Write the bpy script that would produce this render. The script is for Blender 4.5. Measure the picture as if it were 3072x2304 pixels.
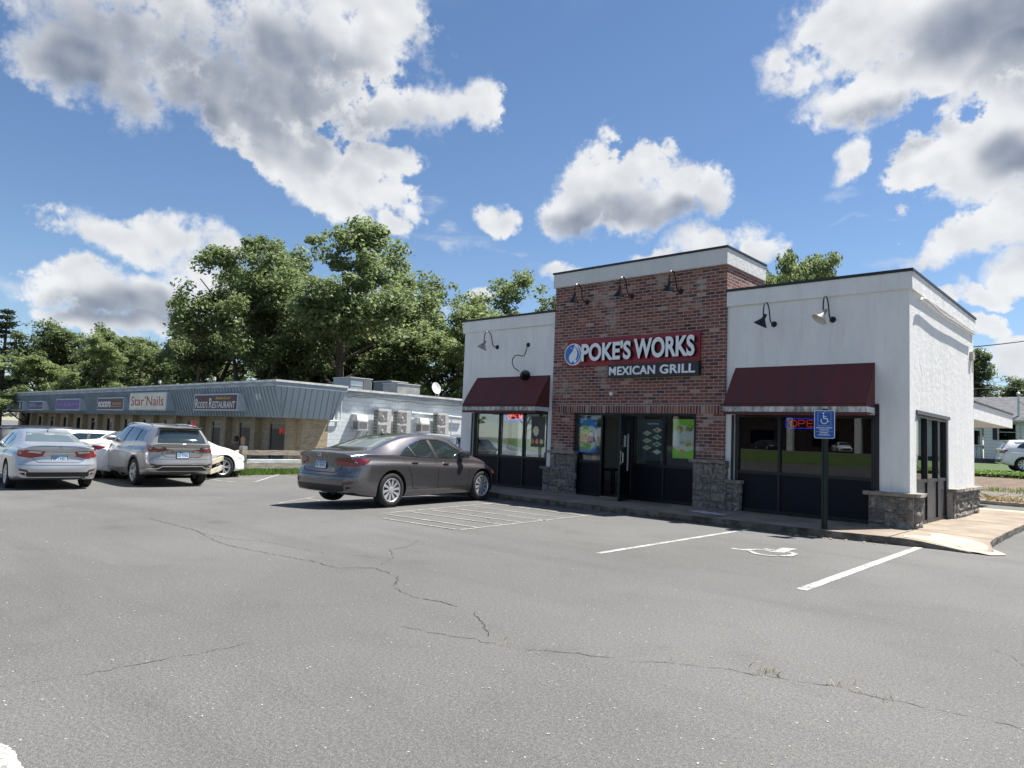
import bpy, bmesh, math, random
from mathutils import Vector, Matrix, noise
from mathutils.bvhtree import BVHTree
from mathutils.geometry import tessellate_polygon

R = math.radians
S = bpy.context.scene
for o in list(bpy.data.objects):
    bpy.data.objects.remove(o)

# ------------------------------------------------------------------ camera
FOC, YAW, PIT, ROL = 2130.0, 0.7404, 0.0759, 0.0400     # in pixels of a 3072 px wide frame, radians
CX, CY, CZ = 3.293, -14.179, 1.43
Fv = Vector((-math.sin(YAW) * math.cos(PIT), math.cos(YAW) * math.cos(PIT), math.sin(PIT)))
Rv = Vector((math.cos(YAW), math.sin(YAW), 0))
Uv = Rv.cross(Fv)
right = Rv * math.cos(ROL) + Uv * math.sin(ROL)
up = -Rv * math.sin(ROL) + Uv * math.cos(ROL)
cam_d = bpy.data.cameras.new('camera')
cam = bpy.data.objects.new('camera', cam_d)
S.collection.objects.link(cam)
cam_d.sensor_width = 36.0
cam_d.lens = 36.0 * FOC / 3072
cam_d.clip_end = 3000
cam_d.clip_start = 0.05
M = Matrix((right, up, -Fv)).transposed().to_4x4()
M.translation = Vector((CX, CY, CZ))
cam.matrix_world = M
S.camera = cam
S.render.resolution_x, S.render.resolution_y = 1024, 768

# ------------------------------------------------------------------ exposure
S.view_settings.view_transform = 'Standard'
S.view_settings.look = 'None'
S.view_settings.exposure = 1.15
S.view_settings.gamma = 1.0

# ------------------------------------------------------------------ sun
SUNV = Vector((0.20, 0.46, 1.0)).normalized()            # towards the sun
sun_d = bpy.data.lights.new('sun', 'SUN')
sun_d.energy = 5.0
sun_d.angle = R(0.53)
sun_d.color = (1.0, 0.955, 0.88)
sun = bpy.data.objects.new('sun', sun_d)
S.collection.objects.link(sun)
sun.rotation_euler = (-SUNV).to_track_quat('-Z', 'Y').to_euler()
sun.location = (0, 0, 30)
SUN_EL = math.asin(SUNV.z)
SUN_AZ = math.atan2(SUNV.x, SUNV.y)                      # from +y towards +x

# ------------------------------------------------------------------ measured helpers (pixel of a 3072x2304 view -> point)
def ray(u, v):
    X, Y = u - 1536, v - 1152
    c, s = math.cos(ROL), math.sin(ROL)
    return Fv + Rv * ((c * X + s * Y) / FOC) - Uv * ((-s * X + c * Y) / FOC)
def on_z(u, v, z=0.0):
    d = ray(u, v); return Vector((CX, CY, CZ)) + d * ((z - CZ) / d.z)
def on_x(u, v, x):
    d = ray(u, v); return Vector((CX, CY, CZ)) + d * ((x - CX) / d.x)
def on_y(u, v, y):
    d = ray(u, v); return Vector((CX, CY, CZ)) + d * ((y - CY) / d.y)
def at_depth(u, v, t):
    return Vector((CX, CY, CZ)) + ray(u, v) * t
def az_el(u, v):
    d = ray(u, v)
    return math.degrees(math.atan2(-d.x, d.y)), math.degrees(math.atan2(d.z, math.hypot(d.x, d.y)))

# ------------------------------------------------------------------ node helpers
class NT:
    def __init__(s, tree):
        s.t = tree; s.n = tree.nodes; s.l = tree.links
    def node(s, kind, **kw):
        n = s.n.new(kind)
        for k, v in kw.items():
            setattr(n, k, v)
        return n
    def link(s, a, b):
        s.l.new(a, b)
    def val(s, sock, v):
        if isinstance(v, bpy.types.NodeSocket): s.l.new(v, sock)
        else: sock.default_value = v
    def math(s, op, a, b=0.0, c=None, clamp=False):
        n = s.node('ShaderNodeMath', operation=op, use_clamp=clamp)
        s.val(n.inputs[0], a); s.val(n.inputs[1], b)
        if c is not None: s.val(n.inputs[2], c)
        return n.outputs[0]
    def vmath(s, op, a, b=(0, 0, 0)):
        n = s.node('ShaderNodeVectorMath', operation=op)
        s.val(n.inputs[0], a)
        if op == 'SCALE': s.val(n.inputs['Scale'], b)
        else: s.val(n.inputs[1], b)
        return n.outputs['Value'] if op in ('LENGTH', 'DOT_PRODUCT', 'DISTANCE') else n.outputs[0]
    def noise(s, vec, scale, detail=4.0, rough=0.5, dim='3D'):
        n = s.node('ShaderNodeTexNoise', noise_dimensions=dim)
        s.link(vec, n.inputs['Vector'])
        n.inputs['Scale'].default_value = scale
        n.inputs['Detail'].default_value = detail
        n.inputs['Roughness'].default_value = rough
        return n
    def ramp(s, fac, a, b, lo=0.0, hi=1.0):
        n = s.node('ShaderNodeMapRange', interpolation_type='SMOOTHSTEP')
        s.val(n.inputs[0], fac)
        n.inputs[1].default_value = a; n.inputs[2].default_value = b
        n.inputs[3].default_value = lo; n.inputs[4].default_value = hi
        return n.outputs[0]
    def mix(s, fac, a, b, blend='MIX'):
        n = s.node('ShaderNodeMix', data_type='RGBA', blend_type=blend)
        s.val(n.inputs[0], fac); s.val(n.inputs[6], a); s.val(n.inputs[7], b)
        return n.outputs[2]

# ------------------------------------------------------------------ world: sky texture + clouds at their bearings
W = bpy.data.worlds.new('World'); S.world = W; W.use_nodes = True
wt = NT(W.node_tree); wt.n.clear()
out = wt.node('ShaderNodeOutputWorld')
sky = wt.node('ShaderNodeTexSky', sky_type='NISHITA')
sky.sun_disc = False
sky.sun_elevation = SUN_EL
sky.sun_rotation = SUN_AZ
sky.air_density = 1.0; sky.dust_density = 0.15; sky.ozone_density = 3.0
SKY_STR = 0.056
tc = wt.node('ShaderNodeTexCoord')
sep = wt.node('ShaderNodeSeparateXYZ'); wt.link(tc.outputs['Generated'], sep.inputs[0])
az = wt.math('MULTIPLY', wt.math('ARCTAN2', wt.math('MULTIPLY', sep.outputs[0], -1.0), sep.outputs[1]), 57.2958)
el = wt.math('MULTIPLY', wt.math('ARCSINE', sep.outputs[2]), 57.2958)
comb = wt.node('ShaderNodeCombineXYZ'); wt.link(az, comb.inputs[0]); wt.link(el, comb.inputs[1])
P0 = comb.outputs[0]
n1 = wt.noise(tc.outputs['Generated'], 7.0, 3.0, 0.6)
n2 = wt.noise(tc.outputs['Generated'], 22.0, 4.0, 0.62)
w1 = wt.vmath('SCALE', wt.vmath('SUBTRACT', n1.outputs['Color'], (0.5, 0.5, 0.5)), 4.0)
w2 = wt.vmath('SCALE', wt.vmath('SUBTRACT', n2.outputs['Color'], (0.5, 0.5, 0.5)), 2.4)
PS_ = wt.vmath('ADD', P0, w1)
P = wt.vmath('ADD', PS_, w2)
# cloud lobes: (centre u, centre v, half width, half height, turn) measured on a 2212 px wide view
LOBES = [
 (540,110,330,150,8),(340,50,240,120,0),(740,50,170,130,0),(850,30,60,110,0),(470,225,190,80,12),(800,225,170,50,8),
 (975,240,120,42,8),(1040,215,50,42,0),(120,110,75,70,0),(235,170,110,60,20),(600,300,130,60,20),(620,350,120,50,25),
 (740,370,170,50,20),(830,345,80,40,0),(720,440,130,35,18),(845,470,45,22,20),(1085,470,52,36,20),
 (1330,410,120,75,0),(1300,335,62,58,0),(1430,385,110,62,15),(1240,465,80,50,-10),(1400,460,130,45,-8),(1530,405,45,55,0),
 (1530,520,110,38,0),(1600,545,95,34,0),(1400,555,50,15,-10),(1205,582,45,20,0),(1035,632,30,14,0),
 (1800,70,130,60,-30),(1910,60,170,90,0),(2090,50,190,110,0),(2200,150,100,130,0),(1695,160,60,50,0),(1880,215,120,52,0),
 (1990,150,140,70,0),(2120,290,120,75,0),(2190,330,110,90,0),(2010,375,90,42,0),(1840,330,60,30,-50),(2090,410,120,42,0),
 (2130,505,130,42,-12),(2210,480,80,50,0),(2185,590,50,42,0),(2125,632,55,18,25),(2190,770,60,36,0),(2130,700,42,24,20),(2050,630,30,14,0),
 (370,520,95,45,0),(490,550,55,40,0),(260,520,120,34,18),(155,590,55,34,0),(190,640,100,48,10),(320,650,110,45,20),
 (300,700,180,34,0),(450,620,110,80,0),(190,710,90,30,10),(620,700,160,50,0),(800,660,160,50,0),
]
DARK = [(430,170,290,120,12),(640,220,250,80,12),(300,110,120,60,0),(650,120,150,60,0),(150,130,70,60,0),(1290,480,130,36,-5),(1450,470,80,26,-6),
        (2150,40,130,60,0),(2210,120,60,60,0),(1900,240,80,24,0),(320,665,110,30,10),(200,670,90,36,0),(2190,350,50,40,0),(470,280,130,30,15),(1990,300,70,20,0)]
WISP = [(990,515,130,22,5),(1900,478,110,9,3),(1130,560,90,8,22),(1820,420,60,22,0),(60,620,100,22,12),(2000,420,60,60,0),(930,450,60,24,0),(1980,560,120,18,5)]
def field(lobes, pos):
    acc = None
    for (u, v, rx, ry, rot) in lobes:
        s = 3072 / 2212
        a, e = az_el(u * s, v * s)
        cosd = max(0.2, math.cos(R(e)))
        k = 57.2958 / FOC * s
        m = wt.node('ShaderNodeMapping', vector_type='TEXTURE')
        m.inputs['Location'].default_value = (a, e, 0)
        # azimuth grows to the left of the picture: image clockwise turn -> counter-clockwise here
        m.inputs['Rotation'].default_value = (0, 0, R(rot - 2.3))
        m.inputs['Scale'].default_value = (rx * k / cosd, ry * k, 1)
        # the tiny term chains the lobes one after another, which keeps the shader's working memory small
        wt.link(pos if acc is None else wt.vmath('ADD', pos, wt.vmath('SCALE', (1e-6, 0, 0), acc)), m.inputs['Vector'])
        f = wt.math('SUBTRACT', 1.0, wt.vmath('LENGTH', m.outputs[0]))
        acc = f if acc is None else wt.math('SMOOTH_MAX', acc, f, 0.12)
    return acc
fc = field(LOBES, P)
fd = field(DARK, PS_)
fw = field(WISP, P)
# scattered clouds over the rest of the sky (seen in reflections)
far = wt.noise(tc.outputs['Generated'], 2.2, 5.0, 0.6)
beh = wt.math('MULTIPLY', wt.ramp(far.outputs['Fac'], 0.56, 0.64), wt.ramp(wt.math('ABSOLUTE', wt.math('SUBTRACT', az, 44.0)), 44.0, 62.0))
beh2 = wt.math('MULTIPLY', wt.ramp(far.outputs['Fac'], 0.55, 0.63), wt.ramp(el, 31.0, 48.0))
n3 = wt.noise(tc.outputs['Generated'], 46.0, 5.0, 0.65)
n5 = wt.noise(tc.outputs['Generated'], 120.0, 3.0, 0.65)
fc = wt.math('ADD', fc, wt.math('MULTIPLY', wt.math('SUBTRACT', n5.outputs['Fac'], 0.5), 0.38))
edge = wt.math('ADD', wt.math('ADD', wt.math('SUBTRACT', fc, 0.04), wt.math('MULTIPLY', wt.math('SUBTRACT', n3.outputs['Fac'], 0.5), 0.55)), wt.math('MULTIPLY', wt.math('SUBTRACT', n2.outputs['Fac'], 0.5), 0.75))
soft = wt.math('MULTIPLY', wt.ramp(n1.outputs['Fac'], 0.38, 0.60), 0.45)     # some edges crisp, some wispy
alpha = wt.math('MAXIMUM', wt.ramp(wt.math('DIVIDE', wt.math('ADD', edge, 0.22), wt.math('ADD', 0.26, soft)), 0.0, 1.0), wt.math('MAXIMUM', beh, beh2))
wn = wt.noise(wt.vmath('MULTIPLY', tc.outputs['Generated'], (1, 1, 5)), 9.0, 6.0, 0.6)
walpha = wt.math('MULTIPLY', wt.math('MULTIPLY', wt.ramp(fw, 0.0, 0.7), wt.ramp(wn.outputs['Fac'], 0.38, 0.72)), 0.55)
alpha = wt.math('MAXIMUM', alpha, walpha)
alpha = wt.math('MULTIPLY', alpha, wt.ramp(el, -1.0, 2.0))
# lumps lit from above: difference of the noise towards the sun
sh = wt.vmath('ADD', tc.outputs['Generated'], tuple(SUNV * 0.012))
n4a = wt.noise(tc.outputs['Generated'], 11.0, 2.5, 0.5)
n4b = wt.noise(sh, 11.0, 2.5, 0.5)
lump = wt.math('MULTIPLY', wt.math('SUBTRACT', n4a.outputs['Fac'], n4b.outputs['Fac']), 1.6)
body = wt.ramp(edge, 0.05, 0.75)
dk = wt.math('MULTIPLY', wt.math('MULTIPLY', wt.ramp(wt.math('ADD', fd, wt.math('MULTIPLY', wt.math('SUBTRACT', n4a.outputs['Fac'], 0.5), 0.8)), -0.60, 0.55), 0.62), wt.ramp(fc, -0.05, 0.40, 0.35, 1.0))
bright = wt.math('ADD', wt.math('SUBTRACT', wt.math('SUBTRACT', 0.93, dk), wt.math('MULTIPLY', body, 0.10)), lump)
bright = wt.math('MAXIMUM', wt.math('MINIMUM', bright, 1.0), 0.05)
ccol = wt.mix(bright, (0.085, 0.105, 0.145, 1), (0.41, 0.415, 0.42, 1))
skyc = wt.vmath('SCALE', sky.outputs[0], SKY_STR)
tint = wt.mix(wt.ramp(el, 4.0, 34.0), (0.93, 0.98, 1.05, 1), (0.85, 0.94, 1.02, 1))
skyt = wt.vmath('MULTIPLY', skyc, tint)
final = wt.mix(wt.math('MULTIPLY', alpha, 0.96), skyt, ccol)
bg = wt.node('ShaderNodeBackground'); wt.link(final, bg.inputs[0]); bg.inputs[1].default_value = 1.0
wt.link(bg.outputs[0], out.inputs[0])
W.cycles.sampling_method = 'MANUAL'; W.cycles.sample_map_resolution = 512

# ------------------------------------------------------------------ tagging and object helpers
COL = S.collection
def tag(o, label=None, cat=None, group=None, kind=None):
    if label: o['label'] = label
    if cat: o['category'] = cat
    if group: o['group'] = group
    if kind: o['kind'] = kind
    return o
def thing(name, label, cat, loc=(0, 0, 0), rz=0.0, group=None, kind=None):
    o = bpy.data.objects.new(name, None); COL.objects.link(o)
    o.location = loc; o.rotation_euler = (0, 0, rz)
    o.empty_display_size = 0.3
    return tag(o, label, cat, group, kind)

class MB:
    """collects faces; build() links them as one mesh object with box-mapped UVs in metres"""
    def __init__(s): s.v = []; s.f = []; s.m = []
    def add(s, vs, fs, mi=0):
        b = len(s.v); s.v += [tuple(p) for p in vs]
        for f in fs: s.f.append([i + b for i in f]); s.m.append(mi)
        return s
    def box(s, x0, x1, y0, y1, z0, z1, mi=0, mat=None):
        vs = [(x0,y0,z0),(x1,y0,z0),(x1,y1,z0),(x0,y1,z0),(x0,y0,z1),(x1,y0,z1),(x1,y1,z1),(x0,y1,z1)]
        if mat is not None: vs = [tuple(mat @ Vector(p)) for p in vs]
        return s.add(vs, [(0,3,2,1),(4,5,6,7),(0,1,5,4),(1,2,6,5),(2,3,7,6),(3,0,4,7)], mi)
    def quad(s, a, b, c, d, mi=0): return s.add([a, b, c, d], [(0, 1, 2, 3)], mi)
    def prism(s, poly, f0, f1, mi=0, mi_side=None):
        """poly: 2-D points (ccw), f0/f1: functions (a,b)->3-D point for the two ends"""
        n = len(poly); vs = [f0(*p) for p in poly] + [f1(*p) for p in poly]
        tris = tessellate_polygon([[Vector((p[0], p[1], 0)) for p in poly]])
        s.add(vs, [tuple(reversed(t)) for t in tris] + [tuple(i + n for i in t) for t in tris], mi)
        s.add(vs, [(i, (i + 1) % n, (i + 1) % n + n, i + n) for i in range(n)], mi if mi_side is None else mi_side)
        return s
    def tube(s, pts, r, n=8, mi=0, caps=True):
        pts = [Vector(p) for p in pts]; rs = r if isinstance(r, (list, tuple)) else [r] * len(pts)
        rings = []; prev = None
        for i, p in enumerate(pts):
            d = (pts[min(i + 1, len(pts) - 1)] - pts[max(i - 1, 0)]).normalized()
            if prev is None:
                a = d.orthogonal().normalized()
            else:
                a = (prev - d * prev.dot(d))
                a = a.normalized() if a.length > 1e-6 else d.orthogonal().normalized()
            prev = a; b = d.cross(a)
            rings.append([p + (a * math.cos(2 * math.pi * k / n) + b * math.sin(2 * math.pi * k / n)) * rs[i] for k in range(n)])
        vs = [q for ring in rings for q in ring]; fs = []
        for i in range(len(pts) - 1):
            for k in range(n):
                k2 = (k + 1) % n
                fs.append((i * n + k, i * n + k2, (i + 1) * n + k2, (i + 1) * n + k))
        if caps:
            fs.append(tuple(reversed(range(n)))); fs.append(tuple((len(pts) - 1) * n + k for k in range(n)))
        return s.add(vs, fs, mi)
    def lathe(s, prof, n=24, mi=0, mat=None, caps=False):
        """prof: (radius, height) pairs round local z"""
        vs = []; fs = []
        for (r, z) in prof:
            for k in range(n):
                a = 2 * math.pi * k / n
                p = Vector((r * math.cos(a), r * math.sin(a), z))
                vs.append(mat @ p if mat is not None else p)
        for i in range(len(prof) - 1):
            for k in range(n):
                k2 = (k + 1) % n
                fs.append((i * n + k, i * n + k2, (i + 1) * n + k2, (i + 1) * n + k))
        if caps:
            fs.append(tuple(reversed(range(n)))); fs.append(tuple((len(prof) - 1) * n + k for k in range(n)))
        return s.add(vs, fs, mi)
    def grid_wall(s, us, ws, holes, t0, t1, axis='y', mi=0, mi_rev=None):
        """a wall in the plane of u (x or y) and w (z), thickness t0..t1 on the other axis, with rectangular holes"""
        us = sorted(set(list(us) + [h[0] for h in holes] + [h[1] for h in holes]))
        ws = sorted(set(list(ws) + [h[2] for h in holes] + [h[3] for h in holes]))
        def P(u, w, t): return (u, t, w) if axis == 'y' else (t, u, w)
        def solid(i, j):
            if i < 0 or j < 0 or i >= len(us) - 1 or j >= len(ws) - 1: return False
            cu, cw = (us[i] + us[i + 1]) / 2, (ws[j] + ws[j + 1]) / 2
            return not any(h[0] < cu < h[1] and h[2] < cw < h[3] for h in holes)
        mr = mi if mi_rev is None else mi_rev
        for i in range(len(us) - 1):
            for j in range(len(ws) - 1):
                if not solid(i, j): continue
                a, b, c, d = us[i], us[i + 1], ws[j], ws[j + 1]
                q = [(a, c), (b, c), (b, d), (a, d)]
                f0 = [P(u, w, t0) for u, w in q]; f1 = [P(u, w, t1) for u, w in q]
                if axis == 'y': s.quad(*f0, mi); s.quad(*reversed(f1), mi)
                else: s.quad(*reversed(f0), mi); s.quad(*f1, mi)
                for (di, dj, e0, e1) in ((-1, 0, 0, 3), (1, 0, 1, 2), (0, -1, 0, 1), (0, 1, 3, 2)):
                    if not solid(i + di, j + dj):
                        s.quad(f0[e0], f0[e1], f1[e1], f1[e0], mr)
        return s
    def build(s, name, mats, parent=None, smooth=False, loc=None, bevel=0, fixn=True, angle=35):
        me = bpy.data.meshes.new(name); me.from_pydata(s.v, [], s.f)
        mats = mats if isinstance(mats, (list, tuple)) else [mats]
        for m in mats: me.materials.append(m)
        for p, mi in zip(me.polygons, s.m): p.material_index = mi
        me.update()
        if fixn or bevel:
            bm = bmesh.new(); bm.from_mesh(me)
            bmesh.ops.remove_doubles(bm, verts=bm.verts, dist=1e-5)
            if fixn: bmesh.ops.recalc_face_normals(bm, faces=bm.faces)
            if bevel:
                es = [e for e in bm.edges if len(e.link_faces) == 2 and e.calc_face_angle(0) > 0.6]
                bmesh.ops.bevel(bm, geom=es, offset=bevel, segments=2, affect='EDGES', clamp_overlap=True)
            bm.to_mesh(me); bm.free()
        uv = me.uv_layers.new(name='UVMap')
        for p in me.polygons:
            n = p.normal; ax = max(range(3), key=lambda k: abs(n[k]))
            for li in p.loop_indices:
                c = me.vertices[me.loops[li].vertex_index].co
                uv.data[li].uv = (c.x, c.z) if ax == 1 else ((c.y, c.z) if ax == 0 else (c.x, c.y))
        if smooth:
            for p in me.polygons: p.use_smooth = True
            me.set_sharp_from_angle(angle=R(angle))
        o = bpy.data.objects.new(name, me); COL.objects.link(o)
        if parent is not None: o.parent = parent
        if loc is not None: o.location = loc
        return o

def copy_tree(o, parent=None):
    c = o.copy(); COL.objects.link(c)
    if parent is not None: c.parent = parent
    for ch in list(o.children): copy_tree(ch, c)
    return c

# ------------------------------------------------------------------ materials
MATS = {}
def mat(name, col, rough=0.6, metal=0.0, var=0.0, vscale=3.0, bump=0.0, bscale=40.0, coat=0.0, spec=0.5, emis=None, estr=0.0, col2=None, stretch=None, uv=False):
    if name in MATS: return MATS[name]
    m = bpy.data.materials.new(name); m.use_nodes = True; t = NT(m.node_tree)
    b = t.n['Principled BSDF']
    c = tuple(col) + (1,)
    b.inputs['Base Color'].default_value = c
    b.inputs['Roughness'].default_value = rough
    b.inputs['Metallic'].default_value = metal
    b.inputs['Specular IOR Level'].default_value = spec
    b.inputs['Coat Weight'].default_value = coat
    b.inputs['Coat Roughness'].default_value = 0.04
    if emis:
        b.inputs['Emission Color'].default_value = tuple(emis) + (1,); b.inputs['Emission Strength'].default_value = estr
    tcn = t.node('ShaderNodeTexCoord'); vec = tcn.outputs['UV' if uv else 'Object']
    if stretch: vec = t.vmath('MULTIPLY', vec, stretch)
    if var or col2:
        n = t.noise(vec, vscale, 6.0, 0.6)
        c2 = tuple(col2) + (1,) if col2 else tuple(x * (1 - var) for x in col) + (1,)
        c1 = c if col2 else tuple(min(1, x * (1 + var * 0.6)) for x in col) + (1,)
        t.link(t.mix(t.ramp(n.outputs['Fac'], 0.32, 0.68), c2, c1), b.inputs['Base Color'])
        rr = t.ramp(n.outputs['Fac'], 0.3, 0.7, max(0.02, rough - 0.06), min(1, rough + 0.06))
        t.link(rr, b.inputs['Roughness'])
    if bump:
        n = t.noise(vec, bscale, 5.0, 0.6)
        bp = t.node('ShaderNodeBump'); bp.inputs['Strength'].default_value = bump; bp.inputs['Distance'].default_value = 0.01
        t.link(n.outputs['Fac'], bp.inputs['Height']); t.link(bp.outputs[0], b.inputs['Normal'])
    MATS[name] = m
    return m

def brick_mat(name, cols, mortar, bw, bh, ms, rot=False, bias=0.0, bump=0.6, stain=None, offset=0.5, mortar_smooth=0.2):
    m = bpy.data.materials.new(name); m.use_nodes = True; t = NT(m.node_tree); b = t.n['Principled BSDF']
    uvn = t.node('ShaderNodeTexCoord').outputs['UV']
    if rot:
        mp = t.node('ShaderNodeMapping'); mp.inputs['Rotation'].default_value = (0, 0, R(90)); t.link(uvn, mp.inputs['Vector']); uvn = mp.outputs[0]
    wob = t.noise(uvn, 9.0, 2.0, 0.5)
    uvw = t.vmath('ADD', uvn, t.vmath('SCALE', t.vmath('SUBTRACT', wob.outputs['Color'], (0.5, 0.5, 0.5)), 0.012))
    bt = t.node('ShaderNodeTexBrick'); bt.offset = offset
    t.link(uvw, bt.inputs['Vector'])
    bt.inputs['Color1'].default_value = (0, 0, 0, 1); bt.inputs['Color2'].default_value = (1, 1, 1, 1); bt.inputs['Mortar'].default_value = (0.5, 0.5, 0.5, 1)
    bt.inputs['Scale'].default_value = 1.0; bt.inputs['Mortar Size'].default_value = ms; bt.inputs['Mortar Smooth'].default_value = mortar_smooth
    bt.inputs['Bias'].default_value = bias; bt.inputs['Brick Width'].default_value = bw; bt.inputs['Row Height'].default_value = bh
    cr = t.node('ShaderNodeValToRGB'); t.link(bt.outputs['Color'], cr.inputs[0])
    els = cr.color_ramp.elements
    for i, (p, c) in enumerate(cols):
        e = els[i] if i < 2 else els.new(p)
        e.position = p; e.color = tuple(c) + (1,)
    fine = t.noise(uvn, 60.0, 5.0, 0.65)
    c = t.mix(t.ramp(fine.outputs['Fac'], 0.3, 0.75), cr.outputs[0], t.vmath('SCALE', cr.outputs[0], 0.72))
    if stain:
        sn = t.noise(uvn, stain[1], 8.0, 0.7)
        c = t.mix(t.math('MULTIPLY', t.ramp(sn.outputs['Fac'], stain[2], stain[2] + 0.12), stain[3]), c, tuple(stain[0]) + (1,))
    mor = t.mix(fine.outputs['Fac'], tuple(mortar) + (1,), tuple(x * 0.7 for x in mortar) + (1,))
    t.link(t.mix(bt.outputs['Fac'], c, mor), b.inputs['Base Color'])
    b.inputs['Roughness'].default_value = 0.88
    h = t.math('ADD', t.math('MULTIPLY', bt.outputs['Fac'], -1.0), t.math('MULTIPLY', fine.outputs['Fac'], 0.5))
    bp = t.node('ShaderNodeBump'); bp.inputs['Strength'].default_value = bump; bp.inputs['Distance'].default_value = 0.012
    t.link(h, bp.inputs['Height']); t.link(bp.outputs[0], b.inputs['Normal'])
    return m

def glass_mat(name, tint=(0.8, 0.85, 0.85), boost=1.6, rough=0.0):
    m = bpy.data.materials.new(name); m.use_nodes = True; t = NT(m.node_tree); t.n.clear()
    o = t.node('ShaderNodeOutputMaterial'); fr = t.node('ShaderNodeFresnel'); fr.inputs['IOR'].default_value = 1.5
    tr = t.node('ShaderNodeBsdfTransparent'); tr.inputs[0].default_value = tuple(tint) + (1,)
    gl = t.node('ShaderNodeBsdfGlossy'); gl.inputs['Roughness'].default_value = rough; gl.inputs[0].default_value = (0.95, 0.97, 1, 1)
    mx = t.node('ShaderNodeMixShader')
    t.link(t.math('MULTIPLY', fr.outputs[0], boost, clamp=True), mx.inputs[0]); t.link(tr.outputs[0], mx.inputs[1]); t.link(gl.outputs[0], mx.inputs[2])
    t.link(mx.outputs[0], o.inputs[0])
    return m
# ================================================================== GROUND AND SITE
def sm(t): t = max(0.0, min(1.0, t)); return t * t * (3 - 2 * t)
def gz(x, y):
    h = 0.0
    if y > 19 and x > -22: h += 0.72 * sm((y - 19) / 13) + 0.25 * sm((y - 34) / 14)
    if y < -58: h += 1.2 * sm((-58 - y) / 25)
    if y > -58: h -= 0.030 * max(0.0, min(8.5, -x - 8)) + 0.245 * sm((-21.6 - x) / 1.5)      # the lot falls away to the left
    return h

def asphalt_mat(name, base, spec_amt=1.0):
    m = bpy.data.materials.new(name); m.use_nodes = True; t = NT(m.node_tree); b = t.n['Principled BSDF']
    v = t.node('ShaderNodeTexCoord').outputs['Object']
    big = t.noise(v, 0.22, 4.0, 0.55); mid = t.noise(v, 1.3, 6.0, 0.65); fine = t.noise(v, 140.0, 3.0, 0.8)
    vor = t.node('ShaderNodeTexVoronoi'); t.link(v, vor.inputs['Vector']); vor.inputs['Scale'].default_value = 150.0
    vor2 = t.node('ShaderNodeTexVoronoi'); t.link(v, vor2.inputs['Vector']); vor2.inputs['Scale'].default_value = 34.0
    c = t.mix(t.ramp(big.outputs['Fac'], 0.30, 0.70), tuple(x * 0.86 for x in base) + (1,), tuple(x * 1.10 for x in base) + (1,))
    c = t.mix(t.math('MULTIPLY', t.ramp(mid.outputs['Fac'], 0.50, 0.75), 0.40), c, tuple(x * 0.62 for x in base) + (1,))
    # long faint wheel tracks, oil spots and faded areas
    tr_ = t.noise(t.vmath('MULTIPLY', v, (0.12, 0.9, 1)), 1.0, 5.0, 0.6)
    c = t.mix(t.math('MULTIPLY', t.ramp(tr_.outputs['Fac'], 0.50, 0.66), 0.42), c, tuple(x * 0.70 for x in base) + (1,))
    wob = t.vmath('ADD', v, t.vmath('SCALE', mid.outputs['Color'], 0.35))
    vs_ = t.node('ShaderNodeTexVoronoi'); t.link(wob, vs_.inputs['Vector']); vs_.inputs['Scale'].default_value = 0.75
    spot = t.math('MULTIPLY', t.ramp(vs_.outputs['Distance'], 0.22, 0.05), t.math('GREATER_THAN', t.node_sep(vs_.outputs['Color']), 0.62))
    c = t.mix(t.math('MULTIPLY', spot, 0.42), c, tuple(x * 0.45 for x in base) + (1,))
    coarse = t.noise(v, 48.0, 3.0, 0.7)
    c = t.mix(t.math('MULTIPLY', t.ramp(coarse.outputs['Fac'], 0.36, 0.66), 0.6), t.vmath('SCALE', c, 0.66), t.vmath('SCALE', c, 1.22))
    c = t.mix(t.math('MULTIPLY', t.ramp(fine.outputs['Fac'], 0.30, 0.72), 0.75), t.vmath('SCALE', c, 0.40), t.vmath('SCALE', c, 1.50))
    # light stones in the mix: a few cells only
    s1 = t.math('MULTIPLY', t.ramp(vor.outputs['Distance'], 0.36, 0.12), t.math('GREATER_THAN', t.node_sep(vor.outputs['Color']), 0.80))
    s2 = t.math('MULTIPLY', t.ramp(vor2.outputs['Distance'], 0.24, 0.10), t.math('GREATER_THAN', t.node_sep(vor2.outputs['Color']), 0.955))
    c = t.mix(t.math('MULTIPLY', s1, 0.6 * spec_amt), c, (0.42, 0.41, 0.38, 1))
    c = t.mix(t.math('MULTIPLY', s2, 0.40 * spec_amt), c, (0.62, 0.60, 0.54, 1))
    t.link(c, b.inputs['Base Color']); b.inputs['Roughness'].default_value = 0.82; b.inputs['Specular IOR Level'].default_value = 0.35
    h = t.math('ADD', fine.outputs['Fac'], t.math('MULTIPLY', vor.outputs['Distance'], 0.7))
    bp = t.node('ShaderNodeBump'); bp.inputs['Strength'].default_value = 0.6; bp.inputs['Distance'].default_value = 0.0035
    t.link(h, bp.inputs['Height']); t.link(bp.outputs[0], b.inputs['Normal'])
    return m
def _nsep(self, col):
    n = self.node('ShaderNodeSeparateColor'); self.link(col, n.inputs[0]); return n.outputs[0]
NT.node_sep = _nsep

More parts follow.
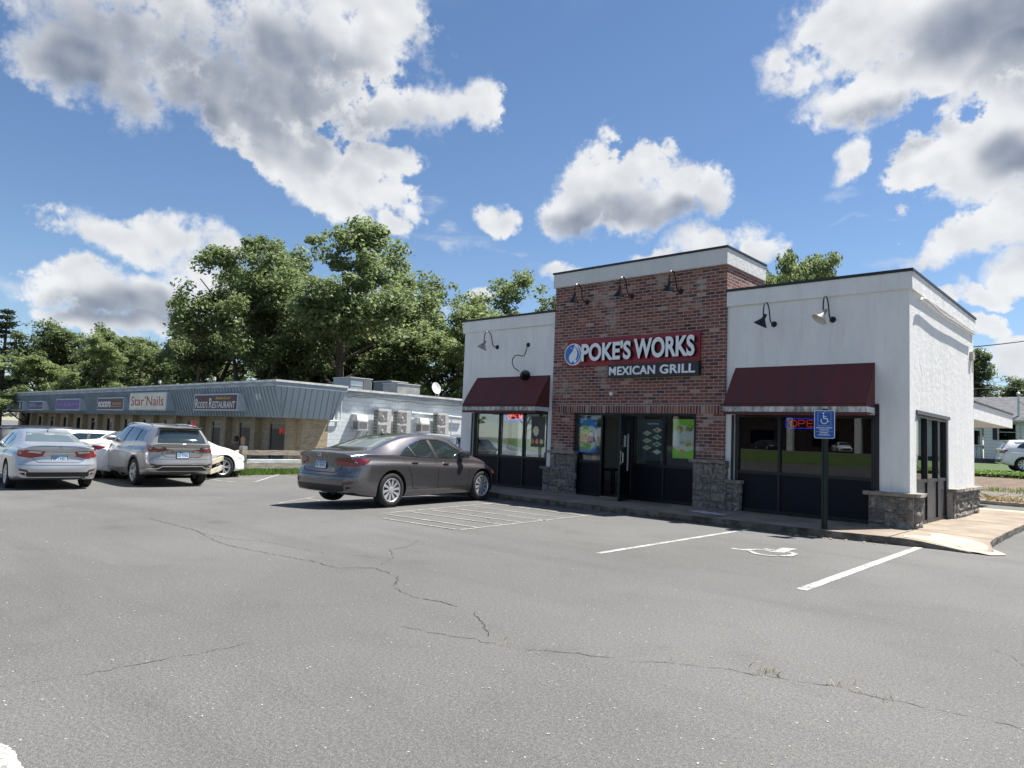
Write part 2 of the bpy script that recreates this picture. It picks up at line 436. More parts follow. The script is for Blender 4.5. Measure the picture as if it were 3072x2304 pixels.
M_ASPH = asphalt_mat('asphalt', (0.172, 0.170, 0.165))
M_ROAD = asphalt_mat('road_asphalt', (0.19, 0.19, 0.19), 0.5)
def paint_mat(name, col, wear):
    m = bpy.data.materials.new(name); m.use_nodes = True; t = NT(m.node_tree); b = t.n['Principled BSDF']
    v = t.node('ShaderNodeTexCoord').outputs['Object']
    n = t.noise(v, 38.0, 6.0, 0.72); n2 = t.noise(v, 3.0, 3.0, 0.6)
    f = t.math('ADD', n.outputs['Fac'], t.math('MULTIPLY', t.math('SUBTRACT', n2.outputs['Fac'], 0.5), 0.45))
    t.link(t.mix(t.ramp(f, wear - 0.05, wear + 0.06), (0.17, 0.168, 0.163, 1), tuple(col) + (1,)), b.inputs['Base Color'])
    b.inputs['Roughness'].default_value = 0.75
    return m
M_PAINT = paint_mat('worn_paint', (0.42, 0.41, 0.37), 0.47)
M_PAINT2 = paint_mat('very_worn_paint', (0.36, 0.35, 0.315), 0.52)
M_CRACK = mat('crack_shadow', (0.035, 0.033, 0.031), 0.95)
M_CONC = mat('sidewalk_concrete', (0.285, 0.235, 0.180), 0.85, col2=(0.175, 0.140, 0.108), vscale=1.6, bump=0.35, bscale=90)
M_KERB = mat('kerb_concrete', (0.20, 0.178, 0.148), 0.9, col2=(0.055, 0.046, 0.037), vscale=5.0, bump=0.9, bscale=30)
M_WHCONC = mat('pale_concrete', (0.42, 0.375, 0.305), 0.85, col2=(0.29, 0.24, 0.185), vscale=2.5, bump=0.3, bscale=60)
M_SOIL = mat('soil', (0.16, 0.115, 0.085), 0.95, col2=(0.09, 0.065, 0.045), vscale=2.0, bump=0.8, bscale=25)
M_LAWN = mat('lawn_soil', (0.055, 0.095, 0.022), 0.95, col2=(0.035, 0.06, 0.015), vscale=3.0)

def sheet(name, xs, ys, m, lift=0.0, kind='structure', zf=gz):
    b = MB(); nx, ny = len(xs), len(ys)
    vs = [(x, y, zf(x, y) + lift) for y in ys for x in xs]
    fs = [(j * nx + i, j * nx + i + 1, (j + 1) * nx + i + 1, (j + 1) * nx + i) for j in range(ny - 1) for i in range(nx - 1)]
    b.add(vs, fs)
    o = b.build(name, m, smooth=True, fixn=False); tag(o, kind=kind); return o
def lin(a, b, n): return [a + (b - a) * i / n for i in range(n + 1)]
gx = [-700, -400, -250, -160, -110, -90] + lin(-80, -26, 18) + lin(-25.5, -20, 12) + lin(-19, -8, 9) + lin(-6, 30, 14) + [45, 80, 150, 300, 600]
gy = [-500, -250, -140, -100] + lin(-85, -58, 9) + lin(-50, 12, 18) + lin(14, 48, 18) + [60, 80, 120, 200, 400, 700]
LOT = sheet('parking_lot', gx, gy, M_ASPH)

def strip(b, pts, w, z=0.004, jag=0.0, rnd=None, mi=0):
    """flat ribbon following ground points"""
    pts = [Vector((p[0], p[1])) for p in pts]
    if jag:
        q = []
        for i in range(len(pts) - 1):
            L = (pts[i + 1] - pts[i]).length; n = max(1, int(L / 0.045))
            for k in range(n):
                p = pts[i].lerp(pts[i + 1], k / n)
                q.append(p + Vector((rnd.uniform(-jag, jag), rnd.uniform(-jag, jag))))
        q.append(pts[-1]); pts = q
    vs = []
    for i, p in enumerate(pts):
        d = (pts[min(i + 1, len(pts) - 1)] - pts[max(i - 1, 0)]).normalized(); n = Vector((-d.y, d.x))
        ww = w if not jag else w * rnd.uniform(0.0, 1.15)
        for s in (-1, 1):
            a = p + n * s * ww / 2; vs.append((a.x, a.y, gz(a.x, a.y) + z))
    b.add(vs, [(2 * i, 2 * i + 2, 2 * i + 3, 2 * i + 1) for i in range(len(pts) - 1)], mi)
def on_g(u, v):
    z = 0.0
    for _ in range(12):
        p = on_z(u, v, z); z = gz(p.x, p.y)
    return Vector((p.x, p.y, z))
def gp(pts, z=0.0): return [on_g(u, v) for (u, v) in pts]

def marking(name, lines, w, m=None):
    b = MB()
    for k, l in enumerate(lines): strip(b, gp(l), w, 0.004 + 0.0012 * (k % 5))
    return b.build(name, m or M_PAINT, parent=LOT, fixn=False)
marking('parking_line', [[(2404, 1770), (2758, 1642)]], 0.115)
marking('parking_line', [[(1796, 1660), (2246, 1588)]], 0.085)
hp = lambda x, y: (1140 + 0.3255 * x, 1440 + 0.3255 * y)
hl = [[hp(0, 310), hp(1310, 190)], [hp(740, 460), hp(2212, 294)], [hp(1130, 208), hp(2035, 320)], [hp(20, 355), hp(700, 458)]]
hl += [[hp(*a), hp(*c)] for a, c in (((1020, 222), (1870, 330)), ((850, 240), (1690, 350)), ((670, 262), (1550, 378)), ((480, 280), (1330, 396)), ((270, 295), (1130, 415)), ((50, 318), (890, 440)))]
marking('hatched_bay_marking', hl, 0.06, M_PAINT2)
cp = lambda x, y: (820 + 0.1899 * x, 1440 + 0.1899 * y)
marking('parking_line', [[cp(75, 372), cp(660, 263)], [cp(520, 290), cp(740, 330)], [cp(420, 365), cp(830, 332)]], 0.06, M_PAINT2)
marking('hatched_bay_marking', [[(560, 1431), (712, 1447), (765, 1446)], [(765, 1446), (842, 1422)], [(625, 1428), (825, 1428)], [(660, 1437), (790, 1437)], [(560, 1424), (640, 1424)]], 0.07)
marking('parking_line', [[(860, 1431), (905, 1436)]], 0.06, M_PAINT2)
b = MB(); q = gp([(-220, 2170), (18, 2236), (46, 2262), (74, 2318), (-220, 2440)]); rq = random.Random(2); qj = []
for i in range(5):
    a_, c_ = q[i], q[(i + 1) % 5]
    for k in range(14): qj.append(a_.lerp(c_, k / 14) + Vector((rq.uniform(-.006, .006), rq.uniform(-.006, .006), 0)))
b.add([(p.x, p.y, 0.004) for p in qj], [tuple(range(len(qj)))]); b.build('parking_line', M_PAINT, parent=LOT, fixn=False)
sp = lambda x, y: (1800 + 0.3255 * x, 1500 + 0.3255 * y)
b = MB()
for k, (l, w) in enumerate((([(1215, 446), (1310, 460), (1480, 455), (1600, 478), (1655, 482)], 0.085), ([(1640, 482), (1700, 462), (1720, 455)], 0.16),
             ([(1672, 453), (1740, 452), (1795, 460)], 0.17), ([(1370, 468), (1430, 495), (1520, 512), (1635, 520)], 0.075),
             ([(1660, 520), (1735, 519), (1785, 508), (1795, 497), (1765, 489), (1730, 486)], 0.085), ([(1515, 455), (1615, 470)], 0.09))):
    strip(b, gp([sp(*p) for p in l]), w, 0.004 + 0.0012 * k)
b.build('wheelchair_marking', M_PAINT, parent=LOT, fixn=False)

# cracks
rnd = random.Random(5)
zl = lambda x, y: (0.6944 * x, 1500 + 0.6944 * y)
zr = lambda x, y: (1536 + 0.6944 * x, 1500 + 0.6944 * y)
CR = [([zl(*p) for p in ((640,80),(760,110),(840,130),(935,180),(1000,200),(1110,222),(1190,238),(1330,262),(1470,295),(1610,293),(1720,330),(1700,380),(1790,420),(1900,440),(1975,462))], 0.020),
      ([zl(*p) for p in ((1810,175),(1770,200),(1690,215),(1700,250),(1650,280))], 0.014),
      ([zl(*p) for p in ((1740,545),(1850,570),(1960,590),(2030,600),(2212,640))] + [zr(*p) for p in ((200,655),(330,670),(520,700),(600,700),(870,725),(950,735),(1110,765),(1400,805),(1520,840),(1690,875),(1850,912),(2060,950),(2240,996))], 0.010),
      ([zl(*p) for p in ((2040,480),(2080,520),(2095,555),(2110,590))], 0.012),
      ([zl(*p) for p in ((0,810),(220,775),(420,745),(620,705),(850,665),(1000,635),(1060,620))], 0.008),
      ([zl(*p) for p in ((850,140),(1000,170),(1150,180),(1400,230),(1640,250))], 0.013),
      ([hp(*p) for p in ((975,345),(1020,375),(1060,400))], 0.015), ([hp(*p) for p in ((850,322),(920,290),(990,262))], 0.012),
      ([zr(*p) for p in ((2060,640),(2140,665),(2212,720))], 0.007)]
for l, w in CR:
    b = MB(); strip(b, gp(l), w * .72, 0.003, jag=0.020, rnd=rnd); b.build('asphalt_crack', M_CRACK, parent=LOT, fixn=False)

# ---- sidewalk round the building
SWZ = 0.115
kf = [(-11.75, -1.62), (-8.68, -1.72), (-7.66, -2.02), (-5.2, -2.0), (-0.76, -1.87), (0.83, -1.66), (1.19, -1.74)]
kr = [(1.42, -1.30), (1.30, -0.75), (1.27, 0.4), (1.26, 3.48), (1.24, 7.15)]
def kjit(pts, n, a):
    o_ = []
    for i in range(len(pts) - 1):
        p, q = Vector(pts[i]), Vector(pts[i + 1]); k = max(1, int((q - p).length / n))
        for j in range(k):
            c = p.lerp(q, j / k); o_.append((c.x + rnd.uniform(-a, a), c.y + rnd.uniform(-a, a)))
    return o_ + [pts[-1]]
outer = kjit(kf, 0.25, 0.018) + kjit(kr, 0.4, 0.012)[0:]
poly = outer + [(-0.2, 7.15), (-0.2, 0.3), (-11.75, 0.3)]
def swz(x, y):   # the corner is a dropped ramp
    d = math.hypot(x - 1.45, y + 1.65); return 0.02 + (SWZ - 0.02) * sm((d - 0.15) / 1.1)
b = MB(); n = len(poly)
b2 = bmesh.new(); f = b2.faces.new([b2.verts.new((p[0], p[1], 0)) for p in poly])
for k in range(-12, 3):
    bmesh.ops.bisect_plane(b2, geom=b2.verts[:] + b2.edges[:] + b2.faces[:], plane_co=(k + 0.5, 0, 0), plane_no=(1, 0, 0))
for yy in (-1.2, -0.6, 0.0, 1.5, 3.5, 5.5):
    bmesh.ops.bisect_plane(b2, geom=b2.verts[:] + b2.edges[:] + b2.faces[:], plane_co=(0, yy, 0), plane_no=(0, 1, 0))
for xx in (0.0, 0.8, 1.1):
    bmesh.ops.bisect_plane(b2, geom=b2.verts[:] + b2.edges[:] + b2.faces[:], plane_co=(xx, 0, 0), plane_no=(1, 0, 0))
bmesh.ops.triangulate(b2, faces=b2.faces[:])
for vv in b2.verts: vv.co.z = swz(vv.co.x, vv.co.y)
b2.verts.index_update()
b.add([v.co[:] for v in b2.verts], [[v.index for v in f.verts] for f in b2.faces], 0); b2.free()
SW = b.build('sidewalk', M_CONC, smooth=True, fixn=True); tag(SW, kind='structure')
for p in SW.data.polygons:
    if p.normal.z < 0: p.flip()
b = MB(); pv = None
for (x, y) in outer:
    z = swz(x, y) + 0.003
    cur = [(x, y, -0.02), (x + rnd.uniform(-.012, .012), y + rnd.uniform(-.012, .012), z * 0.55), (x, y, z - 0.012), (x - 0.012 * (x > 1.1), y + 0.012, z)]
    if pv: 
        for k in range(3): b.quad(pv[k], cur[k], cur[k + 1], pv[k + 1])
    pv = cur
kb = b.build('kerb_face', M_KERB, parent=SW, fixn=False)
b = MB()
for (x0, y0, x1, y1, w) in ((-10.4,-1.66,-10.4,0.2,.02),(-8.9,-1.7,-8.9,-.1,.02),(-5.9,-2.0,-5.9,-.05,.02),(-2.9,-1.9,-2.9,-.08,.02),(0.1,-1.7,0.1,-.12,.02),(0.12,-.1,1.3,-.4,.02),(0.12,3.0,1.25,3.0,.02),(0.12,6.0,1.25,6.0,.02)):
    strip(b, [(x0, y0), (x1, y1)], w, SWZ + 0.003 - 0.0)
b.build('expansion_joint', M_CRACK, parent=SW, fixn=False)
def blotch(name, cx, cy, rx, ry, z, m, parent, seed=1, n=26, rough=0.25, rot=0.0):
    r_ = random.Random(seed); b = MB(); vs = [(cx, cy, z)]
    for k in range(n):
        a = 2 * math.pi * k / n; q = 1 + r_.uniform(-rough, rough); x = rx * math.cos(a) * q; y = ry * math.sin(a) * q
        vs.append((cx + x * math.cos(rot) - y * math.sin(rot), cy + x * math.sin(rot) + y * math.cos(rot), z))
    b.add(vs, [(0, k + 1, (k + 1) % n + 1) for k in range(n)])
    return b.build(name, m, parent=parent, fixn=False)
M_SPILL = mat('dried_spill', (0.62, 0.66, 0.70), 0.7, col2=(0.38, 0.36, 0.34), vscale=18)
blotch('dried_spill', -3.30, -1.10, 0.42, 0.17, SWZ + 0.005, M_SPILL, SW, 3, 30, 0.3, -0.25)
# pale patched concrete at the dropped corner
b = MB()
pp = [(0.25, -1.50), (1.20, -1.70), (1.43, -1.72), (1.62, -1.45), (1.40, -1.05), (1.30, -1.0), (1.05, -0.75), (0.75, -0.6), (0.5, -0.35), (0.45, -0.62), (0.55, -0.95), (0.2, -1.25)]
pj = kjit(pp + [pp[0]], 0.12, 0.03)[:-1]
b3 = bmesh.new(); b3.faces.new([b3.verts.new((p[0], p[1], 0)) for p in pj])
for xx in (0.4, 0.7, 1.0, 1.3): bmesh.ops.bisect_plane(b3, geom=b3.verts[:] + b3.edges[:] + b3.faces[:], plane_co=(xx, 0, 0), plane_no=(1, 0, 0))
for yy in (-1.4, -1.1, -0.8): bmesh.ops.bisect_plane(b3, geom=b3.verts[:] + b3.edges[:] + b3.faces[:], plane_co=(0, yy, 0), plane_no=(0, 1, 0))
bmesh.ops.triangulate(b3, faces=b3.faces[:]); b3.verts.index_update()
b.add([(v.co.x, v.co.y, max(0.008, swz(v.co.x, v.co.y) + 0.006) if v.co.x < 1.40 else 0.012) for v in b3.verts], [[v.index for v in f.verts] for f in b3.faces]); b3.free()
b.build('concrete_patch', M_WHCONC, parent=SW, fixn=False)

# ---- driveway, road, verge beyond
sheet('driveway_apron', lin(-0.5, 8, 4), [7.15, 8.0, 9.6], mat('tan_concrete', (0.40, 0.35, 0.28), 0.9, col2=(0.28, 0.24, 0.19), vscale=0.8, bump=.3, bscale=60), 0.006)
sheet('road', lin(-24, 120, 24), [12.6, 14, 16, 18, 20.4], M_ROAD, 0.008)
b = MB(); b.box(-6, 60, 11.6, 12.5, -0.05, 0.11); KB = b.build('road_kerb', M_WHCONC, bevel=0.02); tag(KB, kind='structure')
sheet('verge', lin(-20, 70, 30), [20.4, 22, 24, 26, 28, 30, 32], M_SOIL, 0.010)
sheet('house_lawn', lin(-18, 70, 24), [29, 31, 33, 35, 38, 42, 46, 50, 60], M_LAWN, 0.016)
sheet('far_lawn', lin(-90, 60, 20), [-85, -78, -72, -66, -61, -58], mat('far_grass', (0.06, 0.11, 0.02), 0.9, col2=(0.09, 0.13, 0.03), vscale=0.6), 0.02)
sheet('mall_walk', lin(-74, -23.4, 12), [-0.4, 1.0, 2.0, 3.1], mat('mall_paving', (0.34, 0.33, 0.30), 0.9, var=0.15), 0.0, zf=lambda x, y: -0.36)
FV = [on_g(722, 1425), on_g(945, 1420)]           # foot of the first two fence posts
FS = sheet('fence_verge', [FV[0].x - 3.0, FV[0].x - 2, FV[0].x - 1, FV[0].x + .02], lin(FV[0].y - 1.4, 12, 14), M_SOIL, 0.012)

def leafy(name, m, pts_fn, n, seed, wmin, wmax, hmin, hmax, lean=0.3, parent=None):
    """blades / small leaves rooted at random points"""
    r_ = random.Random(seed); b = MB()
    for _ in range(n):
        x, y, z = pts_fn(r_); a = r_.uniform(0, 6.283); w = r_.uniform(wmin, wmax); h = r_.uniform(hmin, hmax)
        dx, dy = math.cos(a) * w, math.sin(a) * w; lx, ly = r_.uniform(-lean, lean) * h, r_.uniform(-lean, lean) * h
        b.add([(x - dx, y - dy, z), (x + dx, y + dy, z), (x + lx * 0.4 + dx * .6, y + ly * .4 + dy * .6, z + h * .6), (x + lx, y + ly, z + h), (x + lx * 0.4 - dx * .6, y + ly * .4 - dy * .6, z + h * .6)], [(0, 1, 2, 3, 4)])
    return b.build(name, m, parent=parent, fixn=False)
def leaf_mat(name, a, c, trans=0.35):
    m = bpy.data.materials.new(name); m.use_nodes = True; t = NT(m.node_tree); b = t.n['Principled BSDF']
    g = t.node('ShaderNodeNewGeometry'); rp = g.outputs['Random Per Island']
    col = t.mix(rp, tuple(a) + (1,), tuple(c) + (1,))
    oi = t.node('ShaderNodeObjectInfo')
    col = t.mix(t.math('MULTIPLY', oi.outputs['Random'], 0.22), col, (0.10, 0.13, 0.03, 1))
    t.link(col, b.inputs['Base Color']); b.inputs['Roughness'].default_value = 0.5; b.inputs['Specular IOR Level'].default_value = 0.45
    tl = t.node('ShaderNodeBsdfTranslucent'); t.link(t.vmath('SCALE', col, 1.6), tl.inputs[0])
    mx = t.node('ShaderNodeMixShader'); mx.inputs[0].default_value = trans
    t.link(b.outputs[0], mx.inputs[1]); t.link(tl.outputs[0], mx.inputs[2])
    t.link(mx.outputs[0], t.n['Material Output'].inputs[0])
    return m
M_GRASS = leaf_mat('grass_blade', (0.10, 0.19, 0.030), (0.17, 0.26, 0.055), 0.3)
M_DRY = leaf_mat('dry_grass', (0.32, 0.25, 0.13), (0.45, 0.37, 0.22), 0.2)
M_WEED = leaf_mat('weed_leaf', (0.06, 0.13, 0.025), (0.12, 0.20, 0.04), 0.3)
def on_verge(r_): y = r_.uniform(FV[0].y - .8, 6.0); x = r_.uniform(-1.6, .02) + FV[0].x + (FV[1].x - FV[0].x) * (y - FV[0].y) / (FV[1].y - FV[0].y) + .25; return x, y, gz(x, y)
tag(leafy('grass', M_GRASS, on_verge, 9000, 1, .010, .024, .08, .26), 'bright green grass growing under the split rail fence', 'grass', kind='stuff')
tag(leafy('kerb_weeds', mat('dry_litter', (0.10, 0.08, 0.05), 0.95, col2=(0.2, 0.16, 0.10), vscale=30), lambda r_: (lambda x: (x, -1.93 - 0.1 * r_.random() + 0.06 * math.sin(x), 0.0))(r_.choice([r_.uniform(-8, -0.8), r_.uniform(-6.5, -3.5)])), 1500, 2, .003, .008, .02, .10, 1.2), 'dry dead weeds and litter along the foot of the kerb', 'weeds', kind='stuff')
def tuft(x, y, z, n, seed, h, m, label, grp=None, nm='grass_tuft', spread=0.05, lean=1.4):
    r_ = random.Random(seed)
    o = leafy(nm, m, lambda r: (r.gauss(0, spread), r.gauss(0, spread), 0), n, seed, .0015, .004, h * .3, h, lean); o.location = (x, y, z)
    return tag(o, label, 'grass tuft', grp)
for k, (p, lab) in enumerate(((zr(740, 705), 'small pale dry grass tuft in the long crack, furthest left of the four'), (zr(1095, 752), 'largest pale dry grass tuft growing in the long crack'),
                     (zr(1435, 805), 'pale dry grass tuft in the long crack, second from the right'), (zr(1580, 856), 'brownish dry grass tuft in the long crack, furthest right of the four'))):
    q = on_z(*p); tuft(q.x, q.y, 0.002, (12, 26, 18, 14)[k], 40 + k, (0.025, 0.055, 0.045, 0.025)[k], M_DRY, lab, 'dry tufts in the asphalt crack')
q = on_z(1528, 1930); tuft(q.x, q.y, 0.002, 12, 77, 0.03, M_DRY, 'pale dry grass tuft where two asphalt cracks meet', 'dry tufts in the asphalt crack')
# hay-like dead grass heap by the road kerb
q = on_z(2998, 1516, 0.1)
o = leafy('grass_tuft', M_DRY, lambda r: (r.gauss(0, .6), r.gauss(0, .14), 0), 260, 12, .008, .02, .08, .30, 2.2); o.location = (q.x, 12.0, 0.11)
tag(o, 'heap of straw coloured dead grass on the pale road kerb', 'grass tuft')
tag(leafy('roadside_grass', M_GRASS, lambda r: (lambda x, y: (x, y, gz(x, y)))(r.uniform(-8, 6), r.choice([r.gauss(21.1, .35), r.gauss(28.6, .5)])), 2600, 9, .01, .03, .04, .22), 'patchy green grass along the far edge of the road', 'grass', kind='stuff')
# loose stones and litter on the asphalt
r_ = random.Random(21); b = MB()
for k in range(420):
    u = r_.uniform(-100, 3170); v = 1480 + 820 * r_.random() ** 1.3; p = on_z(u, v)
    if p.y > -2.2 and -12 < p.x < 1.5: continue
    s = r_.uniform(.0015, .005) * (1 + (p - Vector((CX, CY, 0))).length * 0.10); a = r_.uniform(0, 3.1)
    m_ = Matrix.Translation((p.x, p.y, 0)) @ Matrix.Rotation(a, 4, 'Z')
    b.box(-s, s * r_.uniform(.5, 1.6), -s * .6, s * .6, 0.0, s * r_.uniform(.3, .8), mat=m_)
tag(b.build('loose_gravel', mat('pale_stone', (0.40, 0.385, 0.35), 0.8), fixn=False), 'tiny pale stones and litter scattered over the asphalt', 'gravel', kind='stuff')
b = MB()
for k in range(34):
    x = r_.uniform(-1.35, 0.1); y = -1.98 + (x + 0.9) * 0.12 + r_.uniform(-.12, .02); s = r_.uniform(.01, .045)
    b.lathe([(0, -s * .3), (s, 0), (s * .7, s * .45), (0, s * .5)], 6, mat=Matrix.Translation((x, y, 0.005)) @ Matrix.Rotation(r_.uniform(0, 3), 4, 'Z') @ Matrix.Diagonal((1, r_.uniform(.5, 1), .7, 1)))
tag(b.build('concrete_rubble', M_WHCONC), 'broken bits of pale concrete at the foot of the sign post', 'rubble', kind='stuff')
# ================================================================== RESTAURANT BUILDING
XL, XBL, XBR = -11.58, -8.20, -3.49
H1, H2, CB1, CB2, D1, TD = 4.783, 5.724, 4.41, 5.33, 5.94, 1.89

def stucco_mat(name, col, streak=0.16):
    m = bpy.data.materials.new(name); m.use_nodes = True; t = NT(m.node_tree); b = t.n['Principled BSDF']
    v = t.node('ShaderNodeTexCoord').outputs['Object']
    n = t.noise(t.vmath('MULTIPLY', v, (1, 1, 0.28)), 2.6, 8.0, 0.68); n2 = t.noise(t.vmath('MULTIPLY', v, (9, 9, 0.9)), 1.0, 5.0, 0.6)
    c = t.mix(t.math('MULTIPLY', t.ramp(n.outputs['Fac'], 0.35, 0.72), streak * 2), tuple(col) + (1,), tuple(x * 0.72 for x in col) + (1,))
    c = t.mix(t.math('MULTIPLY', t.ramp(n2.outputs['Fac'], 0.52, 0.75), streak), c, (0.42, 0.40, 0.36, 1))
    t.link(c, b.inputs['Base Color']); b.inputs['Roughness'].default_value = 0.9
    f = t.noise(v, 70.0, 6.0, 0.7); g = t.noise(v, 7.0, 4.0, 0.6)
    bp = t.node('ShaderNodeBump'); bp.inputs['Strength'].default_value = 0.6; bp.inputs['Distance'].default_value = 0.016
    t.link(t.math('ADD', f.outputs['Fac'], t.math('MULTIPLY', g.outputs['Fac'], 1.6)), bp.inputs['Height']); t.link(bp.outputs[0], b.inputs['Normal'])
    return m
M_STUC = stucco_mat('white_stucco', (0.80, 0.795, 0.775), .20)
M_COPE = mat('coping_metal', (0.028, 0.026, 0.026), 0.45, metal=0.3)
M_FRAME = mat('bronze_frame', (0.020, 0.021, 0.025), 0.38, metal=0.4, var=0.2)
M_PANEL = mat('navy_panel', (0.005, 0.007, 0.013), 0.55, var=0.25, vscale=1.4, bump=0.05, bscale=3, spec=0.22)
M_GLASS = glass_mat('window_glass', (0.93, 0.96, 0.95), 0.85)
M_GLASSE = glass_mat('entrance_glass', (0.93, 0.96, 0.95), 0.8)
M_GLASSD = glass_mat('tinted_glass', (0.30, 0.34, 0.34), 1.5)
RB = [(0.0, (0.060, 0.034, 0.034)), (0.14, (0.135, 0.050, 0.042)), (0.40, (0.215, 0.068, 0.050)), (0.62, (0.275, 0.092, 0.062)), (0.80, (0.180, 0.080, 0.068)), (0.93, (0.33, 0.14, 0.095)), (1.0, (0.40, 0.31, 0.26))]
M_BRICK = brick_mat('red_brick', RB, (0.40, 0.36, 0.33), 0.215, 0.0735, 0.0085, stain=((0.46, 0.41, 0.37), 1.3, 0.54, 0.50))
M_SOLD = brick_mat('soldier_brick', RB, (0.42, 0.38, 0.35), 0.23, 0.072, 0.009, rot=True, offset=0.0)

BD = thing('restaurant_building', 'small white stucco restaurant building with a red brick entrance tower and stone base piers', 'building')
b = MB()
# right wing and left wing front walls, side walls, back
b.grid_wall([XBR, 0], [0, H1 - 0.05], [(-3.30, -0.57, 0, 2.12)], 0, 0.24, 'y')
b.grid_wall([XL, XBL], [0, H1 - 0.05], [(-11.10, -8.36, 0, 2.14)], 0, 0.24, 'y')
b.grid_wall([0.24, D1], [0, H1 - 0.05], [(0.46, 3.14, 0, 2.18)], -0.24, 0, 'x')
b.grid_wall([0.24, D1], [0, H1 - 0.05], [(0.5, 4.9, 0.75, 2.35)], XL, XL + 0.24, 'x')
b.grid_wall([XL + 0.24, -0.24], [0, H1 - 0.05], [], D1 - 0.24, D1, 'y')
b.build('stucco_wall', M_STUC, BD, fixn=False)
ov = 0.055
b = MB(); b.box(XBR, ov, -ov, 0, CB1, H1 - 0.052); b.box(0, ov, 0, D1, CB1, H1 - 0.052); b.build('cornice_band', M_STUC, BD, bevel=0.008)
b = MB(); b.box(XL - ov, XBL, -ov, 0, CB1, H1 - 0.052); b.box(XL - ov, XL, 0, D1, CB1, H1 - 0.052); b.build('cornice_band', M_STUC, BD, bevel=0.008)
b = MB(); b.box(XBR, ov + .02, -ov - .02, 0.26, H1 - 0.05, H1); b.box(-0.24, ov + .02, 0.26, D1 + .02, H1 - 0.05, H1); b.build('roof_coping', M_COPE, BD)
b = MB(); b.box(XL - ov - .02, XBL, -ov - .02, 0.26, H1 - 0.05, H1); b.box(XL - ov - .02, XL + .24, 0.26, D1 + .02, H1 - 0.05, H1); b.build('roof_coping', M_COPE, BD)
b = MB(); b.box(XL + .24, -0.24, 0.24, D1 - .24, 4.30, 4.45); b.build('roof', mat('roof_membrane', (0.10, 0.10, 0.10), 0.9, var=.2), BD)
b = MB(); b.box(XL + .24, -.24, .24, D1 - .24, 2.75, 2.80); b.build('ceiling', mat('ceiling_tile', (0.5, 0.5, 0.48), 0.9), BD)
# brick tower
BF = -0.05
b = MB(); b.grid_wall([XBL, XBR], [0, CB2], [(-7.49, -4.15, 0, 2.33)], BF, 0.20, 'y')
b.grid_wall([0.20, TD], [4.45, CB2], [], XBR - 0.22, XBR, 'x'); b.grid_wall([0.20, TD], [4.45, CB2], [], XBL, XBL + .22, 'x')
b.grid_wall([XBL + .22, XBR - .22], [4.45, CB2], [], TD - .2, TD, 'y')
b.build('brick_tower_wall', M_BRICK, BD, fixn=False)
b = MB(); b.box(-7.49, -4.15, BF + 0.002, 0.19, 2.12, 2.33)
b.build('brick_lintel', M_SOLD, BD)
for a_, c_ in ((-8.0, -7.492), (-4.148, -3.6)): b = MB(); b.box(a_, c_, BF - 0.006, BF, 2.12, 2.33); b.build('soldier_course', M_SOLD, BD)
b = MB(); b.box(XBL - .02, XBR + .035, BF - .09, 0.10, CB2, H2 - .042); b.box(XBR - .2, XBR + .035, .10, TD, CB2, H2 - .042); b.box(XBL - .02, XBL + .2, .10, TD, CB2, H2 - .042); b.box(XBL + .2, XBR - .2, TD - .2, TD, CB2, H2 - .042)
b.build('tower_cornice', stucco_mat('grey_stucco', (0.66, 0.66, 0.645), 0.14), BD, bevel=.008)
b = MB(); b.box(XBL - .04, XBR + .055, BF - .11, 0.12, H2 - .04, H2 + .005); b.box(XBR - .22, XBR + .055, .12, TD + .02, H2 - .04, H2 + .005); b.box(XBL - .04, XBL + .22, .12, TD + .02, H2 - .04, H2 + .005); b.box(XBL + .22, XBR - .22, TD - .22, TD + .02, H2 - .04, H2 + .005)
b.build('tower_coping', M_COPE, BD)
b = MB(); b.box(XBL + .2, XBR - .2, .1, TD - .2, 5.2, 5.3); b.build('tower_roof', MATS['roof_membrane'], BD)

# stone piers -----------------------------------------------------
def stone_mat():
    m = bpy.data.materials.new('field_stone'); m.use_nodes = True; t = NT(m.node_tree); b = t.n['Principled BSDF']
    v = t.node('ShaderNodeTexCoord').outputs['Object']; g = t.node('ShaderNodeNewGeometry')
    cr = t.node('ShaderNodeValToRGB'); t.link(g.outputs['Random Per Island'], cr.inputs[0])
    for i, (p, c) in enumerate([(0, (.15, .145, .14)), (.35, (.23, .215, .195)), (.65, (.29, .26, .22)), (.85, (.20, .17, .14)), (1, (.33, .32, .30))]):
        e = cr.color_ramp.elements[i] if i < 2 else cr.color_ramp.elements.new(p); e.position = p; e.color = c + (1,)
    n = t.noise(v, 14.0, 8.0, 0.7)
    t.link(t.mix(t.ramp(n.outputs['Fac'], .35, .7), t.vmath('SCALE', cr.outputs[0], .42), t.vmath('SCALE', cr.outputs[0], 1.30)), b.inputs['Base Color'])
    b.inputs['Roughness'].default_value = .9
    bp = t.node('ShaderNodeBump'); bp.inputs['Strength'].default_value = 1.0; bp.inputs['Distance'].default_value = .03
    t.link(n.outputs['Fac'], bp.inputs['Height']); t.link(bp.outputs[0], b.inputs['Normal']); return m
M_STONE = stone_mat(); M_MORT = mat('stone_mortar', (0.36, 0.34, 0.31), .95, var=.2, vscale=20)
M_CAP = mat('stone_cap', (0.30, 0.275, 0.235), .9, col2=(0.17, 0.155, 0.13), vscale=6, bump=.9, bscale=22)
